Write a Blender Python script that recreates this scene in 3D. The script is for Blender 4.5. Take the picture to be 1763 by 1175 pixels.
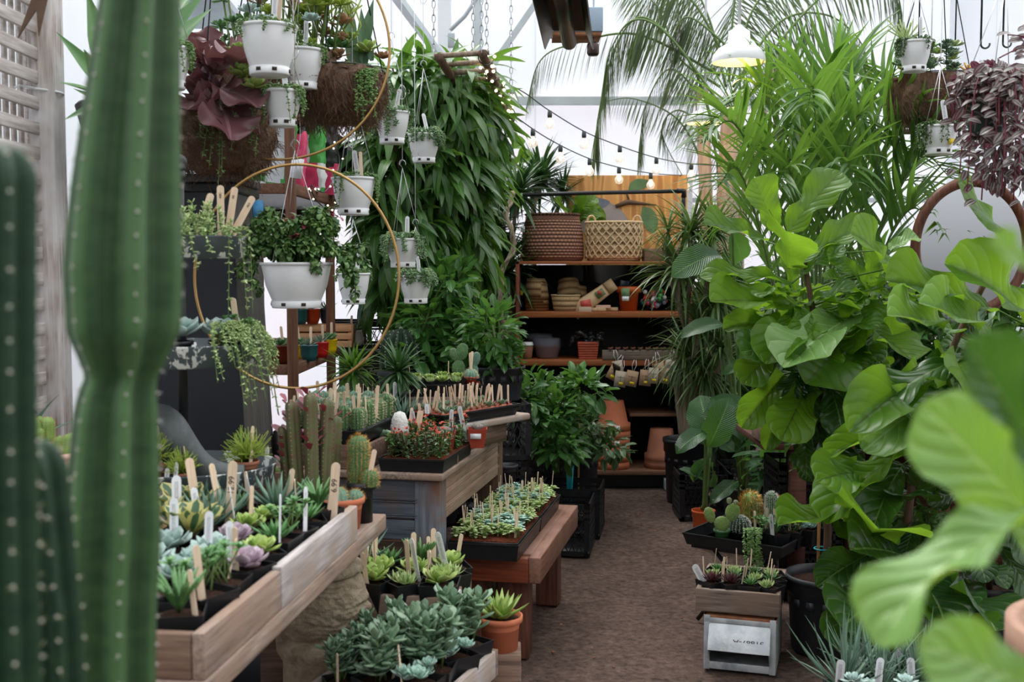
import bpy, math, random
import numpy as np
from mathutils import Vector, Matrix, Euler
for o in list(bpy.data.objects): bpy.data.objects.remove(o)
S = bpy.context.scene
COL = S.collection
# ---------------------------------------------------------------- camera
F = 1959.0; TILT = math.atan((587.5-455)/F); EYE = 1.5
cam = bpy.data.objects.new('camera', bpy.data.cameras.new('camera')); COL.objects.link(cam)
cam.location = (0, 0, EYE); cam.rotation_euler = (math.pi/2-TILT, 0, 0)
cam.data.sensor_width = 36; cam.data.lens = F/1763*36; cam.data.clip_start = .05
cam.data.dof.use_dof = True; cam.data.dof.focus_distance = 4.9; cam.data.dof.aperture_fstop = 4.8
S.camera = cam
# ---------------------------------------------------------------- sky: bright overcast daylight
W_ = bpy.data.worlds.new('overcast_sky'); S.world = W_; W_.use_nodes = True
nt = W_.node_tree; nt.nodes.clear()
tc = nt.nodes.new('ShaderNodeTexCoord'); sx = nt.nodes.new('ShaderNodeSeparateXYZ'); cr = nt.nodes.new('ShaderNodeValToRGB')
bg = nt.nodes.new('ShaderNodeBackground'); wo = nt.nodes.new('ShaderNodeOutputWorld')
mr = nt.nodes.new('ShaderNodeMapRange'); mr.inputs[1].default_value = -1; mr.inputs[2].default_value = 1
nt.links.new(tc.outputs['Generated'], sx.inputs[0]); nt.links.new(sx.outputs[2], mr.inputs[0])
nt.links.new(mr.outputs[0], cr.inputs[0]); nt.links.new(cr.outputs[0], bg.inputs[0])
my = nt.nodes.new('ShaderNodeMapRange'); my.inputs[1].default_value = -.8; my.inputs[2].default_value = .6; my.inputs[3].default_value = 1.0; my.inputs[4].default_value = 2.5
nt.links.new(sx.outputs[1], my.inputs[0]); nt.links.new(my.outputs[0], bg.inputs[1]); nt.links.new(bg.outputs[0], wo.inputs[0])
e = cr.color_ramp.elements
e[0].position = 0; e[0].color = (.10, .10, .10, 1); e[1].position = 1; e[1].color = (1, 1, 1.02, 1)
a = e.new(.49); a.color = (.14, .14, .14, 1); a = e.new(.53); a.color = (.36, .37, .39, 1); a = e.new(.75); a.color = (.80, .82, .84, 1)
bg.inputs[1].default_value = 1.55
def sunlamp():
    l = bpy.data.lights.new('sun', 'SUN'); l.energy = 1.3; l.angle = math.radians(25); l.color = (1, .985, .96)
    o = bpy.data.objects.new('sun', l); COL.objects.link(o)
    o.rotation_euler = Vector((-.30, .45, .85)).to_track_quat('Z', 'Y').to_euler()
sunlamp()
S.view_settings.view_transform = 'Standard'; S.view_settings.look = 'None'
S.view_settings.exposure = 0.62; S.view_settings.gamma = 1; S.view_settings.use_curve_mapping = False
try:
    S.cycles.max_bounces = 8; S.cycles.transparent_max_bounces = 12; S.cycles.diffuse_bounces = 4
    S.cycles.transmission_bounces = 5; S.cycles.caustics_reflective = False; S.cycles.caustics_refractive = False
    S.cycles.use_denoising = True
except Exception: pass
# ---------------------------------------------------------------- small maths
R = random.Random(7); NR = np.random.RandomState(7)
PI = math.pi
def ray(px, py):
    u = (px-881.5)/F; v = (587.5-py)/F; c, s = math.cos(TILT), math.sin(TILT)
    return np.array((u, c+v*s, v*c-s))
def P(px, py, Y):                       # a point of the place seen at that pixel, Y metres into the greenhouse
    d = ray(px, py); k = Y/d[1]; return np.array((d[0]*k, Y, EYE+d[2]*k))
def WZ(px, py, z):                      # a point at height z
    d = ray(px, py); k = (z-EYE)/d[2]; return np.array((d[0]*k, d[1]*k, z))
def nrm(v): v = np.asarray(v, float); return v/(np.linalg.norm(v, axis=-1, keepdims=True)+1e-9)
def frames(d, up=(0, 0, 1), roll=None):
    """columns side, dir, normal for N directions"""
    d = nrm(np.atleast_2d(d)); up = np.broadcast_to(np.asarray(up, float), d.shape)
    s = np.cross(d, up); bad = np.linalg.norm(s, axis=1) < 1e-3; s[bad] = (1, 0, 0); s = nrm(s); n = np.cross(s, d)
    if roll is not None:
        c = np.cos(roll)[:, None]; si = np.sin(roll)[:, None]; s, n = s*c+n*si, n*c-s*si
    return np.stack([s, d, n], axis=2)
def rdir(n, zlo=-1, zhi=1, rs=NR):
    z = rs.uniform(zlo, zhi, n); a = rs.uniform(0, 2*PI, n); r = np.sqrt(1-z*z)
    return np.stack([r*np.cos(a), r*np.sin(a), z], 1)
def spline(pts, n=24):
    p = np.array(pts, float); m = len(p)
    if m == 2: return p[0]+(p[1]-p[0])*np.linspace(0, 1, n)[:, None]
    q = np.vstack([2*p[0]-p[1], p, 2*p[-1]-p[-2]]); out = []
    for t in np.linspace(0, m-1-1e-6, n):
        i = int(t); f = t-i; a, b, c, d = q[i], q[i+1], q[i+2], q[i+3]
        out.append(.5*((2*b)+(-a+c)*f+(2*a-5*b+4*c-d)*f*f+(-a+3*b-3*c+d)*f**3))
    return np.array(out)
# ---------------------------------------------------------------- mesh builder
class MB:
    def __init__(s): s.v = []; s.uv = []; s.q = []; s.t = []; s.qm = []; s.tm = []; s.n = 0
    def add(s, v, q=None, t=None, uv=None, m=0):
        v = np.asarray(v, float).reshape(-1, 3); s.v.append(v)
        s.uv.append(np.zeros((len(v), 2)) if uv is None else np.asarray(uv, float).reshape(-1, 2))
        if q is not None and len(q): q = np.asarray(q, int); s.q.append(q+s.n); s.qm.append(np.full(len(q), m))
        if t is not None and len(t): t = np.asarray(t, int); s.t.append(t+s.n); s.tm.append(np.full(len(t), m))
        s.n += len(v); return s
    def grid(s, G, cu=False, cv=False, m=0, uv=None):
        G = np.asarray(G, float); a, b = G.shape[:2]
        I = np.arange(a*b).reshape(a, b)
        if cu: I = np.vstack([I, I[:1]])
        if cv: I = np.hstack([I, I[:, :1]])
        q = np.stack([I[:-1, :-1], I[:-1, 1:], I[1:, 1:], I[1:, :-1]], -1).reshape(-1, 4)
        if uv is None:
            U, V = np.meshgrid(np.linspace(0, 1, a), np.linspace(0, 1, b), indexing='ij'); uv = np.stack([V, U], -1)
        return s.add(G, q, uv=uv, m=m)
    def inst(s, leaf, Rm, pos, scale=None, m=0):
        """leaf=(verts,quads,uv) copied at N places"""
        v, q, uv = leaf; Rm = np.asarray(Rm, float); pos = np.asarray(pos, float).reshape(-1, 3); N = len(pos)
        if N == 0: return s
        vv = np.einsum('nij,kj->nki', Rm, v)
        if scale is not None: vv = vv*np.asarray(scale, float).reshape(-1, 1, 1)
        vv = vv+pos[:, None, :]; K = len(v)
        qq = (q[None]+(np.arange(N)*K)[:, None, None]).reshape(-1, 4)
        return s.add(vv.reshape(-1, 3), qq, uv=np.tile(uv, (N, 1)), m=m)
    def box(s, c, size, rot=None, m=0, taper=1.0):
        x, y, z = np.array(size)/2.; b = taper
        v = np.array([(-x*b, -y*b, -z), (x*b, -y*b, -z), (x*b, y*b, -z), (-x*b, y*b, -z), (-x, -y, z), (x, -y, z), (x, y, z), (-x, y, z)])
        if rot is not None: v = v@np.array(Euler(rot).to_matrix()).T
        return s.add(v+np.array(c), [(0, 3, 2, 1), (4, 5, 6, 7), (0, 1, 5, 4), (1, 2, 6, 5), (2, 3, 7, 6), (3, 0, 4, 7)], m=m)
    def bar(s, a, b, w, h, m=0):            # a square bar from a to b
        a = np.array(a, float); b = np.array(b, float); L = np.linalg.norm(b-a); f = frames(b-a)[0]
        v = np.array([(i*w/2, j, k*h/2) for j in (0, L) for k in (-1, 1) for i in (-1, 1)])@f.T+a
        return s.add(v, [(0, 1, 3, 2), (4, 6, 7, 5), (0, 4, 5, 1), (2, 3, 7, 6), (0, 2, 6, 4), (1, 5, 7, 3)], m=m)
    def tube(s, pts, r, n=8, m=0, cap=True, closed=False):
        p = np.array(pts, float); k = len(p); r = np.broadcast_to(np.asarray(r, float), (k,)).copy()
        d = np.gradient(p, axis=0)
        if closed: d = np.roll(p, -1, 0)-np.roll(p, 1, 0)
        d = nrm(d); up = np.array((0, 0, 1.)) if abs(d[0][2]) < .9 else np.array((0, 1., 0)); x = nrm(np.cross(d[0], up)); X = []
        for i in range(k):
            x = nrm(x-d[i]*np.dot(x, d[i])); X.append(x)
        X = np.array(X); Y = np.cross(d, X); A = np.linspace(0, 2*PI, n, endpoint=False)
        G = p[:, None]+r[:, None, None]*(X[:, None]*np.cos(A)[None, :, None]+Y[:, None]*np.sin(A)[None, :, None])
        if cap and not closed: G = np.concatenate([p[:1, None]+0*G[:1], G, p[-1:, None]+0*G[:1]])
        return s.grid(G, cu=closed, cv=True, m=m)
    def lathe(s, prof, n=24, c=(0, 0, 0), sx=1, sy=1, m=0, rib=None):
        pr = np.array(prof, float); A = np.linspace(0, 2*PI, n, endpoint=False)
        rr = pr[:, 0][:, None]*(np.ones(n)[None] if rib is None else rib(A)[None])
        G = np.stack([rr*np.cos(A)*sx+c[0], rr*np.sin(A)*sy+c[1], np.broadcast_to(pr[:, 1][:, None]+c[2], rr.shape)], -1)
        U, V = np.meshgrid(np.linspace(0, 1, len(pr)), np.linspace(0, 1, n), indexing='ij')
        return s.grid(G, cv=True, m=m, uv=np.stack([V, U], -1))
    def ball(s, c, r, n=12, m=0, sc=(1, 1, 1)):
        a = np.linspace(0, PI, n//2+1); pr = [(math.sin(t)*r, -math.cos(t)*r*sc[2]) for t in a]
        return s.lathe(pr, n, c, sc[0], sc[1], m)
    def mesh(s, name, mats, smooth=True):
        me = bpy.data.meshes.new(name); v = np.concatenate(s.v); uv = np.concatenate(s.uv)
        nq = sum(len(x) for x in s.q); ntr = sum(len(x) for x in s.t)
        Q = np.concatenate(s.q).reshape(-1) if s.q else np.zeros(0, int); T = np.concatenate(s.t).reshape(-1) if s.t else np.zeros(0, int)
        loops = np.concatenate([Q, T]).astype(np.int32)
        me.vertices.add(len(v)); me.vertices.foreach_set('co', v.astype(np.float32).ravel())
        me.loops.add(len(loops)); me.loops.foreach_set('vertex_index', loops)
        me.polygons.add(nq+ntr)
        st = np.concatenate([np.arange(nq)*4, nq*4+np.arange(ntr)*3]).astype(np.int32)
        me.polygons.foreach_set('loop_start', st)
        me.polygons.foreach_set('loop_total', np.concatenate([np.full(nq, 4), np.full(ntr, 3)]).astype(np.int32))
        mi = np.concatenate(s.qm+s.tm) if (s.qm or s.tm) else np.zeros(0, int)
        me.polygons.foreach_set('material_index', mi.astype(np.int32))
        me.polygons.foreach_set('use_smooth', np.full(nq+ntr, smooth))
        u = me.uv_layers.new(name='UVMap'); u.data.foreach_set('uv', uv[loops].astype(np.float32).ravel())
        for mt in (mats if isinstance(mats, (list, tuple)) else [mats]): me.materials.append(mt)
        me.validate(); me.update(); return me
    def build(s, name, mats, parent=None, smooth=True, bevel=0, loc=None, label=None):
        return put(name, s.mesh(name, mats, smooth), parent, bevel, loc, label=label)
def put(name, me, parent=None, bevel=0, loc=None, rot=None, label=None):
    o = bpy.data.objects.new(name, me); COL.objects.link(o)
    if parent is not None: o.parent = parent
    if loc is not None: o.location = [float(x) for x in loc]
    if rot is not None: o.rotation_euler = rot
    if bevel:
        b = o.modifiers.new('bevel', 'BEVEL'); b.width = bevel; b.segments = 2; b.limit_method = 'ANGLE'; b.angle_limit = math.radians(40)
    if label: o['label'] = label
    return o
def tag(o, label, cat, group=None, kind=None):
    o['label'] = label; o['category'] = cat
    if group: o['group'] = group
    if kind: o['kind'] = kind
    return o
def thing(name, label, cat, loc=(0, 0, 0), rz=0, group=None, scale=1, rot=None):
    o = bpy.data.objects.new(name, None); COL.objects.link(o); o.empty_display_size = .05
    o.location = [float(x) for x in loc]; o.rotation_euler = rot if rot is not None else (0, 0, rz); o.scale = (scale,)*3
    return tag(o, label, cat, group)
def struct(name, o, label=None):
    o.name = name; o['kind'] = 'structure'
    if label: o['label'] = label
    return o
class Spec:
    """a kind of thing: list of (part name, mesh, [sub-parts]); make() gives one new thing made of new part objects"""
    def __init__(s, name, cat, parts): s.name = name; s.cat = cat; s.parts = parts
    def make(s, label, loc, rz=0, scale=1, group=None, rot=None, extra=()):
        if len(s.parts) == 1 and not extra:
            o = put(s.name, s.parts[0][1]); o.location = [float(x) for x in loc]; o.scale = (scale,)*3
            o.rotation_euler = rot if rot is not None else (0, 0, rz); return tag(o, label, s.cat, group)
        r = thing(s.name, label, s.cat, loc, rz, group, scale, rot)
        for p in s.parts:
            o = put(p[0], p[1], r)
            for q in (p[2] if len(p) > 2 else ()): put(q[0], q[1], o)
        for (nm, me, l, ro) in extra: put(nm, me, r, loc=l, rot=ro)
        return r
# ---------------------------------------------------------------- materials
class NT:
    def __init__(s, name):
        s.m = bpy.data.materials.new(name); s.m.use_nodes = True; s.t = s.m.node_tree; s.t.nodes.clear()
        s.out = s.t.nodes.new('ShaderNodeOutputMaterial')
    def n(s, typ, **kw):
        x = s.t.nodes.new('ShaderNode'+typ)
        for k, v in kw.items():
            if k.startswith('i_'):
                key = k[2:]; key = int(key) if key.isdigit() else key.replace('_', ' '); s.set(x.inputs[key], v)
            else: setattr(x, k, v)
        return x
    def set(s, inp, v):
        if isinstance(v, bpy.types.NodeSocket): s.t.links.new(v, inp)
        elif isinstance(v, (tuple, list)) and len(v) == 3 and inp.type == 'RGBA': inp.default_value = (*v, 1)
        else: inp.default_value = v
    def math(s, op, a, b=0.0, c=None):
        x = s.n('Math', operation=op); s.set(x.inputs[0], a); s.set(x.inputs[1], b)
        if c is not None: s.set(x.inputs[2], c)
        return x.outputs[0]
    def mix(s, f, a, b, mode='MIX'):
        x = s.n('Mix', data_type='RGBA', blend_type=mode); s.set(x.inputs[0], f); s.set(x.inputs[6], a); s.set(x.inputs[7], b); return x.outputs[2]
    def coord(s, scale=(1, 1, 1), which='Object'):
        c = s.n('TexCoord'); m = s.n('Mapping'); m.inputs['Scale'].default_value = scale
        s.t.links.new(c.outputs[which], m.inputs[0]); return m.outputs[0]
    def noise(s, vec, sc, det=4, rough=.55):
        return s.n('TexNoise', i_Vector=vec, i_Scale=sc, i_Detail=det, i_Roughness=rough).outputs[0]
    def ramp(s, f, pts):
        x = s.n('ValToRGB'); s.set(x.inputs[0], f); e = x.color_ramp.elements
        e[0].position = pts[0][0]; e[0].color = (*pts[0][1], 1); e[1].position = pts[-1][0]; e[1].color = (*pts[-1][1], 1)
        for p, c in pts[1:-1]: a = e.new(p); a.color = (*c, 1)
        return x.outputs[0]
    def bump(s, h, st=.3, d=.01):
        return s.n('Bump', i_Height=h, i_Strength=st, i_Distance=d).outputs[0]
    def pbr(s, col, rough=.5, normal=None, metal=0, **kw):
        p = s.n('BsdfPrincipled'); s.set(p.inputs['Base Color'], col); s.set(p.inputs['Roughness'], rough); p.inputs['Metallic'].default_value = metal
        if normal is not None: s.set(p.inputs['Normal'], normal)
        for k, v in kw.items(): s.set(p.inputs[k.replace('_', ' ')], v)
        return p.outputs[0]
    def end(s, sh): s.t.links.new(sh, s.out.inputs[0]); return s.m
def srgb(r, g, b): return tuple(((c/255)/12.92 if c/255 <= .04045 else ((c/255+.055)/1.055)**2.4) for c in (r, g, b))
def plain(name, col, rough=.5, var=.15, ns=30, bump=0, metal=0, spec=.5):
    T = NT(name); v = T.coord(); n = T.noise(v, ns)
    c = T.ramp(n, [(.3, tuple(x*(1-var) for x in col)), (.7, tuple(min(1, x*(1+var)) for x in col))])
    return T.end(T.pbr(c, rough, T.bump(n, bump) if bump else None, metal, Specular_IOR_Level=spec))
def leafm(name, c1, c2, rough=.38, tr=.3, vein=None, vw=.03, lat=0, old=None, spec=.5, under=None, stripe=None, tcol=None):
    T = NT(name); g = T.n('NewGeometry'); oi = T.n('ObjectInfo'); uvn = T.n('TexCoord')
    sx = T.n('SeparateXYZ', i_0=uvn.outputs['UV']); U, V = sx.outputs[0], sx.outputs[1]
    rnd = g.outputs['Random Per Island']; col = T.mix(rnd, c1, c2)
    if old: col = T.mix(T.math('GREATER_THAN', T.math('FRACT', T.math('MULTIPLY', rnd, 7.31)), .96), col, old)
    d = T.math('ABSOLUTE', T.math('SUBTRACT', U, .5)); nor = None
    if under: col = T.mix(g.outputs['Backfacing'], col, under)
    if stripe:      # pale stripes beside the midrib
        m1 = T.math('MULTIPLY', T.math('GREATER_THAN', d, .1), T.math('LESS_THAN', d, .33)); col = T.mix(m1, col, stripe)
    if vein:
        mk = T.math('LESS_THAN', d, vw)
        if lat:
            w = T.math('FRACT', T.math('MULTIPLY', T.math('SUBTRACT', V, T.math('MULTIPLY', d, .55)), lat))
            w2 = T.math('LESS_THAN', T.math('ABSOLUTE', T.math('SUBTRACT', w, .5)), .035)
            mk = T.math('MAXIMUM', mk, T.math('MULTIPLY', w2, .55))
            hgt = T.math('SMOOTH_MIN', T.math('ABSOLUTE', T.math('SUBTRACT', w, .5)), .25, .2); nor = T.bump(hgt, .6, .016)
        col = T.mix(mk, col, vein)
    hs = T.n('HueSaturation', i_Color=col); T.set(hs.inputs['Value'], T.math('ADD', .88, T.math('MULTIPLY', oi.outputs['Random'], .24)))
    col = hs.outputs[0]
    p = T.pbr(col, rough, nor, Specular_IOR_Level=spec)
    t = T.n('BsdfTranslucent', i_Color=T.mix(1, col, tcol or (1, 1, .55), 'MULTIPLY') if not tcol else tcol)
    x = T.n('MixShader', i_0=tr, i_1=p, i_2=t.outputs[0]); return T.end(x.outputs[0])
def woodm(name, c1, c2, axis=0, rough=.75, sc=1.0, c3=None, planks=0, bump=.25, chips=None):
    T = NT(name); s = [26*sc]*3; s[axis] = 1.6*sc; v = T.coord(tuple(s))
    n = T.noise(v, 3.0, 6, .6); n2 = T.noise(T.coord(), 5*sc, 3); oi = T.n('ObjectInfo')
    c = T.ramp(n, [(.3, c1), (.52, tuple((x+y)/2 for x, y in zip(c1, c2))), (.72, c2)])
    if c3: c = T.mix(T.ramp(n2, [(.42, (0, 0, 0)), (.62, (1, 1, 1))]), c, c3)
    if chips: c = T.mix(T.ramp(T.noise(T.coord((1, 1, 2.2)), 16, 5, .7), [(.5, (0, 0, 0)), (.56, (1, 1, 1))]), c, chips)
    return T.end(T.pbr(c, rough, T.bump(n, bump, .004), Specular_IOR_Level=.3))
G = srgb
M = {}
M['white_plastic'] = plain('white_plastic', (.80, .81, .82), .38, .02)
M['black_plastic'] = plain('black_plastic', (.012, .013, .015), .38, .3, 20, spec=.4)
M['dull_black_plastic'] = plain('dull_black_plastic', (.028, .030, .036), .5, .35, 14, .1)
M['hole'] = plain('shadowed_slot', (.03, .02, .015), .8)
M['terracotta'] = plain('terracotta', G(196, 116, 84), .82, .12, 9, .1, spec=.2)
M['pale_terracotta'] = plain('aged_terracotta', G(168, 112, 88), .85, .18, 9, .1, spec=.2)
M['orange_plastic'] = plain('orange_plastic', G(205, 92, 40), .42, .06)
M['red_brown_plastic'] = plain('red_brown_plastic', G(176, 78, 52), .45, .08)
M['red_plastic'] = plain('brick_red_plastic', G(160, 60, 42), .45, .1)
M['green_plastic'] = plain('green_plastic', G(60, 100, 62), .4, .1)
M['dark_green_plastic'] = plain('dark_green_plastic', G(38, 68, 62), .42, .1)
for nm, c in dict(teal=(38, 92, 96), red=(190, 34, 34), yellow=(222, 190, 20), orange=(178, 62, 24), maroon=(96, 34, 22), slate=(40, 50, 62), cream=(205, 200, 188)).items():
    M['glaze_'+nm] = plain(nm+'_glaze', G(*c), .2, .08, 8)
M['pink_clay'] = plain('pale_pink_clay', G(222, 182, 164), .8, .06)
def soilm(name, a, b, sc):
    T = NT(name); v = T.coord(); n = T.noise(v, sc, 6, .7); n2 = T.noise(v, sc*.15, 3)
    c = T.mix(T.ramp(n2, [(.35, (0, 0, 0)), (.65, (1, 1, 1))]), T.ramp(n, [(.3, a), (.7, b)]), T.ramp(n, [(.3, tuple(x*.8 for x in a)), (.75, tuple(x*.85 for x in b))]))
    return T.end(T.pbr(c, .95, T.bump(n, .9, .02), Specular_IOR_Level=.15))
M['dirt'] = soilm('trodden_dirt', G(68, 55, 49), G(130, 109, 98), 34)
M['soil'] = soilm('potting_soil', G(40, 26, 20), G(92, 62, 48), 110)
M['red_soil'] = soilm('red_bark_soil', G(70, 32, 20), G(150, 80, 54), 110)
M['gravel'] = soilm('pale_gravel', G(120, 112, 105), G(226, 220, 212), 160)
M['stick'] = woodm('birch_stick', G(222, 194, 166), G(242, 220, 194), 2, .7, 3, bump=.05)
M['bamboo'] = woodm('bamboo_cane', G(170, 120, 74), G(214, 166, 112), 2, .5, 1)
def paper():
    T = NT('printed_label'); s = T.n('SeparateXYZ', i_0=T.n('TexCoord').outputs['UV']); U, V = s.outputs[0], s.outputs[1]
    n = T.noise(T.coord((1, 1, 6), 'Object'), 500, 2)
    band = T.math('MULTIPLY', T.math('LESS_THAN', T.math('ABSOLUTE', T.math('SUBTRACT', U, .5)), .22), T.math('GREATER_THAN', T.math('FRACT', T.math('MULTIPLY', U, 9)), .45))
    band = T.math('MULTIPLY', band, T.math('GREATER_THAN', n, .48)); band = T.math('MULTIPLY', band, T.math('MULTIPLY', T.math('GREATER_THAN', V, .45), T.math('LESS_THAN', V, .9)))
    return T.end(T.pbr(T.mix(band, (.84, .85, .88), (.08, .08, .1)), .45))
M['label'] = paper()
M['ink'] = plain('black_ink', (.02, .018, .016), .7)
M['white_paint'] = plain('white_paint', (.80, .82, .84), .5, .04, 4)
M['grey_steel'] = plain('grey_painted_steel', G(176, 182, 188), .45, .08, 6)
M['galv_beam'] = plain('galvanised_beam', G(196, 204, 206), .4, .08, 5, metal=.3)
M['brass'] = plain('brass_wire', G(176, 140, 86), .35, .1, metal=.75)
M['wire'] = plain('steel_wire', G(190, 192, 195), .3, .1, metal=.85)
M['dark_wire'] = plain('dark_cable', (.03, .04, .04), .5)
M['iron'] = plain('black_iron', (.018, .018, .02), .45, .2, 8, .1, metal=.3)
M['blue_black_metal'] = plain('blue_black_sheet_metal', G(36, 39, 46), .5, .18, 3, .03, metal=.15)
M['grey_black_metal'] = woodm('worn_grey_black_metal', G(62, 60, 60), G(92, 88, 86), 2, .5, .35, bump=.05)
def galv(name, base, chip, lo, hi):
    T = NT(name); v = T.coord((1, 1, .75)); n = T.noise(v, 17, 5, .62); n2 = T.noise(v, 9, 3)
    c = T.ramp(n2, [(.3, tuple(x*.75 for x in base)), (.7, tuple(x*1.25 for x in base))])
    k = T.ramp(n, [(lo, (0, 0, 0)), (hi, (1, 1, 1))]); c = T.mix(k, c, chip)
    return T.end(T.pbr(c, .5, T.bump(k, .3, .003), .25))
M['chipped_metal'] = galv('zinc_with_chipped_white_paint', G(84, 94, 98), G(232, 234, 232), .545, .56)
M['zinc'] = galv('dark_zinc', G(92, 98, 98), G(120, 126, 126), .5, .7)
M['box_metal'] = galv('pale_painted_sheet_metal', G(176, 184, 190), G(212, 218, 222), .4, .6)
M['box_front'] = galv('white_worn_sheet_metal', G(206, 214, 220), G(228, 233, 237), .4, .6)
M['rust'] = plain('rust', G(150, 98, 68), .85, .35, 30, .3)
M['stone'] = soilm('carved_limestone', G(128, 112, 92), G(192, 176, 152), 22)
M['coir'] = None
T = NT('coconut_fibre'); v = T.coord((1, 1, .35)); n = T.noise(v, 60, 8, .75); n2 = T.noise(T.coord(), 4, 3)
c = T.mix(T.ramp(n2, [(.4, (0, 0, 0)), (.62, (1, 1, 1))]), T.ramp(n, [(.3, G(92, 62, 46)), (.7, G(184, 140, 112))]), T.ramp(n, [(.3, G(134, 104, 86)), (.7, G(218, 188, 164))]))
M['coir'] = T.end(T.pbr(c, .95, T.bump(n, 1, .03), Specular_IOR_Level=.1))
M['grey_wood_x'] = woodm('weathered_plank_along_x', G(88, 74, 66), G(166, 150, 138), 0, .85, 1, c3=G(130, 110, 96), bump=.5)
M['grey_wood_y'] = woodm('weathered_plank_along_y', G(98, 80, 70), G(178, 160, 146), 1, .85, 1, c3=G(148, 124, 108), bump=.5)
M['pale_wood_y'] = woodm('silver_weathered_plank', G(138, 130, 128), G(200, 194, 192), 1, .85, 1, c3=G(166, 148, 134))
M['lattice_wood'] = woodm('lattice_slat_wood', G(160, 150, 144), G(222, 216, 212), 1, .85, 1)
M['lattice_post'] = woodm('whitewashed_post', G(142, 122, 108), G(226, 222, 222), 2, .85, 1, c3=G(216, 214, 214))
M['blue_wood_x'] = woodm('blue_grey_flaking_boards', G(58, 66, 76), G(104, 112, 124), 0, .7, 1, c3=G(96, 86, 84), chips=None)
M['blue_wood_z'] = woodm('blue_grey_flaking_post', G(84, 92, 104), G(130, 136, 144), 2, .75, 1, c3=G(112, 84, 68))
M['tan_wood_y'] = woodm('scraped_tan_boards', G(122, 96, 80), G(178, 150, 130), 1, .8, 1, c3=G(158, 134, 118))
M['box_wood_x'] = woodm('brown_box_board', G(84, 64, 54), G(142, 116, 100), 0, .8, 1)
M['bench_wood_y'] = woodm('stained_redwood_top', G(104, 68, 54), G(150, 108, 90), 1, .55, 1, c3=G(140, 104, 88))
M['bench_wood_x'] = woodm('stained_redwood_end', G(98, 46, 28), G(144, 76, 50), 0, .45, 1)
M['bench_wood_z'] = woodm('stained_redwood_leg', G(78, 46, 36), G(124, 78, 64), 2, .55, 1)
M['shelf_wood_x'] = woodm('orange_stained_shelf_board', G(140, 78, 42), G(178, 108, 64), 0, .5, .8)
M['shelf_wood_z'] = woodm('red_brown_shelf_side', G(112, 52, 36), G(150, 78, 56), 2, .55, .8)
M['shelf_bottom'] = woodm('worn_brown_board', G(104, 70, 52), G(150, 112, 88), 0, .65, .8)
M['shelf_black'] = plain('black_painted_back', (.008, .008, .009), .7, .3, 4)
M['stand_wood_z'] = woodm('rusty_brown_post', G(82, 52, 38), G(120, 84, 64), 2, .75, 1)
M['stand_wood_y'] = woodm('rusty_brown_rail', G(88, 58, 44), G(128, 92, 74), 1, .75, 1)
M['red_fence'] = woodm('dark_red_brown_board', G(58, 32, 24), G(96, 58, 44), 0, .8, .8)
M['mirror_wood'] = woodm('walnut_frame', G(70, 38, 24), G(122, 76, 54), 2, .45, 1)
M['crate_wood'] = woodm('new_pine_slat', G(206, 148, 104), G(232, 182, 138), 0, .7, 1)
M['ply'] = None
T = NT('plywood'); v = T.coord((1, 1, .25)); w = T.n('TexWave', i_Vector=v, i_Scale=3.2, i_Distortion=9, i_Detail=3, i_Detail_Scale=1.3, bands_direction='X')
M['ply'] = T.end(T.pbr(T.ramp(w.outputs[1], [(.1, G(216, 156, 88)), (.6, G(232, 176, 104)), (.95, G(196, 130, 70))]), .6))
M['mural_green'] = plain('mural_green', G(104, 136, 92), .7, .25, 12)
M['mural_dark_green'] = plain('mural_dark_green', G(70, 102, 76), .7, .2, 12)
M['mural_brown'] = plain('mural_branch_brown', G(104, 82, 62), .7, .25, 16)
M['mural_grey'] = plain('mural_grey_violet', G(170, 158, 156), .7, .1, 6)
M['mural_blue'] = plain('mural_slate_blue', G(122, 128, 142), .7, .2, 10)
def poly(name, tint, tint2=None):
    T = NT(name); v = T.coord(); s = T.n('SeparateXYZ', i_0=v)
    fl = T.math('SINE', T.math('MULTIPLY', T.math('ADD', s.outputs[0], s.outputs[1]), 2*PI/.011)); n = T.noise(v, .7, 3)
    seam = T.math('LESS_THAN', T.math('ABSOLUTE', T.math('SUBTRACT', T.math('FRACT', T.math('MULTIPLY', T.math('ADD', s.outputs[0], s.outputs[1]), 1/1.22)), .5)), .006)
    c = T.mix(T.ramp(n, [(.35, (0, 0, 0)), (.7, (1, 1, 1))]), tint, tuple(x*.94 for x in tint))
    if tint2:
        far = T.math('MULTIPLY', T.math('LESS_THAN', s.outputs[2], 2.98), T.ramp(T.noise(T.coord((.6, .6, .6)), 1.1, 2), [(.38, (0, 0, 0)), (.6, (1, 1, 1))]))
        c = T.mix(far, c, tint2)
    c = T.mix(T.math('MULTIPLY', seam, .35), c, (.5, .52, .54))
    p = T.pbr(c, .35, T.bump(fl, .25, .002)); t = T.n('BsdfTranslucent', i_Color=c)
    return T.end(T.n('MixShader', i_0=.65, i_1=p, i_2=t.outputs[0]).outputs[0])
M['poly'] = poly('polycarbonate_sheet', (.93, .94, .975), (.93, .89, .92))
M['poly_side'] = poly('polycarbonate_side_sheet', (.93, .945, .97))
def emit(name, col, st):
    T = NT(name); return T.end(T.n('Emission', i_Color=col, i_Strength=st).outputs[0])
M['bulb_glow'] = emit('lit_filament_bulb', (1, .84, .6), 5)
M['fairy_glow'] = emit('lit_fairy_light', (1, .80, .50), 5)
M['lamp_bulb'] = emit('lit_lamp_bulb', (1, .72, .28), 4)
T = NT('clear_bulb_glass'); M['bulb_glass'] = T.end(T.n('MixShader', i_0=.55, i_1=T.pbr((.95, .9, .85), .08), i_2=T.n('BsdfTransparent').outputs[0]).outputs[0])
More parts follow.
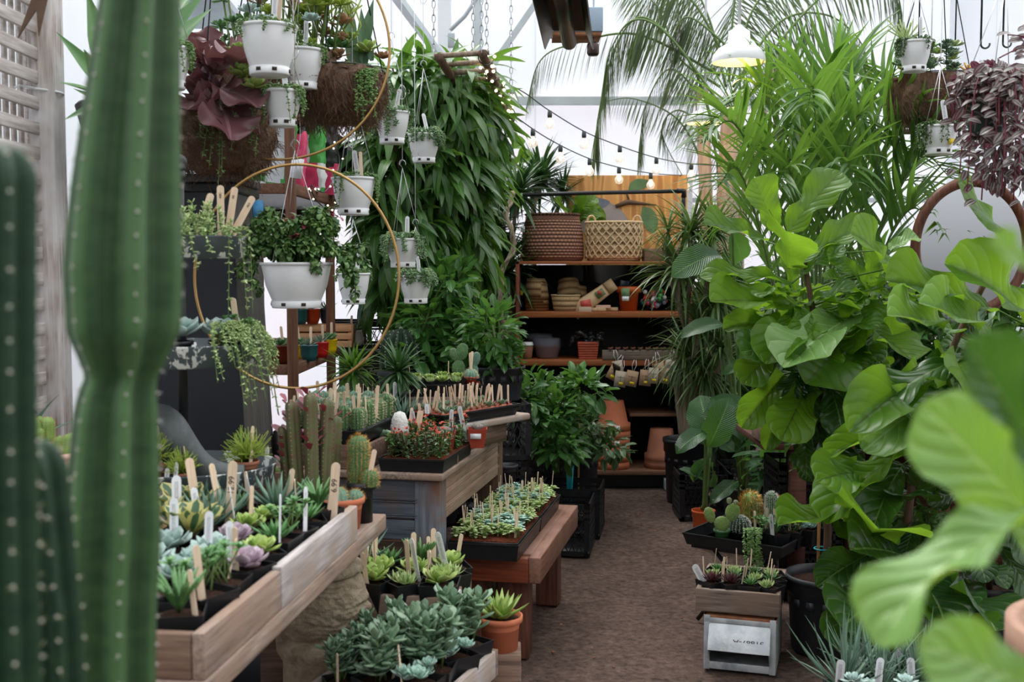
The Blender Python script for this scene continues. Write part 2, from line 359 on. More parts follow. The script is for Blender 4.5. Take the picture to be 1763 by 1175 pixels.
T = NT('clear_plastic'); M['clear'] = T.end(T.n('MixShader', i_0=.8, i_1=T.pbr((.8, .82, .9), .12), i_2=T.n('BsdfTransparent', i_Color=(.9, .9, .95)).outputs[0]).outputs[0])
T = NT('mirror_glass'); M['mirror'] = T.end(T.pbr((.88, .9, .92), .03, metal=1))
M['lamp_white'] = plain('white_enamel', (.86, .87, .88), .3, .02)
def weave(name, a, b, sx, sz, rough=.7):
    T = NT(name); u = T.n('TexCoord').outputs['UV']; s = T.n('SeparateXYZ', i_0=u)
    A = T.math('SINE', T.math('MULTIPLY', s.outputs[0], 2*PI*sx)); B = T.math('MULTIPLY', s.outputs[1], sz)
    fl = T.math('MULTIPLY', T.math('SUBTRACT', T.math('MULTIPLY', T.math('MODULO', T.math('FLOOR', B), 2), 2), 1), A)
    rw = T.math('SINE', T.math('MULTIPLY', T.math('FRACT', B), PI)); h = T.math('MULTIPLY', rw, T.math('ADD', .78, T.math('MULTIPLY', fl, .22)))
    return T.end(T.pbr(T.ramp(h, [(.05, tuple(x*.5 for x in a)), (.4, a), (.9, b)]), rough, T.bump(h, 1, .008), Specular_IOR_Level=.25))
M['wicker'] = weave('brown_wicker', G(116, 78, 62), G(182, 138, 116), 46, 44)
M['seagrass'] = weave('twisted_seagrass', G(186, 154, 118), G(232, 206, 172), 22, 12)
M['straw'] = weave('plaited_straw', G(176, 140, 98), G(226, 192, 146), 60, 14)
M['rope'] = plain('straw_rope', G(204, 176, 136), .8, .2, 60)
M['card'] = plain('grey_tag_card', G(196, 180, 160), .8, .06, 12)
M['kraft'] = plain('kraft_card', G(186, 152, 122), .8, .06, 12)
M['yellow'] = plain('yellow_sticker', G(230, 200, 30), .5, .05)
M['teal_tape'] = plain('teal_ribbon', G(22, 164, 178), .4, .1)
M['blue_tape'] = plain('blue_painters_tape', G(70, 150, 205), .6, .08)
M['urn_clay'] = plain('weathered_brown_clay', G(150, 116, 96), .8, .15, 12, .1)
M['white_fluff'] = plain('white_wool', (.78, .77, .75), .95, .12, 90, .6)
M['bag_white'] = plain('white_poly_bag', (.8, .82, .84), .28, .04, 8, .2)
M['bag_green'] = plain('green_bag_print', G(70, 160, 70), .3, .15, 8, .2)
M['bag_pink'] = plain('pink_bag_print', G(226, 74, 118), .3, .2, 10, .2)
M['bag_black'] = plain('black_poly_bag', (.015, .015, .018), .25, .3, 10, .4)
M['bag_kraft'] = plain('paper_bag', G(214, 182, 140), .65, .1, 8, .2)
M['bag_red'] = plain('red_bag_print', G(190, 70, 56), .5, .1)
M['glove'] = plain('black_rubber_glove', (.02, .022, .024), .35, .3, 30, .4)
M['cup_sleeve'] = plain('brown_cup_sleeve', G(142, 92, 72), .8, .05)
M['heater'] = plain('brown_heater_reflector', G(78, 66, 62), .35, .25, 8, metal=.5)
M['heater_blue'] = plain('pale_blue_steel', G(168, 190, 208), .4, .04)
M['bunting'] = plain('brown_leather_bunting', G(104, 80, 62), .7, .15, 20)
M['trunk'] = woodm('bark', G(70, 52, 40), G(118, 94, 76), 2, .85, 1, bump=.5)
M['pale_trunk'] = woodm('pale_twisted_bark', G(128, 110, 92), G(178, 162, 142), 2, .85, 1, bump=.4)
M['palm_trunk'] = woodm('palm_trunk_bark', G(168, 138, 122), G(222, 196, 180), 2, .8, .6, bump=.5)
M['stem'] = plain('green_stem', G(96, 122, 62), .6, .15, 20)
M['brown_stem'] = plain('brown_stem', G(92, 66, 44), .75, .2, 20)
# foliage
M['fiddle'] = leafm('fiddle_leaf', (.034, .105, .008), (.105, .22, .013), .36, .38, spec=.35, vein=(.035, .055, .012), vw=.016, lat=8, under=(.10, .20, .025), tcol=(.33, .60, .035))  # backlit look put into the colour: veins darker than the blade
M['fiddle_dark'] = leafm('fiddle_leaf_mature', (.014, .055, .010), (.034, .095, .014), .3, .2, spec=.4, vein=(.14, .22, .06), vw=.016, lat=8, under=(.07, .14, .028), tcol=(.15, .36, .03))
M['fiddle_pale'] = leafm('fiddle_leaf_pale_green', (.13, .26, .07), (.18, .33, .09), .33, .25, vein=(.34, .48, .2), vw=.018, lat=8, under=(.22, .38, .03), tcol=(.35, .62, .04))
M['alii'] = leafm('long_leaf_fig_leaf', (.026, .085, .018), (.075, .18, .035), .34, .25, vein=(.12, .22, .07), vw=.06, tcol=(.22, .45, .05))
M['citrus'] = leafm('glossy_shrub_leaf', (.026, .10, .022), (.085, .22, .05), .3, .25, vein=(.12, .26, .08), vw=.05, tcol=(.2, .45, .06))
M['grey_shrub'] = leafm('pale_edged_shrub_leaf', (.07, .14, .06), (.20, .29, .13), .4, .25, vein=(.05, .13, .05), vw=.14)
M['palm'] = leafm('palm_leaflet', (.022, .080, .014), (.085, .20, .03), .42, .28, tcol=(.25, .48, .06))
M['queen'] = leafm('feather_palm_leaflet', (.022, .050, .020), (.075, .12, .045), .5, .3, tcol=(.3, .42, .15))
M['dracaena'] = leafm('dracaena_leaf', (.038, .10, .025), (.13, .22, .055), .4, .25, stripe=(.16, .26, .09), old=(.4, .24, .06))
M['yucca'] = leafm('yucca_leaf', (.03, .09, .028), (.07, .16, .05), .42, .2)
M['bop'] = leafm('paddle_leaf', (.018, .075, .022), (.035, .12, .03), .25, .2, vein=(.14, .28, .08), vw=.02, lat=22, tcol=(.2, .45, .06))
M['trad'] = leafm('silver_purple_leaf', (.050, .008, .026), (.13, .035, .06), .33, .15, stripe=(.21, .25, .20), under=(.15, .02, .06), tcol=(.3, .06, .12))
M['lipstick'] = leafm('curly_leaf', (.035, .11, .025), (.19, .33, .10), .35, .2)
M['bead'] = leafm('bead_leaf', (.10, .22, .05), (.26, .42, .14), .4, .15)
M['burro'] = leafm('plump_trailing_leaf', (.11, .22, .09), (.23, .36, .17), .45, .12)
M['echeveria'] = leafm('blue_grey_succulent_leaf', (.32, .46, .42), (.48, .61, .56), .5, .06)
M['lime_succulent'] = leafm('lime_succulent_leaf', (.24, .38, .07), (.46, .58, .18), .45, .12)
M['sedum'] = leafm('fresh_sedum_leaf', (.26, .40, .13), (.56, .66, .32), .5, .15)
M['green_succulent'] = leafm('mid_green_succulent_leaf', (.07, .20, .06), (.15, .32, .10), .42, .08)
M['jade'] = leafm('grey_green_jade_leaf', (.10, .19, .11), (.20, .31, .19), .38, .06)
M['pachy_blue'] = leafm('pale_aqua_succulent_leaf', (.30, .50, .42), (.44, .62, .53), .5, .06)
M['lilac_succulent'] = leafm('lilac_succulent_leaf', (.42, .30, .38), (.56, .46, .52), .5, .06)
M['peach_succulent'] = leafm('peach_succulent_leaf', (.46, .28, .14), (.58, .44, .26), .5, .06)
M['dark_rosette'] = leafm('maroon_rosette_leaf', (.07, .015, .022), (.15, .06, .065), .4, .06)
M['variegated'] = leafm('yellow_edged_leaf', (.50, .46, .15), (.62, .58, .24), .45, .08, vein=(.06, .14, .07), vw=.22)
M['aloe'] = leafm('blue_green_aloe_leaf', (.11, .21, .15), (.20, .31, .22), .45, .05)
M['bright_grass'] = leafm('lime_grass_stem', (.24, .38, .04), (.42, .52, .08), .45, .2)
M['purple_kale'] = leafm('ruffled_mauve_leaf', (.055, .016, .024), (.19, .085, .095), .38, .12, vein=(.24, .12, .13), vw=.03, tcol=(.4, .15, .14))
M['red_leaf'] = leafm('crimson_leaf', (.16, .012, .03), (.30, .05, .08), .4, .15)
M['red_flower'] = leafm('red_flower', (.60, .08, .04), (.75, .20, .12), .5, .1)
M['bronze_leaf'] = leafm('bronze_leaf', (.30, .15, .08), (.45, .28, .16), .5, .1)
M['orange_leaf'] = leafm('orange_yellow_tip', (.65, .35, .06), (.8, .5, .12), .5, .1)
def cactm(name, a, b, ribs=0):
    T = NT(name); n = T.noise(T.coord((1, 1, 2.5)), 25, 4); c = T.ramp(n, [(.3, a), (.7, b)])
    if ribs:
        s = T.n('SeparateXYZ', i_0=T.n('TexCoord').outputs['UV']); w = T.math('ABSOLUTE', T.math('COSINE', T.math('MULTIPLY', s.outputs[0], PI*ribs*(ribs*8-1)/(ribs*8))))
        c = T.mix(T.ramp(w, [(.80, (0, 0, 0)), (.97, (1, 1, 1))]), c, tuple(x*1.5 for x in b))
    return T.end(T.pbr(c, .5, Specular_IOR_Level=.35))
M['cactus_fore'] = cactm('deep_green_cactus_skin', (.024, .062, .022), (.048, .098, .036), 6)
M['cactus_dark'] = cactm('dark_cactus_skin', (.008, .030, .013), (.018, .050, .020))
M['cactus_blue'] = cactm('blue_green_cactus_skin', (.085, .20, .14), (.15, .29, .20))
M['cactus_green'] = cactm('mid_green_cactus_skin', (.055, .14, .05), (.11, .22, .08))
M['cactus_lime'] = cactm('lime_cactus_skin', (.15, .26, .06), (.24, .36, .09))
M['trigona'] = cactm('purple_green_euphorbia_skin', (.10, .14, .05), (.14, .09, .055))
M['areole'] = plain('white_areole_wool', (.42, .40, .34), .95, .1, 80)
M['spine'] = plain('pale_spine', G(222, 208, 168), .6)
M['gold_spine'] = plain('golden_spine', G(206, 160, 76), .6)
M['white_spine'] = plain('white_spine', (.75, .76, .74), .7)
M['skyglass'] = plain('pale_window_board', G(176, 206, 216), .3, .05, 3)
# ================================================================ the greenhouse itself
def slabwall(name, a, b, z0, z1, mat, th=.02, label=None):
    a = np.array(a); b = np.array(b); c = (a+b)/2; L = np.linalg.norm(b-a); rz = math.atan2(b[1]-a[1], b[0]-a[0])
    m = MB(); m.box((0, 0, (z0+z1)/2), (L, th, z1-z0)); o = m.build(name, mat, smooth=False)
    o.location = (c[0], c[1], 0); o.rotation_euler.z = rz; return struct(name, o, label)
# floor: gently uneven trodden dirt
xs = np.linspace(-4.2, 4.6, 120); ys = np.linspace(.2, 10.6, 150)
X, Y = np.meshgrid(xs, ys, indexing='ij')
Z = .006*np.sin(X*7+1.3*np.sin(Y*3))*np.sin(Y*5.1)+.004*np.sin(X*19+2)*np.sin(Y*17)-.008
m = MB(); m.grid(np.stack([X, Y, Z], -1)[:, ::-1]); struct('floor', m.build('floor', M['dirt']), 'trodden brown dirt path and floor')
slabwall('wall_back', (-2.6, 9.9), (4.2, 9.9), -.1, 4.8, M['poly'])
slabwall('wall_left', (-1.95, 1.2), (-2.2, 9.88), -.1, 4.8, M['poly_side'])
slabwall('wall_right', (3.6, 4.2), (3.75, 9.88), -.1, 4.8, M['poly_side'])
def trim(name, pts, w, h, mat=None):
    m = MB()
    for a, b in pts: m.bar(a, b, w, h)
    return struct(name, m.build(name, mat or M['galv_beam'], smooth=False, bevel=.003))
trim('trim_1', [(P(560, 174, 9.8), P(1790, 174, 9.8))], .06, .07)
trim('trim_2', [(P(1100, 345, 9.8), P(1790, 345, 9.8))], .05, .04)
trim('trim_3', [(P(765, 60, 9.7)*(1, 1, 0), P(765, -60, 9.7))], .11, .11, M['white_paint'])
trim('trim_4', [(P(823, 60, 9.7)*(1, 1, 0), P(823, -60, 9.7))], .07, .07)
trim('trim_5', [(P(850, 110, 9.6), P(940, -20, 9.6))], .04, .05)
trim('trim_6', [(P(672, -20, 8.2), P(760, 100, 9.6))], .06, .06)
trim('trim_7', [(P(1190, 60, 9.7)*(1, 1, 0), P(1190, -60, 9.7))], .05, .05, M['white_paint'])
m = MB(); m.tube([P(775, 52, 9.2), P(800, 28, 9.2), P(832, -20, 9.2)], .018); m.box(P(777, 70, 9.2), (.055, .05, .11))
tag(m.build('conduit_box', M['grey_steel'], bevel=.004), 'grey electrical box and conduit on the white column above the leafy tree', 'electrical box')
# overhanging gutter sheet top left
m = MB(); m.bar(P(300, -30, 4.6), P(375, 45, 5.6), .30, .03); struct('trim_8', m.build('trim_8', M['grey_steel'], smooth=False))
# vertical boards of the left wall, seen under the steel shelf
m = MB()
for k in range(16): m.box((-2.02-k*.0043, 6.2+k*.15, 1.2), (.022, .142, 2.4))
struct('trim_9', m.build('trim_9', M['skyglass'], smooth=False, bevel=.004))

# ---- weathered lattice at the left
root = thing('garden_lattice', 'weathered grey wooden lattice panel with whitewashed posts at the left edge', 'lattice', (-1.36, 2.9, 0))
m = MB(); m.box((0, -.03, 1.55), (.045, .05, 3.1)); m.build('near_post', M['lattice_post'], root, bevel=.004)
m = MB(); m.box((.0, .44, 1.55), (.095, .09, 3.1)); m.build('far_post', M['lattice_post'], root, bevel=.005)
for k in range(36):
    m = MB(); m.box((0, .19, .6+k*.0715), (.012, .42, .036), rot=(R.uniform(-.012, .012), 0, 0)); m.build('slat', M['lattice_wood'], root, bevel=.002)
m = MB()
for k in range(9): m.box((-.03, .02+k*.048, 1.8), (.010, .022, 2.6))
m.build('back_slats', M['lattice_wood'], root, bevel=.002)
m = MB(); a = np.linspace(0, 2*PI, 24); m.tube(np.stack([np.cos(a)*.056, .44+np.sin(a)*.053, 2.0-.006*np.cos(a)], 1), .0035, 6, closed=True)
m.tube([(.0, .38, 2.0), (-.02, .33, 2.0), (-.02, .30, 1.99)], .0035)
tag(m.build('rope_tie', M['white_paint'], loc=(-1.36, 2.9, 0)), 'white cord knotted around the lattice post', 'cord')
for (a, b, c_, lab) in [((78, 0), (30, 65), 2.75, 'left'), ((82, 0), (66, 62), 2.7, 'right')]:
    p0 = P(a[0]-22, -8, c_); p1 = P(a[0], -8, c_); p2 = P(b[0], b[1], c_+.02)
    m = MB(); m.add([p0, p1, p2, p0+(0, .006, 0), p1+(0, .006, 0), p2+(0, .006, 0)], t=[(0, 2, 1), (3, 4, 5)], q=[(0, 1, 4, 3), (1, 2, 5, 4), (2, 0, 3, 5)])
    tag(m.build('bunting_pennant', M['bunting'], smooth=False), f'brown pointed pennant hanging over the lattice, the {lab} of the pair', 'pennant')

# ================================================================ back shelf unit with its load
SF = 7.55                                   # front plane
def SX(px, Y=SF): return (px-881.5)/F*Y*1.0
root = thing('shelf_unit', 'tall orange-brown wooden shelf unit with black back against the far wall', 'shelf', (0, SF, 0))
xl, xr, D = SX(888), SX(1192), .42
def zpix(py, Y=SF): return float(P(881.5, py, Y)[2])
ztop = zpix(450); zb = {1: zpix(537), 2: zpix(620), 3: zpix(810)}
m = MB(); m.box((xl+.012, D/2, ztop/2+.03), (.024, D, ztop-.06)); m.build('side_panel', M['shelf_wood_z'], root, bevel=.002)
m = MB(); m.box((xr-.012, D/2, ztop/2+.03), (.024, D, ztop-.06)); m.build('side_panel', M['shelf_wood_z'], root, bevel=.002)
m = MB(); m.box(((xl+xr)/2, D-.008, ztop/2), (xr-xl-.03, .014, ztop-.05)); m.build('back_panel', M['shelf_black'], root)
for s in (xl+.028, xr-.028): m = MB(); m.box((s, D/2+.01, ztop/2), (.006, D-.03, ztop-.1)); m.build('black_lining', M['shelf_black'], root)
m = MB(); m.box(((xl+xr)/2, D/2, ztop-.01), (xr-xl, D, .02)); m.build('top_board', M['shelf_wood_x'], root, bevel=.002)
for k in (1, 2):
    m = MB(); m.box(((xl+xr)/2, D/2-.01, zb[k]-.02), (xr-xl-.03, D-.02, .04)); m.build('shelf_board', M['shelf_wood_x'], root, bevel=.003)
m = MB(); m.box(((xl+xr)/2, D/2-.02, zb[3]-.015), (xr-xl, D, .03)); m.build('shelf_board', M['shelf_bottom'], root, bevel=.003)
m = MB(); m.box((SX(1130), D-.16, zpix(716)-.01), (.32, .3, .022)); m.build('half_shelf', M['shelf_bottom'], root, bevel=.002)
m = MB(); m.box(((xl+xr)/2, .05, (zb[3]-.03)/2), (xr-xl-.02, .03, zb[3]-.03)); m.build('kick_board', M['iron'], root, bevel=.003)
m = MB(); m.box((SX(1157), -.03, .035), (.09, .09, .07)); tag(m.build('concrete_block', M['grey_steel'], loc=(0, SF, 0), bevel=.005), 'pale concrete block on the dirt at the foot of the shelf unit', 'block')
ZT, Z1, Z2, Z3 = ztop, zb[1], zb[2], zb[3]
def sp(px, z, dy=.16): return (SX(px, SF+dy), SF+dy, z)
# wicker basket
def basketprof(prof, th=.008):
    return prof+[(r-th, z) for r, z in prof[::-1]][:-1]+[(max(prof[0][0]-th, .001)*.98, prof[0][1]+th), (0.001, prof[0][1]+th)]
root = thing('wicker_basket', 'large brown wicker basket standing on top of the shelf unit at its left', 'basket', sp(951, ZT, .23))
m = MB(); m.lathe([(.001, 0), (.195, 0), (.212, .02), (.213, .10), (.205, .2), (.186, .28), (.182, .315), (.176, .318), (.18, .28), (.19, .1), (.18, .02), (.001, .012)], 48, sy=.8); m.build('woven_body', M['wicker'], root)
a = np.linspace(0, 2*PI, 49)[:-1]
m = MB(); m.tube(np.stack([np.cos(a)*.183, np.sin(a)*.146, .316+.004*np.sin(a*24)], 1), .008, 8, closed=True); m.build('rim', M['wicker'], root)
m = MB(); m.tube([(-.17, -.06, .315), (-.188, -.075, .27), (-.2, -.085, .235)], .0015, 5); m.box((-.203, -.088, .215), (.028, .002, .04)); m.build('price_tag', M['label'], root, label='small white price tag')
root = thing('seagrass_basket', 'pale two-handled basket with diamond weave on top of the shelf unit beside the wicker basket', 'basket', sp(1056, ZT, .22))
m = MB(); m.lathe([(.001, 0), (.178, 0), (.184, .02), (.188, .13), (.190, .262), (.178, .265), (.176, .05), (.001, .02)], 48, sy=.75); m.build('woven_body', M['seagrass'], root)
m = MB()
for k in range(-3, 14):
    for s in (1, -1):
        t = np.linspace(0, 1, 14); ang = PI+.1+(k/11.)*PI+s*t*.85*PI/2.4
        m.tube(np.stack([np.cos(ang)*(.192+.004*np.sin(t*19)), np.sin(ang)*.149, .02+t*.235], 1), .0055, 6)
m.build('lattice_strands', M['rope'], root)
m = MB(); m.tube(np.stack([np.cos(a)*.191, np.sin(a)*.144, .262+0*a], 1), .009, 8, closed=True); m.build('rim', M['rope'], root)
for s in (-1, 1):
    b = np.linspace(0, PI, 12); m = MB(); m.tube(np.stack([s*.155+np.cos(b)*.028, 0*b-.03, .262+np.sin(b)*.045], 1), .007, 8); m.build('handle', M['rope'], root)
# plank box with greens on the shelf top
def plankbox(name, label, w, d, h, loc, rz, mat, mat2=None, th=.018, cat='planter box', fill=None, group=None):
    root = thing(name, label, cat, loc, rz, group)
    for (c, s, mt) in (((0, -d/2+th/2, h/2), (w, th, h), mat), ((0, d/2-th/2, h/2), (w, th, h), mat)):
        m = MB(); m.box(c, s); m.build('long_board', mt, root, bevel=.003)
    for s in (-1, 1):
        m = MB(); m.box((s*(w/2-th/2), 0, h/2), (th, d-2*th, h)); m.build('end_board', mat2 or mat, root, bevel=.003)
    m = MB(); m.box((0, 0, .01), (w-2*th, d-2*th, .016)); m.build('bottom_board', mat, root)
    if fill: m = MB(); m.box((0, 0, h-.03), (w-2*th-.002, d-2*th-.002, .02)); m.build('soil', M[fill], root)
    return root
plankbox('planter_box', 'small brown plank box of greens on the shelf unit top, right of the baskets', .24, .2, .085, sp(1137, ZT, .2), 0, M['box_wood_x'], fill='soil')
# plaited straw pots
def strawpot(r, h, inv=False):
    m = MB(); pr = [(.001, 0), (r*.72, 0), (r*.78, .01), (r, h), (r*.96, h), (r*.74, .014), (.001, .012)]
    if inv: pr = [(a_, h-b_) for a_, b_ in pr][::-1]
    return m.lathe(pr, 32).mesh('straw_pot', M['straw'])
me = strawpot(.082, .125, True)
for k in range(6):
    o = put('straw_pot', me, loc=(SX(925, SF+.14)-.002*k*(k % 2), SF+.14, Z1+k*.019), rot=(R.uniform(-.02, .02), R.uniform(-.03, .03), 0))
    pos = ['lowest', 'second from the bottom', 'third from the bottom', 'third from the top', 'second from the top', 'topmost'][k]
    tag(o, f'upturned straw pot in the leaning stack at the shelf left, {pos}', 'pot', 'upturned straw pots stacked on the shelf')
m = MB(); m.box((0, 0, 0), (.022, .002, .032), rot=(0, .3, 0)); o = m.build('price_tag', M['yellow'], loc=(SX(898), SF+.05, Z1+.125)); tag(o, 'tiny white and yellow price tag hanging on the stack of straw pots', 'tag')
me2 = strawpot(.092, .14, True)
o = put('straw_pot', me2, loc=sp(981, Z1+.075, .24), rot=(-.35, 0, .2)); tag(o, 'tilted straw pot lying bottom up behind the small round basket', 'pot')
o = put('straw_pot', me2, loc=sp(989, Z1+.03, .27), rot=(-.1, .1, 0)); tag(o, 'straw pot upturned at the very back, under the tilted straw pot', 'pot')
root = thing('round_basket', 'small round coiled straw basket on the upper shelf beside the straw pot stack', 'basket', sp(974, Z1, .1))
m = MB(); m.lathe([(.001, 0), (.078, 0), (.084, .02), (.098, .105), (.094, .108), (.08, .02), (.001, .012)], 36); m.build('coiled_body', M['straw'], root)
b = np.linspace(0, 2*PI, 33)[:-1]; m = MB(); m.tube(np.stack([np.cos(b)*.097, np.sin(b)*.097, .107+0*b], 1), .005, 6, closed=True); m.build('rim', M['rope'], root)
m = MB(); m.box((0, 0, .105), (.11, .08, .012), rot=(0, .06, .2)); tag(m.build('seed_packet', M['glaze_slate'], loc=sp(974, Z1, .1)), 'dark blue packet lying in the small round straw basket', 'packet')
# slanted paper bag
root = thing('seed_bag', 'printed kraft paper bag of bulbs leaning slantwise on the upper shelf', 'bag', sp(1030, Z1+.02, .12), rot=(0, -.62, .05))
t = np.linspace(0, 1, 14); A = np.linspace(0, 2*PI, 20, endpoint=False)
GG = np.array([[( (x-.5)*.32, -.03-.045*math.sin(PI*min(1, x*1.15+.05))**.5*math.sin(q)*1.0*(1 if x < .97 else .1), .075+(.055*(1-.25*x))*math.cos(q)) for q in A] for x in t])
m = MB(); m.grid(GG, cv=True, m=0); m.box((.15, -.035, .075), (.06, .012, .085)); m.box((-.06, -.078, .075), (.07, .006, .06), rot=(0, .4, 0), m=1); m.box((.06, -.076, .08), (.06, .006, .05), m=2); m.box((.06, -.08, .085), (.03, .004, .028), rot=(0, .7, 0), m=1)
m.build('paper_body', [M['bag_kraft'], M['bag_red'], M['mural_green']], root)
for k, (px, w, rz, dz, mt, lab) in enumerate([(1007, .085, .1, 0, 'card', 'grey wood offcut under the end of the slanted bag'), (1030, .1, .35, 0, 'rope', 'thin wood offcut lying flat at the middle of the upper shelf'), (1038, .1, -.3, .016, 'pink_clay', 'pinkish wood offcut lying on the thin offcut'), (1052, .09, .05, 0, 'rope', 'wood offcut lying beside the orange pot')]):
    m = MB(); m.box((0, 0, .012+dz), (w, .05, .022 if k else .034)); tag(m.build('wood_offcut', M[mt], loc=sp(px, Z1+.002, .05+.02*k), bevel=.002), lab, 'wood block'); bpy.data.objects[-1] if 0 else None
# pots
def potprof(r, h, rim=.25, lip=.012, base=.68, th=.006):
    hz = h*(1-rim)
    return [(.001, 0), (r*base, 0), (r-lip-.004, hz), (r, hz+.002), (r, h), (r-th, h), (r-lip-th, hz-.002), (r*base-th, .012), (.001, .012)]
root = thing('orange_pot', 'bright orange plastic flower pot on the upper shelf', 'pot', sp(1082, Z1, .14))
m = MB(); m.lathe(potprof(.083, .165), 36); m.build('body', M['orange_plastic'], root)
m = MB(); m.box((-.03, -.087, .12), (.055, .02, .07), m=0); m.box((-.03, -.098, .085), (.045, .004, .03), m=1); m.build('price_card', [M['mural_green'], M['label']], root, label='green and white card hooked over the rim')
m = MB(); m.box((-.03, 0, .18), (.06, .05, .05), rot=(0, .2, 0)); o = m.build('seed_box', M['glaze_slate'], loc=sp(1082, Z1, .14), bevel=.005); tag(o, 'small dark grey box sticking out of the orange pot', 'box')
# net bag of coloured toys
m = MB(); cols = ['bag_pink', 'mural_blue', 'glaze_red', 'bag_green', 'white_paint', 'glaze_teal']
for k in range(70):
    p = rdir(1)[0]*(.095, .06, .07)*R.uniform(.5, 1); m.ball((p[0], p[1], max(p[2]+.08, .016)), R.uniform(.011, .018), 8, m=k % 6)
tag(m.build('net_bag', [M[c] for c in cols], loc=sp(1127, Z1, .15)), 'netted bag of pink, blue and green decorations at the right of the upper shelf', 'bag')
# middle shelf
root = thing('coffee_cup', 'paper coffee cup with white lid on the middle shelf', 'cup', sp(908, Z2, .08))
m = MB(); m.lathe([(.001, 0), (.028, 0), (.038, .1), (.001, .1)], 24); m.build('cup_body', M['mural_green'], root)
m = MB(); m.lathe([(.0295, .012), (.0305, .014), (.039, .085), (.037, .086)], 24); m.build('sleeve', M['cup_sleeve'], root)
m = MB(); m.lathe([(.038, .09), (.041, .092), (.041, .1), (.037, .104), (.035, .114), (.001, .114)], 24); m.build('lid', M['lamp_white'], root)
me = MB().lathe([(.001, 0), (.07, 0), (.092, .085), (.097, .086), (.097, .09), (.089, .088), (.067, .003), (.001, .003)], 32).mesh('saucer', M['clear'])
for k in range(6): tag(put('clear_saucer', me, loc=(SX(942, SF+.15)+R.uniform(-.004, .004), SF+.15, Z2+k*.009)), 'clear plastic plant saucer nested in the stack on the middle shelf', 'saucer', 'clear saucers nested in a stack on the middle shelf')
for k in range(3): tag(put('clear_saucer', me, loc=(SX(928, SF+.3), SF+.3, Z2+k*.012+.04)), 'clear plastic saucer in the half-hidden stack behind the nearer saucers', 'saucer', 'clear saucers in the rear stack')
m = MB()
for k in range(7):
    z = .0+k*.0165; w = .062+.010*k/7
    m.box((0, 0, z+.008), (w*2, w*1.8, .013)); m.box((0, 0, z+.0155), (w*2-.006, w*1.8-.006, .004))
tag(m.build('square_pot', M['red_brown_plastic'], loc=sp(1012, Z2, .1), bevel=.002), 'ribbed square orange-brown pot stack on the middle shelf under black gloves', 'pot')
m = MB()
for k in range(26):
    p = np.array((R.uniform(-.11, .09), R.uniform(-.05, .05), .12+R.uniform(0, .055)*(1)));q = p+rdir(1, -.8, .3)[0]*R.uniform(.03, .07); m.tube([p, (p+q)/2+(0, 0, .012), q], [.013, .015, .010], 8)
tag(m.build('rubber_gloves', M['glove'], loc=sp(1012, Z2, .1)), 'heap of black rubber gloves lying on the ribbed orange-brown pots', 'gloves', kind='stuff')
root = thing('tool_rack', 'low grey wood block of hooks with tagged tools at the right of the middle shelf', 'tool rack', sp(1102, Z2, .02))
m = MB(); m.box((0, 0, .032), (.50, .05, .062)); m.build('block', M['grey_wood_x'], root, bevel=.003)
for k in range(9):
    x = -.2+k*.05; m = MB(); m.tube([(x-.012, -.02, .08), (x, -.03, .072), (x+.018, -.02, .082)], [.008, .010, .007], 8); m.build('tool_handle', M['mirror_wood'], root)
tx = [(1056, 640), (1068, 652), (1087, 651), (1064, 634), (1111, 650), (1124, 646), (1136, 638), (1152, 632), (1145, 646)]
for k, (px, py) in enumerate(tx):
    x = SX(px); r_ = thing('price_tag', ['leftmost, twisted grey card tag hanging from the tool rack', 'large grey card tag, second from the left on the tool rack', 'card tag with yellow sticker, third on the tool rack', 'grey card tag tucked behind the left pair on the tool rack', 'brown card tag in the middle of the tool rack', 'brown card tag half behind the middle tag of the tool rack', 'card tag high up right of the middle of the tool rack', 'rightmost small card tag on the tool rack', 'card tag low behind the right tags of the tool rack'][k], 'tag', (x, SF-.035-.006*(k % 3), float(P(px, py, SF)[2])), group='card tags hanging from the tool rack')
    rr = (0, R.uniform(-.25, .25) if k else .5, 0); r_.rotation_euler = rr
    m = MB(); m.box((0, 0, 0), (.078 if k in (1, 2, 4) else .066, .002, .105)); m.build('card', M['card'] if k % 2 else M['kraft'], r_)
    m = MB(); m.box((.008, -.002, -.03), (.03, .0015, .018)); m.build('yellow_sticker', M['yellow'], r_)
    m = MB(); m.box((0, -.002, .012), (.05, .0012, .002)); m.box((0, -.002, .0), (.002, .0012, .04)); m.build('printed_lines', M['ink'], r_)
    m = MB(); m.tube([(-.004, 0, .05), (-.014, .0, .09), (-.006, .015, .125)], .0017, 5); m.tube([(.004, 0, .05), (.014, .0, .09), (.006, .015, .125)], .0017, 5); m.build('string_loop', M['lamp_white'], r_)
# terracotta stacks
def tpot(r, h): return MB().lathe(potprof(r, h, .24, .012), 40)
def invpot(r, h, base=.66):
    pr = [(.001, h), (r*base, h), (r-.016, h*.26), (r, h*.24), (r, 0), (r-.01, 0), (r-.02, h*.22), (r*base-.01, h-.012), (.001, h-.012)]
    return MB().lathe(pr[::-1], 40)
me = invpot(.118, .20, .60).mesh('terracotta_pot', M['terracotta'])
nm = ['lowest', 'second from the ground', 'third from the ground', 'middle', 'second from the top', 'topmost']
for k in range(6):
    o = put('terracotta_pot', me, loc=(SX(1056, SF+.1)+R.uniform(-.003, .003), SF+.1, Z3+k*.052)); tag(o, f'upturned orange terracotta pot in the tall stack on the bottom shelf, {nm[k]}', 'pot', 'tall stack of upturned terracotta pots')
    if k in (0, 2, 3, 5): m = MB(); m.box((.02 if k % 2 else -.06, -.119 if k % 2 else -.10, .025), (.034, .003, .034), rot=(0, 0, 0 if k % 2 else -.5)); m.build('barcode_sticker', M['label'], o, label='white sticker')
me = invpot(.115, .225, .66).mesh('terracotta_pot', M['pale_terracotta'])
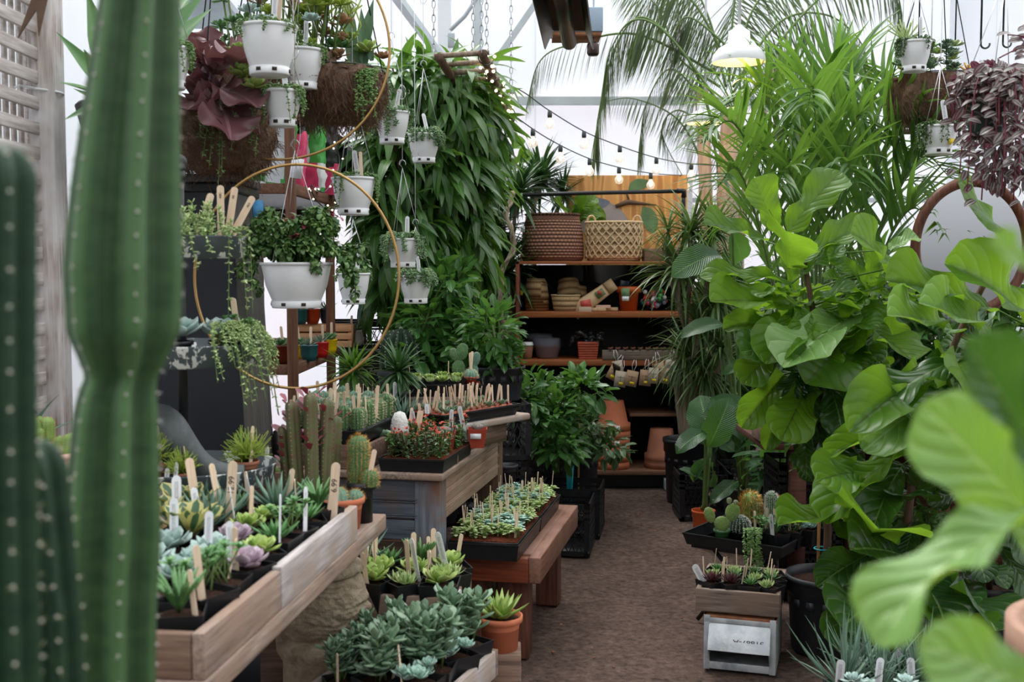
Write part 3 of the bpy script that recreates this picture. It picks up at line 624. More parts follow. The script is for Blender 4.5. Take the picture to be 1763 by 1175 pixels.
for k in range(2): tag(put('terracotta_pot', me, loc=(SX(1141, SF+.12), SF+.12, Z3+k*.04)), ['lower of two dusty brown terracotta pots stacked upside down at the shelf right', 'upper of two dusty brown terracotta pots stacked upside down at the shelf right'][k], 'pot', 'pair of dusty upturned terracotta pots')

# ---- mural board and pipe rail behind the shelf
YB = 8.35
a0 = P(975, 302, YB); a1 = P(1182, 470, YB)
root = thing('mural_board', 'plywood board painted with a branch and green leaves behind the shelf unit', 'mural', ((a0[0]+a1[0])/2, YB, 0))
m = MB(); m.box((0, .012, (a0[2]+a1[2])/2), (a1[0]-a0[0], .02, a0[2]-a1[2])); m.build('plywood', M['ply'], root, bevel=.001)
cx = (a0[0]+a1[0])/2
def flat(pts, mat, nm, dy):
    q = [P(x, y, YB)-(cx, YB, 0) for x, y in pts]; q = spline(q+[q[0]], 40)[:-1]; c = q.mean(0); n = len(q)
    v = np.vstack([q, [c]]); v[:, 1] = -dy; m = MB(); m.add(v, t=[(i, (i+1) % n, n) for i in range(n)]); m.build(nm, mat, root)
flat([(1081, 330), (1086, 315), (1100, 308), (1125, 314), (1105, 326), (1092, 330)], M['mural_green'], 'painted_leaf', .003)
flat([(1106, 356), (1122, 360), (1133, 378), (1128, 400), (1113, 395), (1104, 375)], M['mural_green'], 'painted_leaf', .003)
flat([(1008, 345), (1030, 342), (1062, 356), (1082, 380), (1080, 400), (1000, 400), (1002, 365)], M['mural_grey'], 'painted_fruit', .003)
flat([(1010, 345), (1030, 341), (1050, 348), (1035, 360), (1008, 368)], M['mural_blue'], 'painted_shadowy_fruit', .0045)
m = MB(); m.tube([P(1060, 356, YB)-(cx, YB+.004, 0), P(1080, 348, YB)-(cx, YB+.004, 0), P(1100, 350, YB)-(cx, YB+.004, 0), P(1130, 353, YB)-(cx, YB+.004, 0)], [.014, .02, .012, .003], 8); m.tube([P(1083, 345, YB)-(cx, YB+.004, 0), P(1078, 330, YB)-(cx, YB+.004, 0)], .007); m.build('painted_branch', M['mural_brown'], root)
YR = SF+.1
m = MB(); m.tube([P(838, 338, YR), P(1000, 333, YR), P(1175, 329, YR)], .014, 10); m.tube([P(1177, 329, YR), P(1177, 352, YR), P(1179, 352, YR)*(1, 1, 0)+(0, 0, ZT+.0)], .014, 10); m.tube([P(1166, 329, YR), P(1178, 329, YR), P(1177, 340, YR)], .019, 10)
m.tube([P(843, 338, YR), P(843, 352, YR)*(1, 1, 0)], .014, 10)
tag(m.build('pipe_rail', M['iron'], smooth=True), 'black iron pipe rail running above the baskets on the shelf unit', 'pipe rail')

# ================================================================ left furniture
# ---- blue grey dresser table
c = WZ(762, 818, .75); ANG = -.205
DR = thing('weathered_table', 'old table with flaking blue-grey front and tan side apron behind the bench', 'table', (c[0], c[1], 0), ANG)
w, d = .72, 1.12
m = MB(); m.box((-w/2, d/2, .737), (w, d, .026)); m.build('top', M['grey_wood_y'], DR, bevel=.006)
m = MB()
for k, (z0, z1) in enumerate([(.50, .575), (.578, .645), (.648, .722)]): m.box((-w/2-.02, .035, (z0+z1)/2), (w-.16, .02, z1-z0-.003))
for z in (.585, .592, .640, .648, .652): m.box((-w/2-.02, .024, z), (w-.16, .006, .003))
m.build('front_apron', M['blue_wood_x'], DR, bevel=.001)
xsx = np.linspace(-w+.1, -.1, 40); zz = .50-.035*np.clip(np.sin((xsx+.1)*14), 0, 1)-.012
m = MB(); m.grid(np.array([[(x, .03, .502), (x, .03, z), (x, .045, z), (x, .045, .502)] for x, z in zip(xsx, zz)]), cv=True); m.build('scalloped_rail', M['box_wood_x'], DR)
for (x, y, mt) in ((-.065, .07, 'blue_wood_z'), (-w+.065, .07, 'blue_wood_z'), (-.065, d-.07, 'trunk'), (-w+.065, d-.07, 'trunk')):
    m = MB(); m.box((x, y, .36), (.095, .095, .72)); m.build('leg', M[mt], DR, bevel=.004)
m = MB()
for k in range(3): m.box((-.03, d/2, .565+.028+k*.054), (.02, d-.2, .052))
for z in (.60, .607, .650, .657, .70): m.box((-.019, d/2, z), (.005, d-.2, .0025))
m.build('side_apron', M['tan_wood_y'], DR, bevel=.001)
def dr(x, y): ca, sa = math.cos(ANG), math.sin(ANG); return (c[0]+x*ca-y*sa, c[1]+x*sa+y*ca)
# ---- redwood bench
b = WZ(930, 962, .42)
BN = thing('redwood_bench', 'low stained redwood bench carrying the long black seedling trays', 'bench', (b[0], b[1], 0), ANG)
w, d = .345, .94
m = MB(); m.box((-w/2, d/2+.03, .395), (w, d-.05, .05)); m.build('seat', M['bench_wood_y'], BN, bevel=.003)
m = MB(); m.box((-.022, d/2, .372), (.045, d, .098)); m.build('side_rail', M['bench_wood_y'], BN, bevel=.005)
m = MB(); m.box((-w/2-.022, .02, .369), (w-.045, .042, .095)); m.build('end_rail', M['bench_wood_x'], BN, bevel=.005)
for x, y in ((-.115, .15), (-.115, d-.10), (-w+.06, .15), (-w+.06, d-.10)):
    m = MB(); m.box((x, y, .162), (.098, .098, .325)); m.build('leg', M['bench_wood_z'], BN, bevel=.004)
bc = b
def bn(x, y): ca, sa = math.cos(ANG), math.sin(ANG); return (bc[0]+x*ca-y*sa, bc[1]+x*sa+y*ca)
# ---- long table with the plank box of potted succulents
PA = -.124; pc = np.array((-.516, 1.866))
def pl(x, y): ca, sa = math.cos(PA), math.sin(PA); return (pc[0]+x*ca-y*sa, pc[1]+x*sa+y*ca)
LT = thing('plank_table', 'rough plank table under the front box of potted succulents', 'table', (*pl(0, 0), 0), PA)
m = MB(); m.box((.002-.42, .59, .778), (.84, 1.42, .044)); m.build('top', M['grey_wood_y'], LT, bevel=.004)
for x, y in ((-.76, .0), (-.76, 1.24), (-.3, .2)):
    m = MB(); m.box((x, y, .378), (.07, .07, .756)); m.build('leg', M['trunk'], LT, bevel=.004)
PB = thing('succulent_box', 'long weathered plank box full of potted succulents on the front table', 'planter box', (*pl(0, 0), .80), PA)
bw, bd, bh = .56, 1.0, .088
for (y0, y1, mt, h) in ((0, .40, 'grey_wood_y', bh-.006), (.402, 1.0, 'pale_wood_y', bh)):
    m = MB(); m.box((-.011, (y0+y1)/2, h/2+.0), (.022, y1-y0-.003, h)); m.build('side_board', M[mt], PB, bevel=.003)
m = MB(); m.box((-bw+.011, .5, .04), (.022, 1.0, .08)); m.build('side_board', M['grey_wood_y'], PB, bevel=.003)
for y in (.011, 1.0-.011): m = MB(); m.box((-bw/2, y, .04), (bw-.046, .022, .08)); m.build('end_board', M['box_wood_x'], PB, bevel=.003)
m = MB(); m.box((-bw/2, .5, .008), (bw-.05, .95, .012)); m.build('bottom_board', M['box_wood_x'], PB)
# ---- stepped boxes of succulents
S1 = WZ(858, 1118, .43); S1A = -.36
def s1(x, y): ca, sa = math.cos(S1A), math.sin(S1A); return (S1[0]+x*ca-y*sa, S1[1]+x*sa+y*ca)
q = s1(-.18, -.22); plankbox('step_box', 'lowest pale plank box of grey-green succulents at the bottom of the picture', .36, .44, .075, (*q, .355), S1A, M['grey_wood_x'], M['pale_wood_y'], cat='planter box')
S2 = WZ(812, 985, .56); S2A = -.15
def s2(x, y): ca, sa = math.cos(S2A), math.sin(S2A); return (S2[0]+x*ca-y*sa, S2[1]+x*sa+y*ca)
q = s2(-.20, -.14); plankbox('step_box', 'raised grey plank box of lime and green succulents beside the stone head', .40, .28, .08, (*q, .48), S2A, M['grey_wood_x'], M['grey_wood_y'], cat='planter box')
m = MB(); q = s2(-.20, -.14); m.box((0, 0, .236), (.36, .24, .472)); o = m.build('riser_box', M['box_wood_x'], loc=(*q, 0), bevel=.004); o.rotation_euler.z = S2A; tag(o, 'brown wooden riser under the raised box of lime succulents', 'riser')
m = MB(); q = s1(-.18, -.22); m.box((0, 0, .173), (.30, .38, .346)); o = m.build('riser_box', M['box_wood_x'], loc=(*q, 0), bevel=.004); o.rotation_euler.z = S1A; tag(o, 'brown wooden riser under the lowest plank box', 'riser')
# ---- stone head on its pedestal
hx, hy = P(549, 1050, 3.12)[:2]
root = thing('stone_head', 'carved limestone head with curled hair, facing right, under the front table', 'statue', (hx, hy, 0))
nu, nv = 90, 120; th = np.linspace(.0, PI, nu); ph = np.linspace(0, 2*PI, nv, endpoint=False)
T_, P_ = np.meshgrid(th, ph, indexing='ij'); zc = np.cos(T_)
rad = np.sin(T_)**.45*np.where(zc > 0, 1-.05*zc, 1-.22*np.abs(zc)**2)
face = np.exp(-((((P_+PI) % (2*PI))-PI)/.55)**2)
nose = np.exp(-((((P_+PI) % (2*PI))-PI)/.16)**2)
prof = .10*nose*np.exp(-((zc+.12)/.14)**2)+.035*face*np.exp(-((zc-.12)/.07)**2)-.05*face*np.exp(-((zc-.02)/.05)**2)+.05*face*np.exp(-((zc+.42)/.05)**2)-.04*face*np.exp(-((zc+.34)/.03)**2)+.07*face*np.exp(-((zc+.66)/.12)**2)-.035*face*np.exp(-((zc+.52)/.04)**2)
eye = sum(-.045*np.exp(-((((P_+PI) % (2*PI))-PI-s*.36)/.13)**2)*np.exp(-((zc-.0)/.06)**2) for s in (-1, 1))
hair = (1-face)*(.035*np.sin(P_*13+7*np.sin(zc*7))*np.sin(zc*17+5*np.sin(P_*5)))*(zc < .75)+.02*NR.rand(nu, nv)*.5
rr = rad*(1+prof+eye+hair)
G3 = np.stack([rr*np.cos(P_)*.135, rr*np.sin(P_)*.12, .560+zc*.122], -1)
m = MB(); m.grid(G3, cv=True); m.lathe([(.001, .676), (.10, .678), (.122, .668), (.126, .652), (.11, .640), (.001, .636)], 40); m.build('head', M['stone'], root)
m = MB(); m.lathe([(.12, .0), (.13, .02), (.13, .08), (.105, .1), (.1, .40), (.118, .43), (.12, .46), (.09, .475), (.001, .475)], 40); m.build('pedestal', M['stone'], root)

# ---- tall dark tapered bin / pedestal behind the tiered stand
fl = P(412, 640, 3.75)
def hexa(q0, q1):       # two quads of four corners, bottom and top
    return np.array(list(q0)+list(q1)), [(0, 3, 2, 1), (4, 5, 6, 7), (0, 1, 5, 4), (1, 2, 6, 5), (2, 3, 7, 6), (3, 0, 4, 7)]
root = thing('tapered_cabinet', 'tall tapering blue-black sheet metal cabinet behind the tiered stand', 'cabinet', (0, 0, 0))
Yn, Yf = 3.72, 4.12
zt = float(P(400, 315, Yn)[2])
def cor(pxb, pxt, Y): return P(pxb, 900, Y)[0], P(pxt, 320, Y)[0]
xr0, xr1 = (432-881.5)/F*Yn, (401-881.5)/F*Yn
xl0, xl1 = xr0-.42, xr1-.30; xb0, xb1 = (482-881.5)/F*Yf, (445-881.5)/F*Yf
v, f = hexa([(xl0, Yn, .3), (xr0, Yn, .3), (xb0, Yf, .3), (xl0-.0, Yf, .3)], [(xl1, Yn, zt), (xr1, Yn, zt), (xb1, Yf, zt), (xl1, Yf, zt)])
m = MB(); m.add(v, f, m=0); o = m.build('body', [M['blue_black_metal'], M['grey_black_metal']], root, smooth=False, bevel=.004)
for p in o.data.polygons:
    if p.normal.x > .5: p.material_index = 1
m = MB(); m.box(((xl0+xb0)/2, (Yn+Yf)/2, .15), (.5, .42, .3)); m.build('plinth', M['blue_black_metal'], root)
def ring(zb_, zt_, o1, nm, mt):
    v, f = hexa([(xl1-o1, Yn-o1, zb_), (xr1+o1, Yn-o1, zb_), (xb1+o1*.6, Yf+o1, zb_), (xl1-o1, Yf+o1, zb_)], [(xl1-o1, Yn-o1, zt_), (xr1+o1, Yn-o1, zt_), (xb1+o1*.6, Yf+o1, zt_), (xl1-o1, Yf+o1, zt_)])
    m = MB(); m.add(v, f); m.build(nm, mt, root, smooth=False, bevel=.006)
ring(zt-.03, zt+.0, .012, 'cornice', M['iron']); ring(zt+.002, zt+.028, .022, 'lid', M['heater_blue'] if 0 else M['grey_black_metal'])
m = MB(); p = P(437, 360, 3.98); m.box((0, 0, 0), (.004, .05, .06)); o = m.build('tape_patch', M['blue_tape'], root, loc=(p[0]+.014, 3.98, p[2]), label='piece of blue tape'); o.rotation_euler = (0, -.06, -.58)
m = MB(); q = P(480, 765, 4.1); m.box(q, (.03, .05, .10)); m.ball(q+(.03, -.02, .02), .016); m.ball(q+(.03, -.02, -.03), .014); m.build('hinge', M['iron'], root)

# ---- three tier round stand
cx3 = -.872; cy3 = 3.0
root = thing('tiered_stand', 'three-tier stand of round zinc trays with chipped white paint, holding succulents', 'tiered stand', (cx3, cy3, .80))
tiers = []
for (r, ry, yt, yb) in ((.165, .14, 405, 445), (.20, .17, 598, 638), (.235, .20, 822, 858)):
    z1 = float(P(310, yt, cy3-ry)[2])-.80; z0 = max(.012, float(P(310, yb, cy3-ry)[2])-.80)
    m = MB(); m.lathe([(.001, z0), (r-.01, z0), (r, z0+.004), (r+.006, z1-.004), (r+.009, z1), (r+.003, z1), (r-.004, z0+.012), (.001, z0+.01)], 56, sy=ry/r); m.build('tray', M['chipped_metal'], root); tiers.append((r, ry, z0+.80, z1+.80))
zt3 = float(P(316, 300, 3.1)[2])-.8
m = MB(); m.tube([(0, 0, .01), (0, 0, zt3)], .013, 12); m.build('pole', M['iron'], root)
m = MB(); m.tube([(0, 0, zt3-.03), (0, 0, zt3)], .017, 12); m.ball((0, 0, zt3+.022), .023, 16); m.build('finial', M['iron'], root)
m = MB()
for k in range(3): a = k*2.09+.5; m.tube([(0, 0, .006), (.18*math.cos(a), .15*math.sin(a), .006)], .006, 8)
m.build('feet', M['iron'], root)
# zinc scoop divider in the bottom tray
t = np.linspace(0, 1, 26); hz = .15*(1-1/(1+np.exp(-(t-.5)*11)))+.05; xx = -.12+t*.27; yy = cy3-.03-.10*np.sin(t*PI*.5)
Gt = np.array([[(x, y, tiers[2][2]+.02), (x, y, tiers[2][2]+.02+h)] for x, y, h in zip(xx, yy, hz)]); Gb = Gt+(0, .005, 0)
m = MB(); m.grid(np.concatenate([Gt, Gb[:, ::-1]], 1), cv=True); o = m.build('metal_scoop', M['zinc'], loc=(cx3+.04, 0, 0)); tag(o, 'curved dark zinc divider standing in the bottom tray of the tiered stand', 'divider')

# ---- rusty brown rack with soil bags
RX = (503-881.5)/F*5.0
root = thing('storage_rack', 'rusty brown rack with bags of potting soil above and glazed pots below', 'rack', (0, 0, 0))
posts = [(503, 5.0), (569, 5.85), (624, 6.9)]
for px, Y in posts:
    x = (px-881.5)/F*Y; m = MB(); m.box((x, Y, 1.1), (.042, .042, 2.2)); m.build('post', M['stand_wood_z'], root, bevel=.003)
xs_ = [(px-881.5)/F*Y for px, Y in posts]
for px, Y, x in ((0, 5.0, xs_[0]-.62), (0, 6.9, xs_[2]-.62)): m = MB(); m.box((x, Y, 1.1), (.042, .042, 2.2)); m.build('post', M['stand_wood_z'], root, bevel=.003)
for z, nm in ((float(P(503, 192, 5)[2]), 'top'), (float(P(503, 325, 5)[2]), 'mid'), (float(P(503, 637, 5)[2]), 'low')):
    m = MB(); m.bar((xs_[0], 5.0, z), (xs_[2], 6.9, z), .03, .05); m.build('side_rail', M['stand_wood_y'], root, bevel=.003)
    m = MB(); m.bar((xs_[0]-.62, 5.0, z), (xs_[0], 5.0, z), .03, .045); m.build('front_rail', M['stand_wood_y'], root, bevel=.003)
    v = np.array([(xs_[0]-.62, 5.0, z), (xs_[0], 5.0, z), (xs_[2], 6.9, z), (xs_[2]-.62, 6.9, z)]); v2 = v+(0, 0, .018); vv, f = hexa(v, v2)
    m = MB(); m.add(vv, f); m.build('deck', M['grey_steel'] if nm != 'low' else M['stand_wood_y'], root, smooth=False)
RZ1 = float(P(503, 325, 5)[2])+.018; RZ2 = float(P(503, 637, 5)[2])+.018; RZ0 = float(P(503, 192, 5)[2])+.018
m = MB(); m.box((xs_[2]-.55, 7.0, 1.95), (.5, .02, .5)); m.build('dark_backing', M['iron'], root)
# ================================================================ plant building
PROF = {
 'lance': lambda t: np.sin(PI*np.clip(t, 0, 1)**.75)**.85+.02,
 'oval': lambda t: np.sin(PI*np.clip(t, 0, 1)**.9)**.65+.02,
 'strap': lambda t: np.interp(t, [0, .1, .55, 1], [.55, .9, 1, .02]),
 'spoon': lambda t: np.interp(t, [0, .2, .45, .7, .88, 1], [.35, .5, .8, 1, .82, .08]),
 'fiddle': lambda t: np.interp(t, [0, .03, .10, .22, .35, .50, .66, .80, .91, .97, 1], [.04, .28, .56, .60, .54, .70, .95, 1, .84, .55, .15]),
 'spear': lambda t: np.interp(t, [0, .15, .5, 1], [.8, 1, .75, .02]),
 'paddle': lambda t: np.interp(t, [0, .1, .3, .6, .85, 1], [.1, .6, .95, 1, .7, .05]),
}
def leaf(L=1, W=.3, prof='lance', bend=.6, fold=.1, wave=0, wf=3, nl=8, nw=4, seed=0, curlx=0, bp=1.0):
    t = np.linspace(0, 1, nl+1); ang = -bend*t**bp; dt = L/nl
    y = np.concatenate([[0], np.cumsum(np.cos(ang[:-1])*dt)]); z = np.concatenate([[0], np.cumsum(np.sin(ang[:-1])*dt)])
    w = W/2*PROF[prof](t); s = np.linspace(-1, 1, nw+1); rs = np.random.RandomState(seed); ph = rs.uniform(0, 6, 2)
    Sx, Tt = np.meshgrid(s, t); Wt = w[:, None]
    h = fold*np.abs(Sx)*Wt-curlx*Sx**2*Wt+wave*W*Sx**2*np.sin(wf*2*PI*Tt+np.where(Sx > 0, ph[0], ph[1]))*np.sin(PI*np.clip(Tt, 0, 1))**.4
    Wd = 1+.16*wave/(.1+wave)*np.sin(wf*9*Tt+ph[0])*np.abs(Sx)
    G_ = np.stack([Sx*Wt*Wd, y[:, None]-np.sin(ang)[:, None]*h, z[:, None]+np.cos(ang)[:, None]*h], -1)
    n = (nl+1)*(nw+1); I = np.arange(n).reshape(nl+1, nw+1)
    q = np.stack([I[:-1, :-1], I[:-1, 1:], I[1:, 1:], I[1:, :-1]], -1).reshape(-1, 4)
    return G_.reshape(-1, 3), q, np.stack([(Sx+1)/2, Tt], -1).reshape(-1, 2)
def fat(L=1, W=.4, T=.1, prof='spoon', bend=-.4, nl=6, n=8, pinch=1.0):
    t = np.linspace(0, 1, nl+1); ang = -bend*t; dt = L/nl
    y = np.concatenate([[0], np.cumsum(np.cos(ang[:-1])*dt)]); z = np.concatenate([[0], np.cumsum(np.sin(ang[:-1])*dt)])
    w = PROF[prof](t); a = np.linspace(0, 2*PI, n, endpoint=False); X = np.cos(a)[None]*w[:, None]*W/2
    H = np.sin(a)[None]*np.where(np.sin(a) > 0, .35, 1)[None]*(w[:, None]**.6)*T/2
    G_ = np.stack([X, y[:, None]-np.sin(ang)[:, None]*H, z[:, None]+np.cos(ang)[:, None]*H], -1)
    I = np.arange((nl+1)*n).reshape(nl+1, n); I = np.hstack([I, I[:, :1]])
    q = np.stack([I[:-1, :-1], I[:-1, 1:], I[1:, 1:], I[1:, :-1]], -1).reshape(-1, 4)
    U = np.broadcast_to(.5+.5*np.cos(a)[None], X.shape); return G_.reshape(-1, 3), q, np.stack([U, np.broadcast_to(t[:, None], X.shape)], -1).reshape(-1, 2)
def rosette(m, c=(0, 0, 0), n=26, lf=None, size=.05, e0=.12, e1=1.35, lmin=.35, mi=0, rs=NR, stem=0):
    k = np.arange(n); f = k/max(1, n-1); a = k*2.39996+rs.uniform(0, 6); el = e0+(e1-e0)*f**.9+rs.uniform(-.07, .07, n)
    d = np.stack([np.cos(a)*np.cos(el), np.sin(a)*np.cos(el), np.sin(el)], 1); Rm = frames(d)
    sc = size*(1-(1-lmin)*f**1.3)*rs.uniform(.9, 1.08, n)
    return m.inst(lf, Rm, np.array(c)+d*.0+np.stack([0*f, 0*f, stem*f], 1), sc, mi)
def bush(m, c, rad, n, lfs, size, droop=.2, shell=.55, rs=NR, mi=0, up=(0, 0, 1), zlo=-1, zhi=1, jit=.6, flat=.0):
    """leaves spread through an ellipsoid, pointing outwards and down"""
    for j, lf in enumerate(lfs):
        N = n//len(lfs); u = rdir(N, zlo, zhi, rs); r = shell+(1-shell)*rs.uniform(0, 1, N)**.6
        p = np.array(c)+u*np.array(rad)*r[:, None]; d = nrm(u+rdir(N, -1, 1, rs)*jit+np.array((0, 0, -droop)))
        Rm = frames(d, nrm(np.array(up)+rdir(N, -1, 1, rs)*.35), rs.uniform(-.5, .5, N)); m.inst(lf, Rm, p, rs.uniform(size[0], size[1], N), mi)
def twigs(m, root, tips, r=.006, mi=0, n=5, sag=.0):
    root = np.array(root, float)
    for t in tips:
        t = np.array(t, float); mid = (root+t)/2+(0, 0, np.linalg.norm(t-root)*.12)+NR.uniform(-.02, .02, 3); m.tube(spline([root, mid, t], n+2), np.linspace(r, r*.4, n+2), 6, m=mi)
def frond(m, pts, Ll, lf, n=46, ang=.85, grav=.3, start=.15, rr=.008, mi=0, mr=1, rs=NR, taper=.55, vee=.3):
    """feather palm frond along a spline"""
    s = spline(pts, 40); d = nrm(np.gradient(s, axis=0)); m.tube(s, np.linspace(rr, rr*.25, 40), 6, m=mr)
    for side in (-1, 1):
        t = np.linspace(start, .995, n)+rs.uniform(-.006, .006, n); i = np.clip(t*39, 0, 39); i0 = i.astype(int)
        p = s[i0]; T_ = d[i0]; sd = nrm(np.cross(T_, (0, 0, 1.))); upn = np.cross(sd, T_)
        a = ang*(1-.45*(t-start)); dd = nrm(T_*np.cos(a)[:, None]+sd*side*np.sin(a)[:, None]+upn*vee+rs.normal(0, .09, (n, 3))+np.array((0, 0, -grav)))
        sc = Ll*np.sin(PI*np.clip((t-start)/(1-start)*.8+.17, 0, 1))**taper*rs.uniform(.85, 1.1, n)
        m.inst(lf, frames(dd, upn if abs(upn[0][2]) > 0 else (0, 0, 1)), p, sc, mi)
def spiky(m, c, n, lfs, size, e0=-.5, e1=1.4, rs=NR, mi=0):
    for lf in lfs:
        N = n//len(lfs); u = rs.uniform(0, 1, N); el = e0+(e1-e0)*u; a = rs.uniform(0, 2*PI, N)
        d = np.stack([np.cos(a)*np.cos(el), np.sin(a)*np.cos(el), np.sin(el)], 1); m.inst(lf, frames(d), np.array(c)+np.zeros((N, 3)), rs.uniform(size[0], size[1], N), mi)
def trail(m, pts, lf, size, n, mi=0, ms=1, r=.0011, spread=.9, rs=NR):
    s = spline(pts, 30); m.tube(s, r, 5, m=ms); i = rs.uniform(0, 29, n).astype(int); p = s[i]
    m.inst(lf, frames(nrm(rdir(n, -.8, .6, rs)*spread+(0, 0, -.25))), p, rs.uniform(size*.8, size*1.2, n), mi)
def cactus(m, r=.02, h=.1, ribs=10, depth=.16, c=(0, 0, 0), az=.012, spine=.008, ns=4, mi=(0, 1, 2), top=.5, base=.85, lean=(0, 0), ar=.0016, rs=NR, path=None, rad=None, nz=None):
    nz = nz or max(10, int(h/az)); t = np.linspace(0, 1, nz+1); zt = t*h
    rr = r*np.where(t < .15, base+(1-base)*t/.15, 1); hd = r*1.1*(1 if top == .5 else top*2)
    cap = np.clip((zt-(h-hd))/hd, 0, 1); rr = rr*np.sqrt(np.clip(1-cap**2, 0, 1))
    if rad is not None: rr = rr*np.interp(t, rad[0], rad[1])
    nA = ribs*8; A = np.linspace(0, 2*PI, nA, endpoint=False); w = np.abs(np.cos(A*ribs/2))**1.2
    cen = np.stack([c[0]+lean[0]*t*h, c[1]+lean[1]*t*h, c[2]+zt], 1) if path is None else (np.array(path) if len(path) == nz+1 else spline(path, nz+1))
    Rr = rr[:, None]*(1-depth+depth*w[None])
    G_ = np.stack([cen[:, 0:1]+Rr*np.cos(A), cen[:, 1:2]+Rr*np.sin(A), np.broadcast_to(cen[:, 2:3], Rr.shape)], -1); m.grid(G_, cv=True, m=mi[0])
    zs = np.arange(az*.7, h*1.0, az); P_, N_ = [], []
    for k in range(ribs):
        a = 2*PI*k/ribs
        for z in zs:
            z2 = min(h*.995, z+rs.uniform(-.15, .15)*az); f = z2/h; q = np.interp(f, t, rr)
            cc = np.array([np.interp(f, t, cen[:, j]) for j in range(3)]); P_.append(cc+(q*math.cos(a)*1.0, q*math.sin(a)*1.0, 0)); N_.append((math.cos(a), math.sin(a), .25+(f > .93)*1.5))
    P_ = np.array(P_); N_ = nrm(np.array(N_))
    ico = MB().ball((0, 0, 0), 1, 6); blob = (ico.v[0], ico.q[0], ico.uv[0]); m.inst(blob, frames(N_), P_, ar, mi[1])
    if ns:
        sv = np.array([(-.05, 0, 0), (.05, 0, 0), (.012, 1, 0), (-.012, 1, 0), (0, 0, .05), (0, 1, .01)]); sq = np.array([(0, 1, 2, 3), (4, 1, 2, 5)])
        for j in range(ns):
            d = nrm(N_+rdir(len(N_), -1, 1, rs)*.95); m.inst((sv, sq, np.zeros((6, 2))), frames(d), P_, rs.uniform(.6, 1.1, len(P_))*spine*(.12 if False else 1), mi[2])
def thin_spine_scale(): pass
def mk(mb, name, mats): return mb.mesh(name, mats)
# ---- shared leaf shapes
LF = dict(
 alii=[leaf(1, .19, 'lance', b, .25, .03, 2, 8, 2, seed=i) for i, b in enumerate((.9, 1.3, .6))],
 citrus=[leaf(1, .42, 'oval', b, .25, .04, 2, 6, 4, seed=i) for i, b in enumerate((.5, .9, .2))],
 palm=[leaf(1, .070, 'strap', b, .35, 0, 1, 6, 2, seed=i) for i, b in enumerate((.35, .8))],
 queen=[leaf(1, .026, 'strap', .12, .3, 0, 1, 5, 1)],
 drac=[leaf(1, .050, 'strap', b, .3, 0, 1, 7, 2, seed=i) for i, b in enumerate((.5, 1.3, .9))],
 yucca=[leaf(1, .085, 'strap', b, .3, 0, 1, 6, 2, seed=i) for i, b in enumerate((.3, .8))],
 fiddle=[leaf(1, .57, 'fiddle', b, f, w, 2.2, 20, 10, seed=i, bp=1.4) for i, (b, f, w) in enumerate(((.5, .18, .11), (1.0, .3, .13), (.25, .4, .10), (1.5, .15, .14), (.7, .5, .12)))],
 bop=[leaf(1, .42, 'paddle', b, .3, .03, 2, 14, 6, seed=i) for i, b in enumerate((.6, 1.1))],
 trad=[leaf(1, .52, 'oval', b, .25, 0, 1, 6, 6, seed=i) for i, b in enumerate((.5, .9))],
 curly=[leaf(1, .5, 'oval', b, .3, .06, 1.5, 6, 4, seed=i, curlx=.3) for i, b in enumerate((1.5, 2.3))],
 small=[leaf(1, .55, 'oval', .5, .2, 0, 1, 4, 2)],
 bead=[fat(1, .8, .7, 'oval', 0, 4, 6)],
 plump=[fat(1, .42, .38, 'oval', -.3, 5, 6)],
 eche=fat(1, .62, .18, 'spoon', -.55, 6, 8), spear=fat(1, .34, .16, 'spear', -.35, 5, 6), narrow=fat(1, .17, .12, 'spear', -.35, 5, 6),
 jade=fat(1, .48, .22, 'spoon', -.15, 6, 8), semp=fat(1, .42, .14, 'spear', -.7, 5, 6), needle=fat(1, .10, .08, 'spear', -.2, 4, 5),
 broad=leaf(1, .5, 'spoon', -.3, .25, .05, 2, 8, 4), sedumleaf=leaf(1, .6, 'spoon', .2, .15, 0, 1, 4, 2))
# ---- stick markers
def stickmesh(L=.115, w=.0125, t=.0018, pointed=False, name='plant_marker', mat='stick'):
    a = np.linspace(0, PI, 7); out = [(-w/2, -.03)]+[(-w/2*math.cos(x), L-.03-w/2+w/2*math.sin(x)) for x in a]+[(w/2, -.03)]
    if pointed: out[0] = (-w*.2, -.045); out[-1] = (w*.2, -.045); out.insert(1, (-w/2, -.01)); out.insert(-1, (w/2, -.01))
    o = np.array(out); n = len(o); v = np.vstack([np.c_[o[:, 0], np.full(n, -t/2), o[:, 1]], np.c_[o[:, 0], np.full(n, t/2), o[:, 1]], [(0, -t/2, L*.4), (0, t/2, L*.4)]])
    uv = np.c_[v[:, 0]/w+.5, (v[:, 2]+.03)/L]; tr = []; q = []
    for i in range(n): j = (i+1) % n; tr += [(i, j, 2*n), (n+j, n+i, 2*n+1)]; q.append((j, i, n+i, n+j))
    return MB().add(v, q, tr, uv).mesh(name, M[mat], smooth=False)
STK = stickmesh(); STKS = stickmesh(.10, .0095); STKB = stickmesh(.15, .019, .002); LAB = stickmesh(.12, .018, .001, True, mat='label'); LABB = stickmesh(.14, .024, .001, True, mat='label')
PIN = stickmesh(.11, .0045, .002)
def mark(me, x, y, z, tilt=.18, rz=None): return ('plant_marker', me, (x, y, z), (R.uniform(-tilt, tilt), R.uniform(-tilt, tilt), R.uniform(-.5, .5) if rz is None else rz))
def rpot(r, h, mat, rim=.2, lip=.003): return MB().lathe(potprof(r, h, rim, lip, .78, .003), 24).mesh('pot', M[mat])
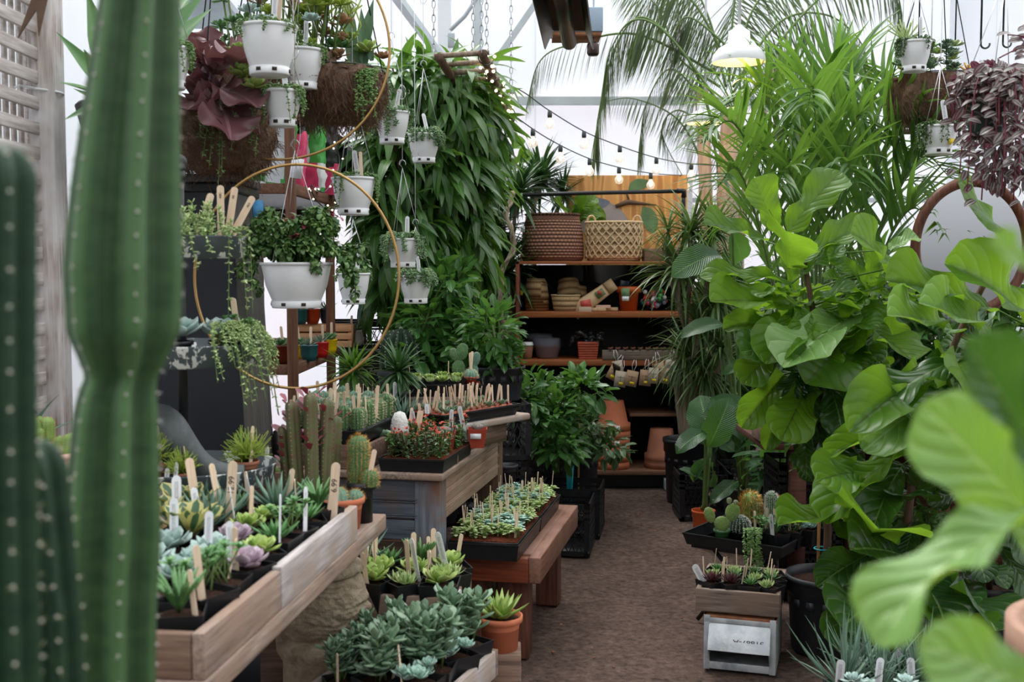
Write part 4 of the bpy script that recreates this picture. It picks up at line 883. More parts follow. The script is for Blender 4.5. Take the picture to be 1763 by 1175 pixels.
def sqpot(w, h, mat='black_plastic'):
    m = MB(); t = .002; o = [(-1, -1), (1, -1), (1, 1), (-1, 1)]; lv = [(w*.39, 0), (w*.5, h), (w*.5-t, h), (w*.38, t), (0.0001, t)]
    m.grid(np.array([[(x*s, y*s, z) for x, y in o] for s, z in lv]), cv=True); m.box((0, 0, .001), (w*.7, w*.7, .002)); return m.mesh('pot', M[mat], smooth=False)
def disc(r, z, mat, n=20): return MB().lathe([(r, z-.003), (r*.7, z+.001), (r*.3, z+.003), (.0005, z+.002)], n).mesh('soil', M[mat])
def potted(name, cat, r, h, potmat, fol, mats, soil='soil', square=False, part='leaves', rim=.2):
    pot = sqpot(r*2, h) if square else rpot(r, h, potmat, rim)
    f = fol.mesh(part, [M[x] for x in mats]); return Spec(name, cat, [('pot', pot), ('soil', disc(r*.92, h-.008, soil)), (part, f)])
def ros(lf, mat, n=26, size=.05, e0=.12, e1=1.35, lmin=.35, seed=0, **kw):
    m = MB(); rosette(m, (0, 0, 0.073), n, lf, size, e0, e1, lmin, rs=np.random.RandomState(seed), **kw); return m
# ---- small plants in 9 cm pots (pot 7.5 cm tall)
SP = {}
def reg(k, name, desc, fol, mats, potmat='black_plastic', soil='soil', r=.043, h=.075, part='leaves', square=True): SP[k] = (potted(name, 'succulent' if part != 'stem' else 'cactus', r, h, potmat, fol, mats, soil, square, part), desc)
reg('E', 'echeveria', 'blue-grey echeveria rosette', ros(LF['eche'], 'echeveria', 28, .058, seed=1), ['echeveria'])
reg('L', 'lime_echeveria', 'lime green succulent rosette', ros(LF['eche'], 'x', 22, .052, .2, seed=2), ['lime_succulent'])
reg('G', 'green_rosette', 'mid-green succulent rosette', ros(LF['spear'], 'x', 30, .060, .25, seed=3), ['green_succulent'])
reg('V', 'lilac_echeveria', 'lilac-pink echeveria rosette', ros(LF['eche'], 'x', 26, .058, .1, seed=4), ['lilac_succulent'])
reg('P', 'peach_echeveria', 'peach and orange fleshy succulent', ros(LF['eche'], 'x', 14, .075, .3, seed=5), ['peach_succulent'])
reg('Y', 'variegated_agave', 'yellow-striped variegated succulent', ros(LF['broad'], 'x', 18, .10, .35, seed=6), ['variegated'])
reg('A', 'small_aloe', 'spiky blue-green aloe', ros(LF['narrow'], 'x', 22, .11, .35, 1.45, .5, seed=7), ['aloe'])
m = MB(); rs = np.random.RandomState(8)
for k in range(9):
    p = np.array((*rs.uniform(-.026, .026, 2), .075)); tp = p+(*rs.uniform(-.03, .03, 2), rs.uniform(.03, .07)); m.tube([p, tp], .0018, 5, m=1)
    rosette(m, tp, 9, LF['sedumleaf'], .024, .1, 1.2, .5, rs=rs)
reg('S', 'leafy_sedum', 'fresh green leafy sedum', m, ['green_succulent', 'stem'])
m = MB(); rs = np.random.RandomState(9)
for k in range(5): p = (*rs.uniform(-.02, .02, 2), .072); rosette(m, p, 16, LF['semp'], .034, .2, 1.4, .4, rs=rs)
reg('T', 'pale_rosettes', 'cluster of pale yellow-green rosettes', m, ['sedum'])
m = MB()
for k in range(14): a = k*2.4; r_ = .006*math.sqrt(k)*1.9; cactus(m, .012, .024, 10, .14, (r_*math.cos(a), r_*math.sin(a), .068), .006, .006, 3, ar=.0009)
reg('C', 'clustered_cactus', 'clump of little round cacti', m, ['cactus_lime', 'areole', 'spine'], 'terracotta', part='stem', square=False)
m = MB(); rs = np.random.RandomState(11)
for k in range(40): a = rs.uniform(0, 6.28); d = nrm((math.cos(a)*.6, math.sin(a)*.6, 1)); m.tube(spline([(0, 0, .07), np.array((0, 0, .07))+d*.04, np.array((0, 0, .07))+d*rs.uniform(.06, .09)+(0, 0, -.01)], 5), [.0025, .003, .0035, .0035, .001], 6)
reg('R', 'pencil_succulent', 'upright pencil-stemmed green succulent', m, ['green_succulent'])
m = MB(); rs = np.random.RandomState(12)
for k in range(6):
    p = np.array((*rs.uniform(-.02, .02, 2), .07)); tp = p+(rs.uniform(-.04, .04), rs.uniform(-.04, .04), rs.uniform(.05, .10)); m.tube([p, tp], .003, 6, m=1)
    for f in (.35, .6, .82, 1): rosette(m, p+(tp-p)*f, 6, LF['jade'], .045, .15, .9+.4*f, .7, rs=rs)
reg('J', 'grey_green_jade', 'grey-green jade plant with plump paddle leaves', m, ['jade', 'stem'])
m = MB(); rs = np.random.RandomState(13)
for k in range(8): p = (*rs.uniform(-.03, .03, 2), .072+rs.uniform(0, .03)); rosette(m, p, 14, LF['eche'], .026, .2, 1.4, .5, rs=rs)
reg('B', 'aqua_pachyphytum', 'pale aqua succulent with tight bead-like rosettes', m, ['pachy_blue'])
reg('D', 'maroon_sempervivum', 'maroon and silver houseleek rosette', ros(LF['semp'], 'x', 34, .052, .2, 1.4, seed=14), ['dark_rosette'])
reg('H', 'green_sempervivum', 'fresh green houseleek rosette', ros(LF['narrow'], 'x', 46, .044, .2, 1.4, seed=15), ['green_succulent'])
SHORT = dict(E='blue-grey echeveria', L='lime succulent', G='green rosette', V='lilac echeveria', P='peach succulent', Y='yellow-striped succulent', A='spiky aloe', S='leafy sedum', T='pale rosettes', C='clump of round cacti', R='pencil-stemmed succulent', J='grey-green jade', B='aqua beady succulent', D='maroon houseleek', H='green houseleek')
def place(k, pos, label, rz=None, sc=1, group=None, marks=1, mtypes=(STK, LAB), name=None):
    sp_, desc = SP[k]; ex = []
    for i in range(marks): a = R.uniform(0, 6.28); ex.append(mark(R.choice(mtypes), .03*math.cos(a), .03*math.sin(a), .075))
    return sp_.make(label.format(SHORT.get(k, desc)), pos, R.uniform(0, 6) if rz is None else rz, sc, group, extra=ex)

# ================================================================ front plank box
ORD = ['front', 'second', 'third', 'fourth', 'fifth', 'sixth', 'seventh', 'eighth', 'rearmost']
COLN = ['at right edge', 'second from right', 'in the middle', 'second from left', 'at left edge']
rows = ['RLSTL', 'STLSG', 'SEETP', 'VEEPP', 'LEEYP', 'GVYPE', 'SLAYP', 'GLAYC', 'RAGAC']
for i, rw in enumerate(rows):
    for j, k in enumerate(rw):
        x = -.075-j*.102+R.uniform(-.006, .006); y = .085+i*.103+R.uniform(-.006, .006); p = pl(x, y)
        place(k, (*p, .816), '{} in front plank box, '+f'{ORD[i]} row, {COLN[j]}', sc=R.uniform(1.0, 1.12), group='potted succulents in the front plank box',
              marks=R.choice((0, 1, 1, 1, 2)), mtypes=(STKB, STK, STK, LABB, LAB, LAB) if i > 3 else (STK, LAB, STKS, LAB))
# price sticks with writing
def text(txt, size, parent, loc, rot, mat='ink', name='lettering', extrude=.0002):
    cu = bpy.data.curves.new('t', 'FONT'); cu.body = txt; cu.size = size; cu.extrude = extrude; cu.align_x = 'CENTER'; cu.align_y = 'CENTER'
    o = bpy.data.objects.new('t', cu); COL.objects.link(o); bpy.context.view_layer.update()
    me = bpy.data.meshes.new_from_object(o.evaluated_get(bpy.context.evaluated_depsgraph_get())); bpy.data.objects.remove(o)
    me.materials.clear(); me.materials.append(M[mat]); return put(name, me, parent, loc=loc, rot=rot)
for (px, py, Y, tx, lab) in ((572, 850, 2.75, '6.99', 'jumbo birch stick marked 6.99 at the far right of the plank box'), (395, 850, 2.62, '12.99', 'jumbo birch stick marked 12.99 at the back of the plank box')):
    p = P(px, py, Y); o = put('price_stick', STKB, loc=p-(0, 0, .06), rot=(.05, .08, 0)); tag(o, lab, 'price marker')
    o.scale = (1.15, 1, 1.15); text(tx, .017, o, (0, -.0016, .07), (PI/2, -PI/2, 0), name='written_price')
# terracotta and black pots at the rear of the table
m = MB(); cactus(m, .036, .045, 14, .12, (-.012, 0, .066), .007, .010, 5, ar=.0012); cactus(m, .024, .035, 12, .12, (.035, .012, .068), .007, .009, 5, ar=.0012)
sp_ = potted('globe_cactus', 'cactus', .062, .085, 'terracotta', m, ['cactus_blue', 'areole', 'gold_spine'], 'gravel', part='stem')
p = P(588, 878, 2.98); sp_.make("two small round spiny cacti in a terracotta pot at the front table's far end", (p[0], p[1], .80), 0, 1, None)
m = MB(); cactus(m, .026, .125, 16, .12, (-.008, .012, .09), .007, .010, 6, ar=.0011); cactus(m, .022, .045, 12, .12, (.022, -.012, .09), .007, .010, 6, ar=.0011)
sp_ = potted('golden_cactus', 'cactus', .036, .10, 'black_plastic', m, ['cactus_green', 'areole', 'gold_spine'], 'gravel', part='stem')
p = P(612, 890, 3.05); sp_.make('golden-spined finger cactus in a black pot at the end of the front table', (p[0]+.015, p[1]+.01, .80), 0, 1.1, None, extra=[mark(STK, .02, -.02, .1)])
# purple-green euphorbia
m = MB(); rs = np.random.RandomState(5)
for (x, y, h) in ((-.045, 0, .25), (-.01, -.02, .27), (.03, 0, .25), (.055, .02, .2), (-.06, .03, .18), (.01, .04, .22)):
    cactus(m, .021, h, 3, .5, (x, y, .09), .012, .004, 1, (0, 1, 1), lean=(x*1.2, y), ar=.001)
    for k in range(12 if x < 0 else 4): a = R.choice((0, 2.09, 4.19))+R.uniform(-.2, .2); z = R.uniform(.4, 1)*h; m.inst(LF['sedumleaf'], frames([(math.cos(a), math.sin(a), .9)]), [(x+x*1.2*z+.02*math.cos(a), y+y*z+.02*math.sin(a), .09+z)], [R.uniform(.02, .04)], 2)
sp_ = potted('purple_euphorbia', 'cactus', .065, .10, 'black_plastic', m, ['trigona', 'spine', 'red_leaf'], 'gravel', part='stem')
p = P(540, 860, 3.04); sp_.make('purple and green three-sided euphorbia behind the front plank box', (p[0], p[1], .80), .4, 1.0)
# small plants in a brown box left of the euphorbia
p = P(498, 800, 3.4); m = MB(); m.box((p[0]-.02, p[1], .4), (.13, .10, .798)); tag(m.build('wood_post', M['box_wood_x']), 'square wooden post under the small brown box of cacti', 'post')
plankbox('planter_box', 'small brown box of cacti between the cabinet and the purple euphorbia', .16, .12, .08, (p[0]-.02, p[1], .801), 0, M['box_wood_x'], fill='soil')
for k, (dx, s) in enumerate(((-.045, .9), (.015, 1.0))):
    place('C' if k == 0 else 'R', (p[0]-.02+dx, p[1], .815), '{} in the small brown box, '+('left' if k == 0 else 'right')+' one', sc=.8)
for nm_, (px, py, d) in {'left': (68, 740, 2.75), 'right': (104, 760, 2.72)}.items():
    m = MB(); rs = np.random.RandomState(int(px))
    for k in range(4): cactus(m, .014+.004*rs.rand(), .045+.03*rs.rand(), 10, .12, (*rs.uniform(-.022, .022, 2), .07), .006, .006, 4, ar=.001, lean=(rs.uniform(-.3, .3), 0))
    sp_ = potted('finger_cactus', 'cactus', .042, .08, 'pink_clay', m, ['cactus_lime', 'areole', 'gold_spine'], part='stem')
    q = P(px, py+40, d); o = sp_.make(f'stubby yellow-green finger cactus in a pale pot behind the foreground cactus, {nm_} one', q-(0, 0, .05), 0, 1)
tab = thing('side_shelf', 'narrow plank shelf holding pale pots beside the lattice', 'shelf', (0, 0, 0)); q = P(85, 800, 2.75)
m = MB(); m.box((q[0], 2.75, q[2]-.062), (.34, .3, .022)); m.build('board', M['grey_wood_x'], tab, bevel=.002)
for s in (-1, 1): m = MB(); m.box((q[0]+s*.13, 2.78, (q[2]-.073)/2), (.04, .04, q[2]-.073)); m.build('leg', M['trunk'], tab)
m = MB(); rs = np.random.RandomState(3); spiky(m, (0, 0, .07), 26, [leaf(1, .12, 'strap', .5, .3, 0, 1, 6, 2)], (.12, .2), .1, 1.3, rs)
sp_ = potted('agave', 'succulent', .045, .08, 'pink_clay', m, ['aloe']); q2 = P(100, 700, 2.95); sp_.make('dark spiky agave in a pale clay pot in front of the lattice', (q2[0]-.05, 2.86, q[2]-.05), 0, 1)

# ================================================================ tiered stand plants
cx3_, cy3_ = cx3, cy3
def onstand(t, dx, dy): return (cx3_+dx, cy3_+dy, tiers[t][2]+.012)
m = MB(); rs = np.random.RandomState(21)
for k in range(34):
    a = rs.uniform(0, 6.28); r0 = rs.uniform(.02, .13); p0 = np.array((r0*math.cos(a), r0*.8*math.sin(a), .03)); tp = p0+(rs.uniform(-.03, .03), rs.uniform(-.03, .02), rs.uniform(.05, .11)); m.tube(spline([p0, (p0+tp)/2+rs.uniform(-.01, .01, 3), tp], 6), .0014, 5, m=1)
    for f in np.linspace(.3, 1, 8): m.inst(LF['plump'][0], frames(rdir(4, -.2, 1, rs)), np.tile(p0+(tp-p0)*f, (4, 1)), [.014]*4, 0)
for k in range(14):
    a = -rs.uniform(.0, 3.14)*1.0; e_ = np.array((.165*math.cos(a), .14*math.sin(a), .055)); L_ = rs.uniform(.04, .15)
    if k < 3: a = -.15-.25*k; e_ = np.array((.17*math.cos(a), .14*math.sin(a), .055)); L_ = .22
    trail(m, [e_*.7, e_+(0, 0, .012), e_*1.12+(0, 0, -.02), e_*1.13+(rs.uniform(-.01, .02), 0, -L_)], LF['plump'][0], .012, int(30+L_*260), rs=rs)
o = Spec('trailing_succulent', 'succulent', [('leaves', m.mesh('leaves', [M['sedum'], M['stem']]))]).make('pale green trailing succulents spilling over the top tray of the tiered stand', onstand(0, 0, 0), 0, 1); o['kind'] = 'stuff'
for k, (px, py, tl, rzz) in enumerate(((349, 371, .30, .1), (380, 360, .0, 0), (397, 362, .16, 0), (412, 370, .5, .1))):
    p = P(px, py, 3.02+.02*k); o = put('birch_stick', STKB, loc=p-(math.sin(tl)*.03, 0, .045), rot=(0, tl, rzz)); tag(o, ['leftmost', 'second', 'third', 'rightmost'][k]+' of the four birch sticks with writing stuck in the top tray', 'plant marker', 'birch sticks in the top tray'); o.scale = (1, 1, .9); text(['ALS', 'ABC', 'AS', 'ALS'][k], .009, o, (0, -.0016, .09), (PI/2, -PI/2, 0), name='written_letters')
SP['Emid'] = (potted('echeveria', 'succulent', .04, .06, 'black_plastic', ros(LF['eche'], 'x', 32, .085, .1, seed=31), ['echeveria'], square=False), '')
for dx, dy, sc, lab in ((.02, -.10, .95, 'large blue-grey echeveria rosette in the middle tray of the tiered stand, front one'), (.11, -.02, .9, 'blue-grey echeveria at the back of the middle tray of the tiered stand')):
    SP['Emid'][0].make(lab, onstand(1, dx, dy), 0, sc)
place('S', onstand(1, .155, -.03), '{} at the right rim of the middle tray of the tiered stand', sc=.85, mtypes=(STKB,))
m = MB(); rs = np.random.RandomState(23)
for k in range(46):
    a = rs.uniform(-1.0, .5); s0 = np.array((.13, -.05, .05))+rs.uniform(-.03, .03, 3)*(1, 1, .4); e_ = np.array((.20*math.cos(a), .17*math.sin(a), .06)); L_ = rs.uniform(.03, .12) if k > 9 else rs.uniform(.14, .24)
    trail(m, [s0, (s0+e_)/2+(0, 0, .045), e_*1.08+(0, 0, .01), e_*1.2+(rs.uniform(0, .02), 0, -L_)], LF['plump'][0], .010, int(26+L_*200), r=.0012, rs=rs)
Spec('string_succulent', 'succulent', [('stems', m.mesh('stems', [M['sedum'], M['stem']]))]).make('long pale string succulent hanging over the right rim of the middle tray', onstand(1, 0, 0), 0, 1)
m = MB(); rs = np.random.RandomState(24)
for k in range(120):
    a = rs.uniform(0, 6.28); el = rs.uniform(.1, 1.3); d = np.array((math.cos(a)*math.cos(el), math.sin(a)*math.cos(el), math.sin(el))); p0 = np.array((0, 0, .07)); L_ = rs.uniform(.06, .13); q1 = p0+d*L_*.55+(0, 0, .01)
    for s_ in (-1, 1): e_ = q1+nrm(d+rdir(1, -.5, 1, rs)[0]*.7)*L_*.5; m.tube([p0, q1, e_], [.0016, .0016, .0012], 5)
sp_ = potted('mistletoe_cactus', 'succulent', .05, .075, 'pale_terracotta', m, ['bright_grass'], square=False)
for dx, dy, sc, lab in ((-.06, -.06, 1, 'lime green mistletoe cactus in the bottom tray, left of the zinc divider'), (.17, -.02, .95, 'lime green mistletoe cactus right of the zinc divider in the bottom tray'), (.03, -.12, .7, 'low lime green mistletoe cactus in front of the zinc divider')):
    sp_.make(lab, onstand(2, dx, dy), R.uniform(0, 6), sc*.72, extra=[mark(STKB, 0.01, -.02, .09, .2)])
m = MB(); rs = np.random.RandomState(25)
for k in range(5):
    tp = np.array((rs.uniform(-.07, .07), rs.uniform(-.04, .04), rs.uniform(.14, .24))); m.tube(spline([(0, 0, .06), tp*(.6, .6, .6), tp], 8), .0022, 6, m=1)
    for f in (.4, .6, .8, 1): rosette(m, np.array((0, 0, .06))*(1-f)+tp*f, 4, LF['jade'], .034, .2, .9, .8, rs=rs)
sp_ = potted('leggy_jade', 'succulent', .04, .07, 'black_plastic', m, ['jade', 'brown_stem'], square=False); sp_.make('leggy round-leaved jade at the back left of the bottom tray', onstand(2, -.13, .05), 0, 1, extra=[mark(LAB, .03, 0, .08)])

# ================================================================ stepped boxes
g = ['JJB', 'JJJ', 'JJB', 'LSJ']
for i, rw in enumerate(g):
    for j, k in enumerate(rw):
        p = s1(-.285+j*.106+R.uniform(-.006, .006), -.375+i*.103); place(k, (*p, .368), '{} in lowest plank box, '+f'{["front","second","third","rear"][i]} row, {["left","middle","right"][j]}', sc=(.95 if j == 0 else 1.2 if j == 1 else 1.3), group='succulents in the lowest plank box', marks=1, mtypes=(STKS, LABB, STK))
g = ['GLTL', 'SLLT', 'AGRL']
for i, rw in enumerate(g):
    for j, k in enumerate(rw):
        p = s2(-.345+j*.097+R.uniform(-.006, .006), -.225+i*.09); place(k, (*p, .494), '{} in raised box by stone head, '+f'{["front","middle","rear"][i]} row, {["leftmost","second from left","second from right","rightmost"][j]}', sc=1.3, group='succulents in the raised plank box', marks=R.choice((1, 1, 2)), mtypes=(STK, LAB, STKS))
m = MB(); rosette(m, (0, 0, .07), 30, LF['spear'], .085, .2, 1.4, .4, rs=np.random.RandomState(2)); m2 = potted('lime_agave', 'succulent', .05, .075, 'terracotta', m, ['lime_succulent'])
p = s1(-.03, .09); m2.make('big lime green rosette in a terracotta pot between the two plank boxes', (*p, .40), 0, 1.3)
m = MB(); m.box((0, 0, .2), (.12, .12, .4)); o = m.build('wood_block', M['box_wood_x'], loc=(p[0], p[1], 0), bevel=.004); tag(o, 'upright wood block under the lime rosette in terracotta', 'block')
# ================================================================ foreground column cactus plant
CP = thing('column_cactus', 'tall deep green ribbed column cactus out of focus at the left foreground', 'cactus', (-.44, 1.12, 0))
def wp(px, py, Y): return P(px, py, Y)-np.array((-.44, 1.12, 0))
ZP = .78
def col(pxs, Y, r, ribs, nm, mats, rad=None, ns=4, az=.027, depth=.40):
    pts = [wp(x, y, Y) for x, y in pxs]; pts = [np.array((pts[0][0], pts[0][1], ZP-.03))]+pts; h = pts[-1][2]-pts[0][2]; sp0 = spline(pts, 200); zz = np.linspace(pts[0][2], pts[-1][2], 161); pts = np.stack([np.interp(zz, sp0[:, 2], sp0[:, 0]), np.interp(zz, sp0[:, 2], sp0[:, 1]), zz], 1)
    m = MB(); cactus(m, r, h, ribs, depth, path=pts, rad=rad, az=az, spine=.006, ns=ns, ar=.0018, nz=160, top=.5); m.build(nm, [M[x] for x in mats], CP)
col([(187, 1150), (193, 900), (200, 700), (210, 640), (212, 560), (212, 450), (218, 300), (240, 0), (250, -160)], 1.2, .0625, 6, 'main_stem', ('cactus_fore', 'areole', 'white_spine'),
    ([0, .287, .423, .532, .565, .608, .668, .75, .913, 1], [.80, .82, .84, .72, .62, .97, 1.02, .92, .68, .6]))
col([(8, 1150), (2, 900), (-2, 600), (-2, 245)], .86, .029, 7, 'side_stem', ('cactus_dark', 'areole', 'spine'), ns=2)
col([(95, 1150), (84, 1000), (70, 850), (58, 752)], .98, .026, 6, 'young_stem', ('cactus_dark', 'areole', 'spine'), ns=2)
m = MB(); m.lathe(potprof(.17, .24, .2, .012, .75, .012), 40, c=(0, 0, ZP-.24)); m.build('pot', M['terracotta'], CP)
m = MB(); m.lathe([(.155, ZP-.03), (.08, ZP-.022), (.001, ZP-.02)], 32); m.build('soil', M['soil'], CP)
m = MB(); m.box((-.44, 1.12, (ZP-.24)/2), (.3, .3, ZP-.24)); tag(m.build('plinth', M['box_wood_x'], bevel=.006), 'wooden plinth under the foreground cactus pot', 'plinth')

# ================================================================ white hanging pots
def hangpot(R_, h):
    m = MB(); m.lathe([(.001, .004), (R_*.62, .004), (R_*.68, .016), (R_*.84, h*.45), (R_*.95, h-.012), (R_*.94, h-.010), (R_, h-.008), (R_*1.01, h), (R_*.95, h), (R_*.91, h-.014), (R_*.6, .03), (.001, .028)], 40)
    s = MB(); s.lathe([(.001, -.010), (R_*.67, -.010), (R_*.69, -.006), (R_*.70, .014), (R_*.68, .014), (R_*.62, -.002), (.001, -.002)], 40)
    k = []
    for a in (-PI/2-.35, -PI/2+.45, PI/2, 0, PI): k.append(MB().box((R_*.695*math.cos(a), R_*.695*math.sin(a), .003), (.014, .004, .010), rot=(0, 0, a+PI/2)))
    return m.mesh('pot', M['white_plastic']), s.mesh('saucer', M['white_plastic']), [q_.mesh('overflow_slot', M['hole']) for q_ in k]
RAIL = 3.15
def wires(Rp, h, hook, total, rz=0):
    m = MB()
    for k in range(3): a = rz+k*2*PI/3; m.tube([(Rp*.98*math.cos(a), Rp*.98*math.sin(a), h-.004), (0, 0, h+hook)], .0013, 5)
    b = np.linspace(-.4, 3.5, 12); m.tube(np.stack([.014*np.cos(b)-.0, 0*b, h+hook+.018+.016*np.sin(b)], 1), .0016, 6)
    m.tube([(0, 0, h+hook), (-.012, 0, h+hook+.018), (0, 0, h+hook+.04), (0, 0, total)], .0014, 5)
    if total-h-hook > .5: b = np.linspace(0, 2*PI, 12); m.tube(np.stack([.016*np.cos(b), 0*b, h+hook+.32+.03*np.sin(b)], 1), .0014, 6)
    return m
def fol_beads(Rp, h, n, seed, L=.06, lf='bead', size=.010, long_side=None, dens=1.0, w=.9):
    m = MB(); rs = np.random.RandomState(seed)
    N = int(260*dens); a = rs.uniform(0, 6.28, N); r_ = Rp*.92*np.sqrt(rs.uniform(0, 1, N)); p = np.stack([r_*np.cos(a), r_*np.sin(a), h-.006+rs.uniform(0, .022, N)], 1)
    m.inst(LF[lf][0], frames(rdir(N, -.1, 1, rs)), p, rs.uniform(size*.8, size*1.5, N), 0)
    for k in range(n):
        a = rs.uniform(0, 6.28) if long_side is None or k % 2 else long_side+rs.uniform(-.5, .5); e_ = np.array((Rp*math.cos(a), Rp*math.sin(a), h)); LL = L*rs.uniform(.3, 1)
        trail(m, [e_*(.7, .7, 1), e_+(0, 0, .010), e_*(1.09, 1.09, 1)+(0, 0, -.012), e_*(1.10, 1.10, 1)+(rs.uniform(-.01, .01), 0, -LL)], LF[lf][0], size*1.05, int((LL+.03)*(420 if lf == 'bead' else 700)), r=.0010, spread=w, rs=rs)
    return m
hp = [  # centre px, rim y, rim half width px, base y, distance, label, foliage kind, trail length, side
 (464, 45, 49, 125, 3.45, 'largest of the upper white hanging pots, in front of the hairy coir baskets', 'bead', .05, None),
 (520, 86, 38, 150, 3.95, 'white hanging pot half hidden behind the largest upper one', 'bead', .06, 0),
 (487, 156, 33, 213, 3.6, 'white hanging pot in front of the tall white soil bag, trailing green to its right', 'bead', .12, 0),
 (293, 82, 36, 148, 3.35, 'white hanging pot at the far left, cut by the big cactus', 'bead', .08, 0),
 (609, 306, 38, 366, 4.1, 'white hanging pot in the centre of the left cluster, in front of the rusty rack', 'bead', .12, 0),
 (675, 193, 31, 244, 4.9, 'white hanging pot with thick trailing stems left of its neighbour by the leafy tree', 'plump', .12, PI),
 (730, 231, 28, 277, 5.3, 'white hanging pot furthest right of the upper pots, against the leafy tree', 'plump', .06, 0),
 (609, 470, 29, 520, 4.7, 'white hanging pot partly behind the big curly-leaved one', 'bead', .04, None),
 (694, 411, 31, 457, 4.9, 'white hanging pot above the lowest one, left of the dark leafy tree', 'plump', .10, PI),
 (716, 474, 29, 519, 5.2, 'lowest white hanging pot, with plump green stems', 'plump', .05, None),
 (1574, 72, 28, 120, 4.7, 'white hanging pot on the right in front of the coir basket, with dotted trailing leaves', 'vine', .10, PI),
 (1616, 217, 31, 262, 4.3, 'white hanging pot with a yellow sticker beside the purple trailing plant', 'vine', .09, PI)]
HPM = {}
for i, (px, ry, hw, by, Y, lab, kind, TL, side) in enumerate(hp):
    Rp = hw/F*Y; top = P(px, ry, Y); bot = P(px, by, Y); h = top[2]-bot[2]
    key = round(Rp, 3), round(h, 2)
    pot, sau, slot = hangpot(Rp, h)
    fm = fol_beads(Rp, h, 16 if kind != 'vine' else 22, 40+i, TL, {'bead': 'bead', 'plump': 'plump', 'vine': 'small'}[kind], {'bead': .008, 'plump': .016, 'vine': .011}[kind], side)
    if kind == 'plump':
        rs = np.random.RandomState(60+i)
        for k in range(9):
            a = (side if side is not None else 0)+rs.uniform(-.9, .9) if k < 6 else rs.uniform(0, 6.28); e_ = np.array((Rp*math.cos(a), Rp*math.sin(a), h)); LL = TL*rs.uniform(.5, 1)
            s = spline([e_*(.4, .4, 1), e_*(.8, .8, 1)+(0, 0, .03), e_*(1.15, 1.15, 1)+(0, 0, .0), e_*(1.2, 1.2, 1)+(0, 0, -LL)], 26); fm.tube(s, .004, 6, m=1); N = 120; idx = rs.uniform(0, 25, N).astype(int); fm.inst(LF['plump'][0], frames(nrm(rdir(N, -.9, .3, rs)+(0, 0, -.8))), s[idx], .016, 0)
    fmat = {'bead': 'bead', 'plump': 'burro', 'vine': 'grey_shrub'}[kind]
    r_ = thing('hanging_pot', lab, 'hanging pot', bot)
    p_ = put('pot', pot, r_); so_ = put('saucer', sau, p_); [put('overflow_slot', s_, so_) for s_ in slot]; put('soil', disc(Rp*.9, h-.015, 'soil'), r_)
    fm.build('foliage', [M[fmat], M['stem']], r_); hook = .30 if i in (0, 4, 5, 6, 8) else .22
    wires(Rp, h, hook, RAIL-bot[2]).build('hanger_wire', M['wire'], r_)
    q = mark(LAB, Rp*.25, -Rp*.35, h+.005); put('plant_marker', q[1], r_, loc=q[2], rot=q[3])
    if i in (0, 4, 5): q = mark(STK, Rp*.4, -Rp*.3, h+.005); put('plant_marker', q[1], r_, loc=q[2], rot=q[3])
    if i == 11: m = MB(); m.box((Rp*.42, -Rp*.74, h*.35), (.028, .002, .022), rot=(0, 0, .45)); m.build('yellow_sticker', M['yellow'], r_)
for j, (a, b) in enumerate((((-1.1, 3.45), (-1.15, 5.5)), ((-.75, 3.0), (-.35, 5.6)), ((1.3, 3.0), (1.75, 5.6)), ((-1.25, 3.2), (-.9, 7.2)))):
    m = MB(); m.bar((a[0], a[1], RAIL+.02+.04*j), (b[0], b[1], RAIL+.02+.04*j), .04, .04); struct('trim_%d' % (10+j), m.build('trim', M['grey_steel'], smooth=False))
for j, Yc in enumerate((3.45, 4.0, 4.3, 4.7, 4.9, 5.25)):
    m = MB(); m.tube([(-1.5, Yc, RAIL), (1.9, Yc, RAIL)], .012, 8); struct('trim_%d' % (14+j), m.build('trim', M['grey_steel']))
# big curly plant pot
Y = 3.7; top = P(511, 452, Y); bot = P(511, 525, Y); Rp = 62/F*Y; h = top[2]-bot[2]
r_ = thing('curly_lipstick_plant', 'large white hanging pot overflowing with curly dark green and pink-tipped leaves', 'hanging pot', bot)
pot, sau, slot = hangpot(Rp, h); p_ = put('pot', pot, r_); so_ = put('saucer', sau, p_); [put('overflow_slot', s_, so_) for s_ in slot]; put('soil', disc(Rp*.9, h-.015, 'soil'), r_)
m = MB(); rs = np.random.RandomState(77)
def curlstem(pts, n=70):
    s = spline(pts, 30); m.tube(s, .0028, 6, m=1); idx = rs.uniform(0, 29, n).astype(int)
    for lf in LF['curly']: k = n//2; ii = rs.uniform(0, 29, k).astype(int); m.inst(lf, frames(nrm(rdir(k, -.6, .9, rs))), s[ii]+rs.normal(0, .004, (k, 3)), rs.uniform(.022, .036, k), 0)
for k in range(46):
    a = rs.uniform(0, 6.28); e_ = np.array((Rp*math.cos(a), Rp*math.sin(a), h)); hh = rs.uniform(.04, .17)
    curlstem([e_*(.2, .2, 1), e_*(.6, .6, 1)+(0, 0, hh), e_*(1.15, 1.15, 1)+(0, 0, hh*.8)])
for (dx, dy_, tx, ty) in ((-1, 0, 415, 480), (-1, 0, 450, 505), (-1, -.3, 430, 430), (1, 0, 632, 460), (1, -.2, 612, 512), (1, -.3, 590, 470), (.4, -1, 545, 470), (-.3, -1, 520, 465), (.9, .3, 625, 425), (-1, .2, 440, 380), (1, -.5, 600, 490), (0, -1, 500, 455)):
    e_ = P(tx, ty, Y-.06*abs(dy_))-bot; a = np.array((dx*Rp, dy_*Rp, h)); curlstem([a*(.3, .3, 1), a*(.9, .9, 1)+(0, 0, .05), (a+e_)/2+(dx*.03, 0, .02), e_], 110)
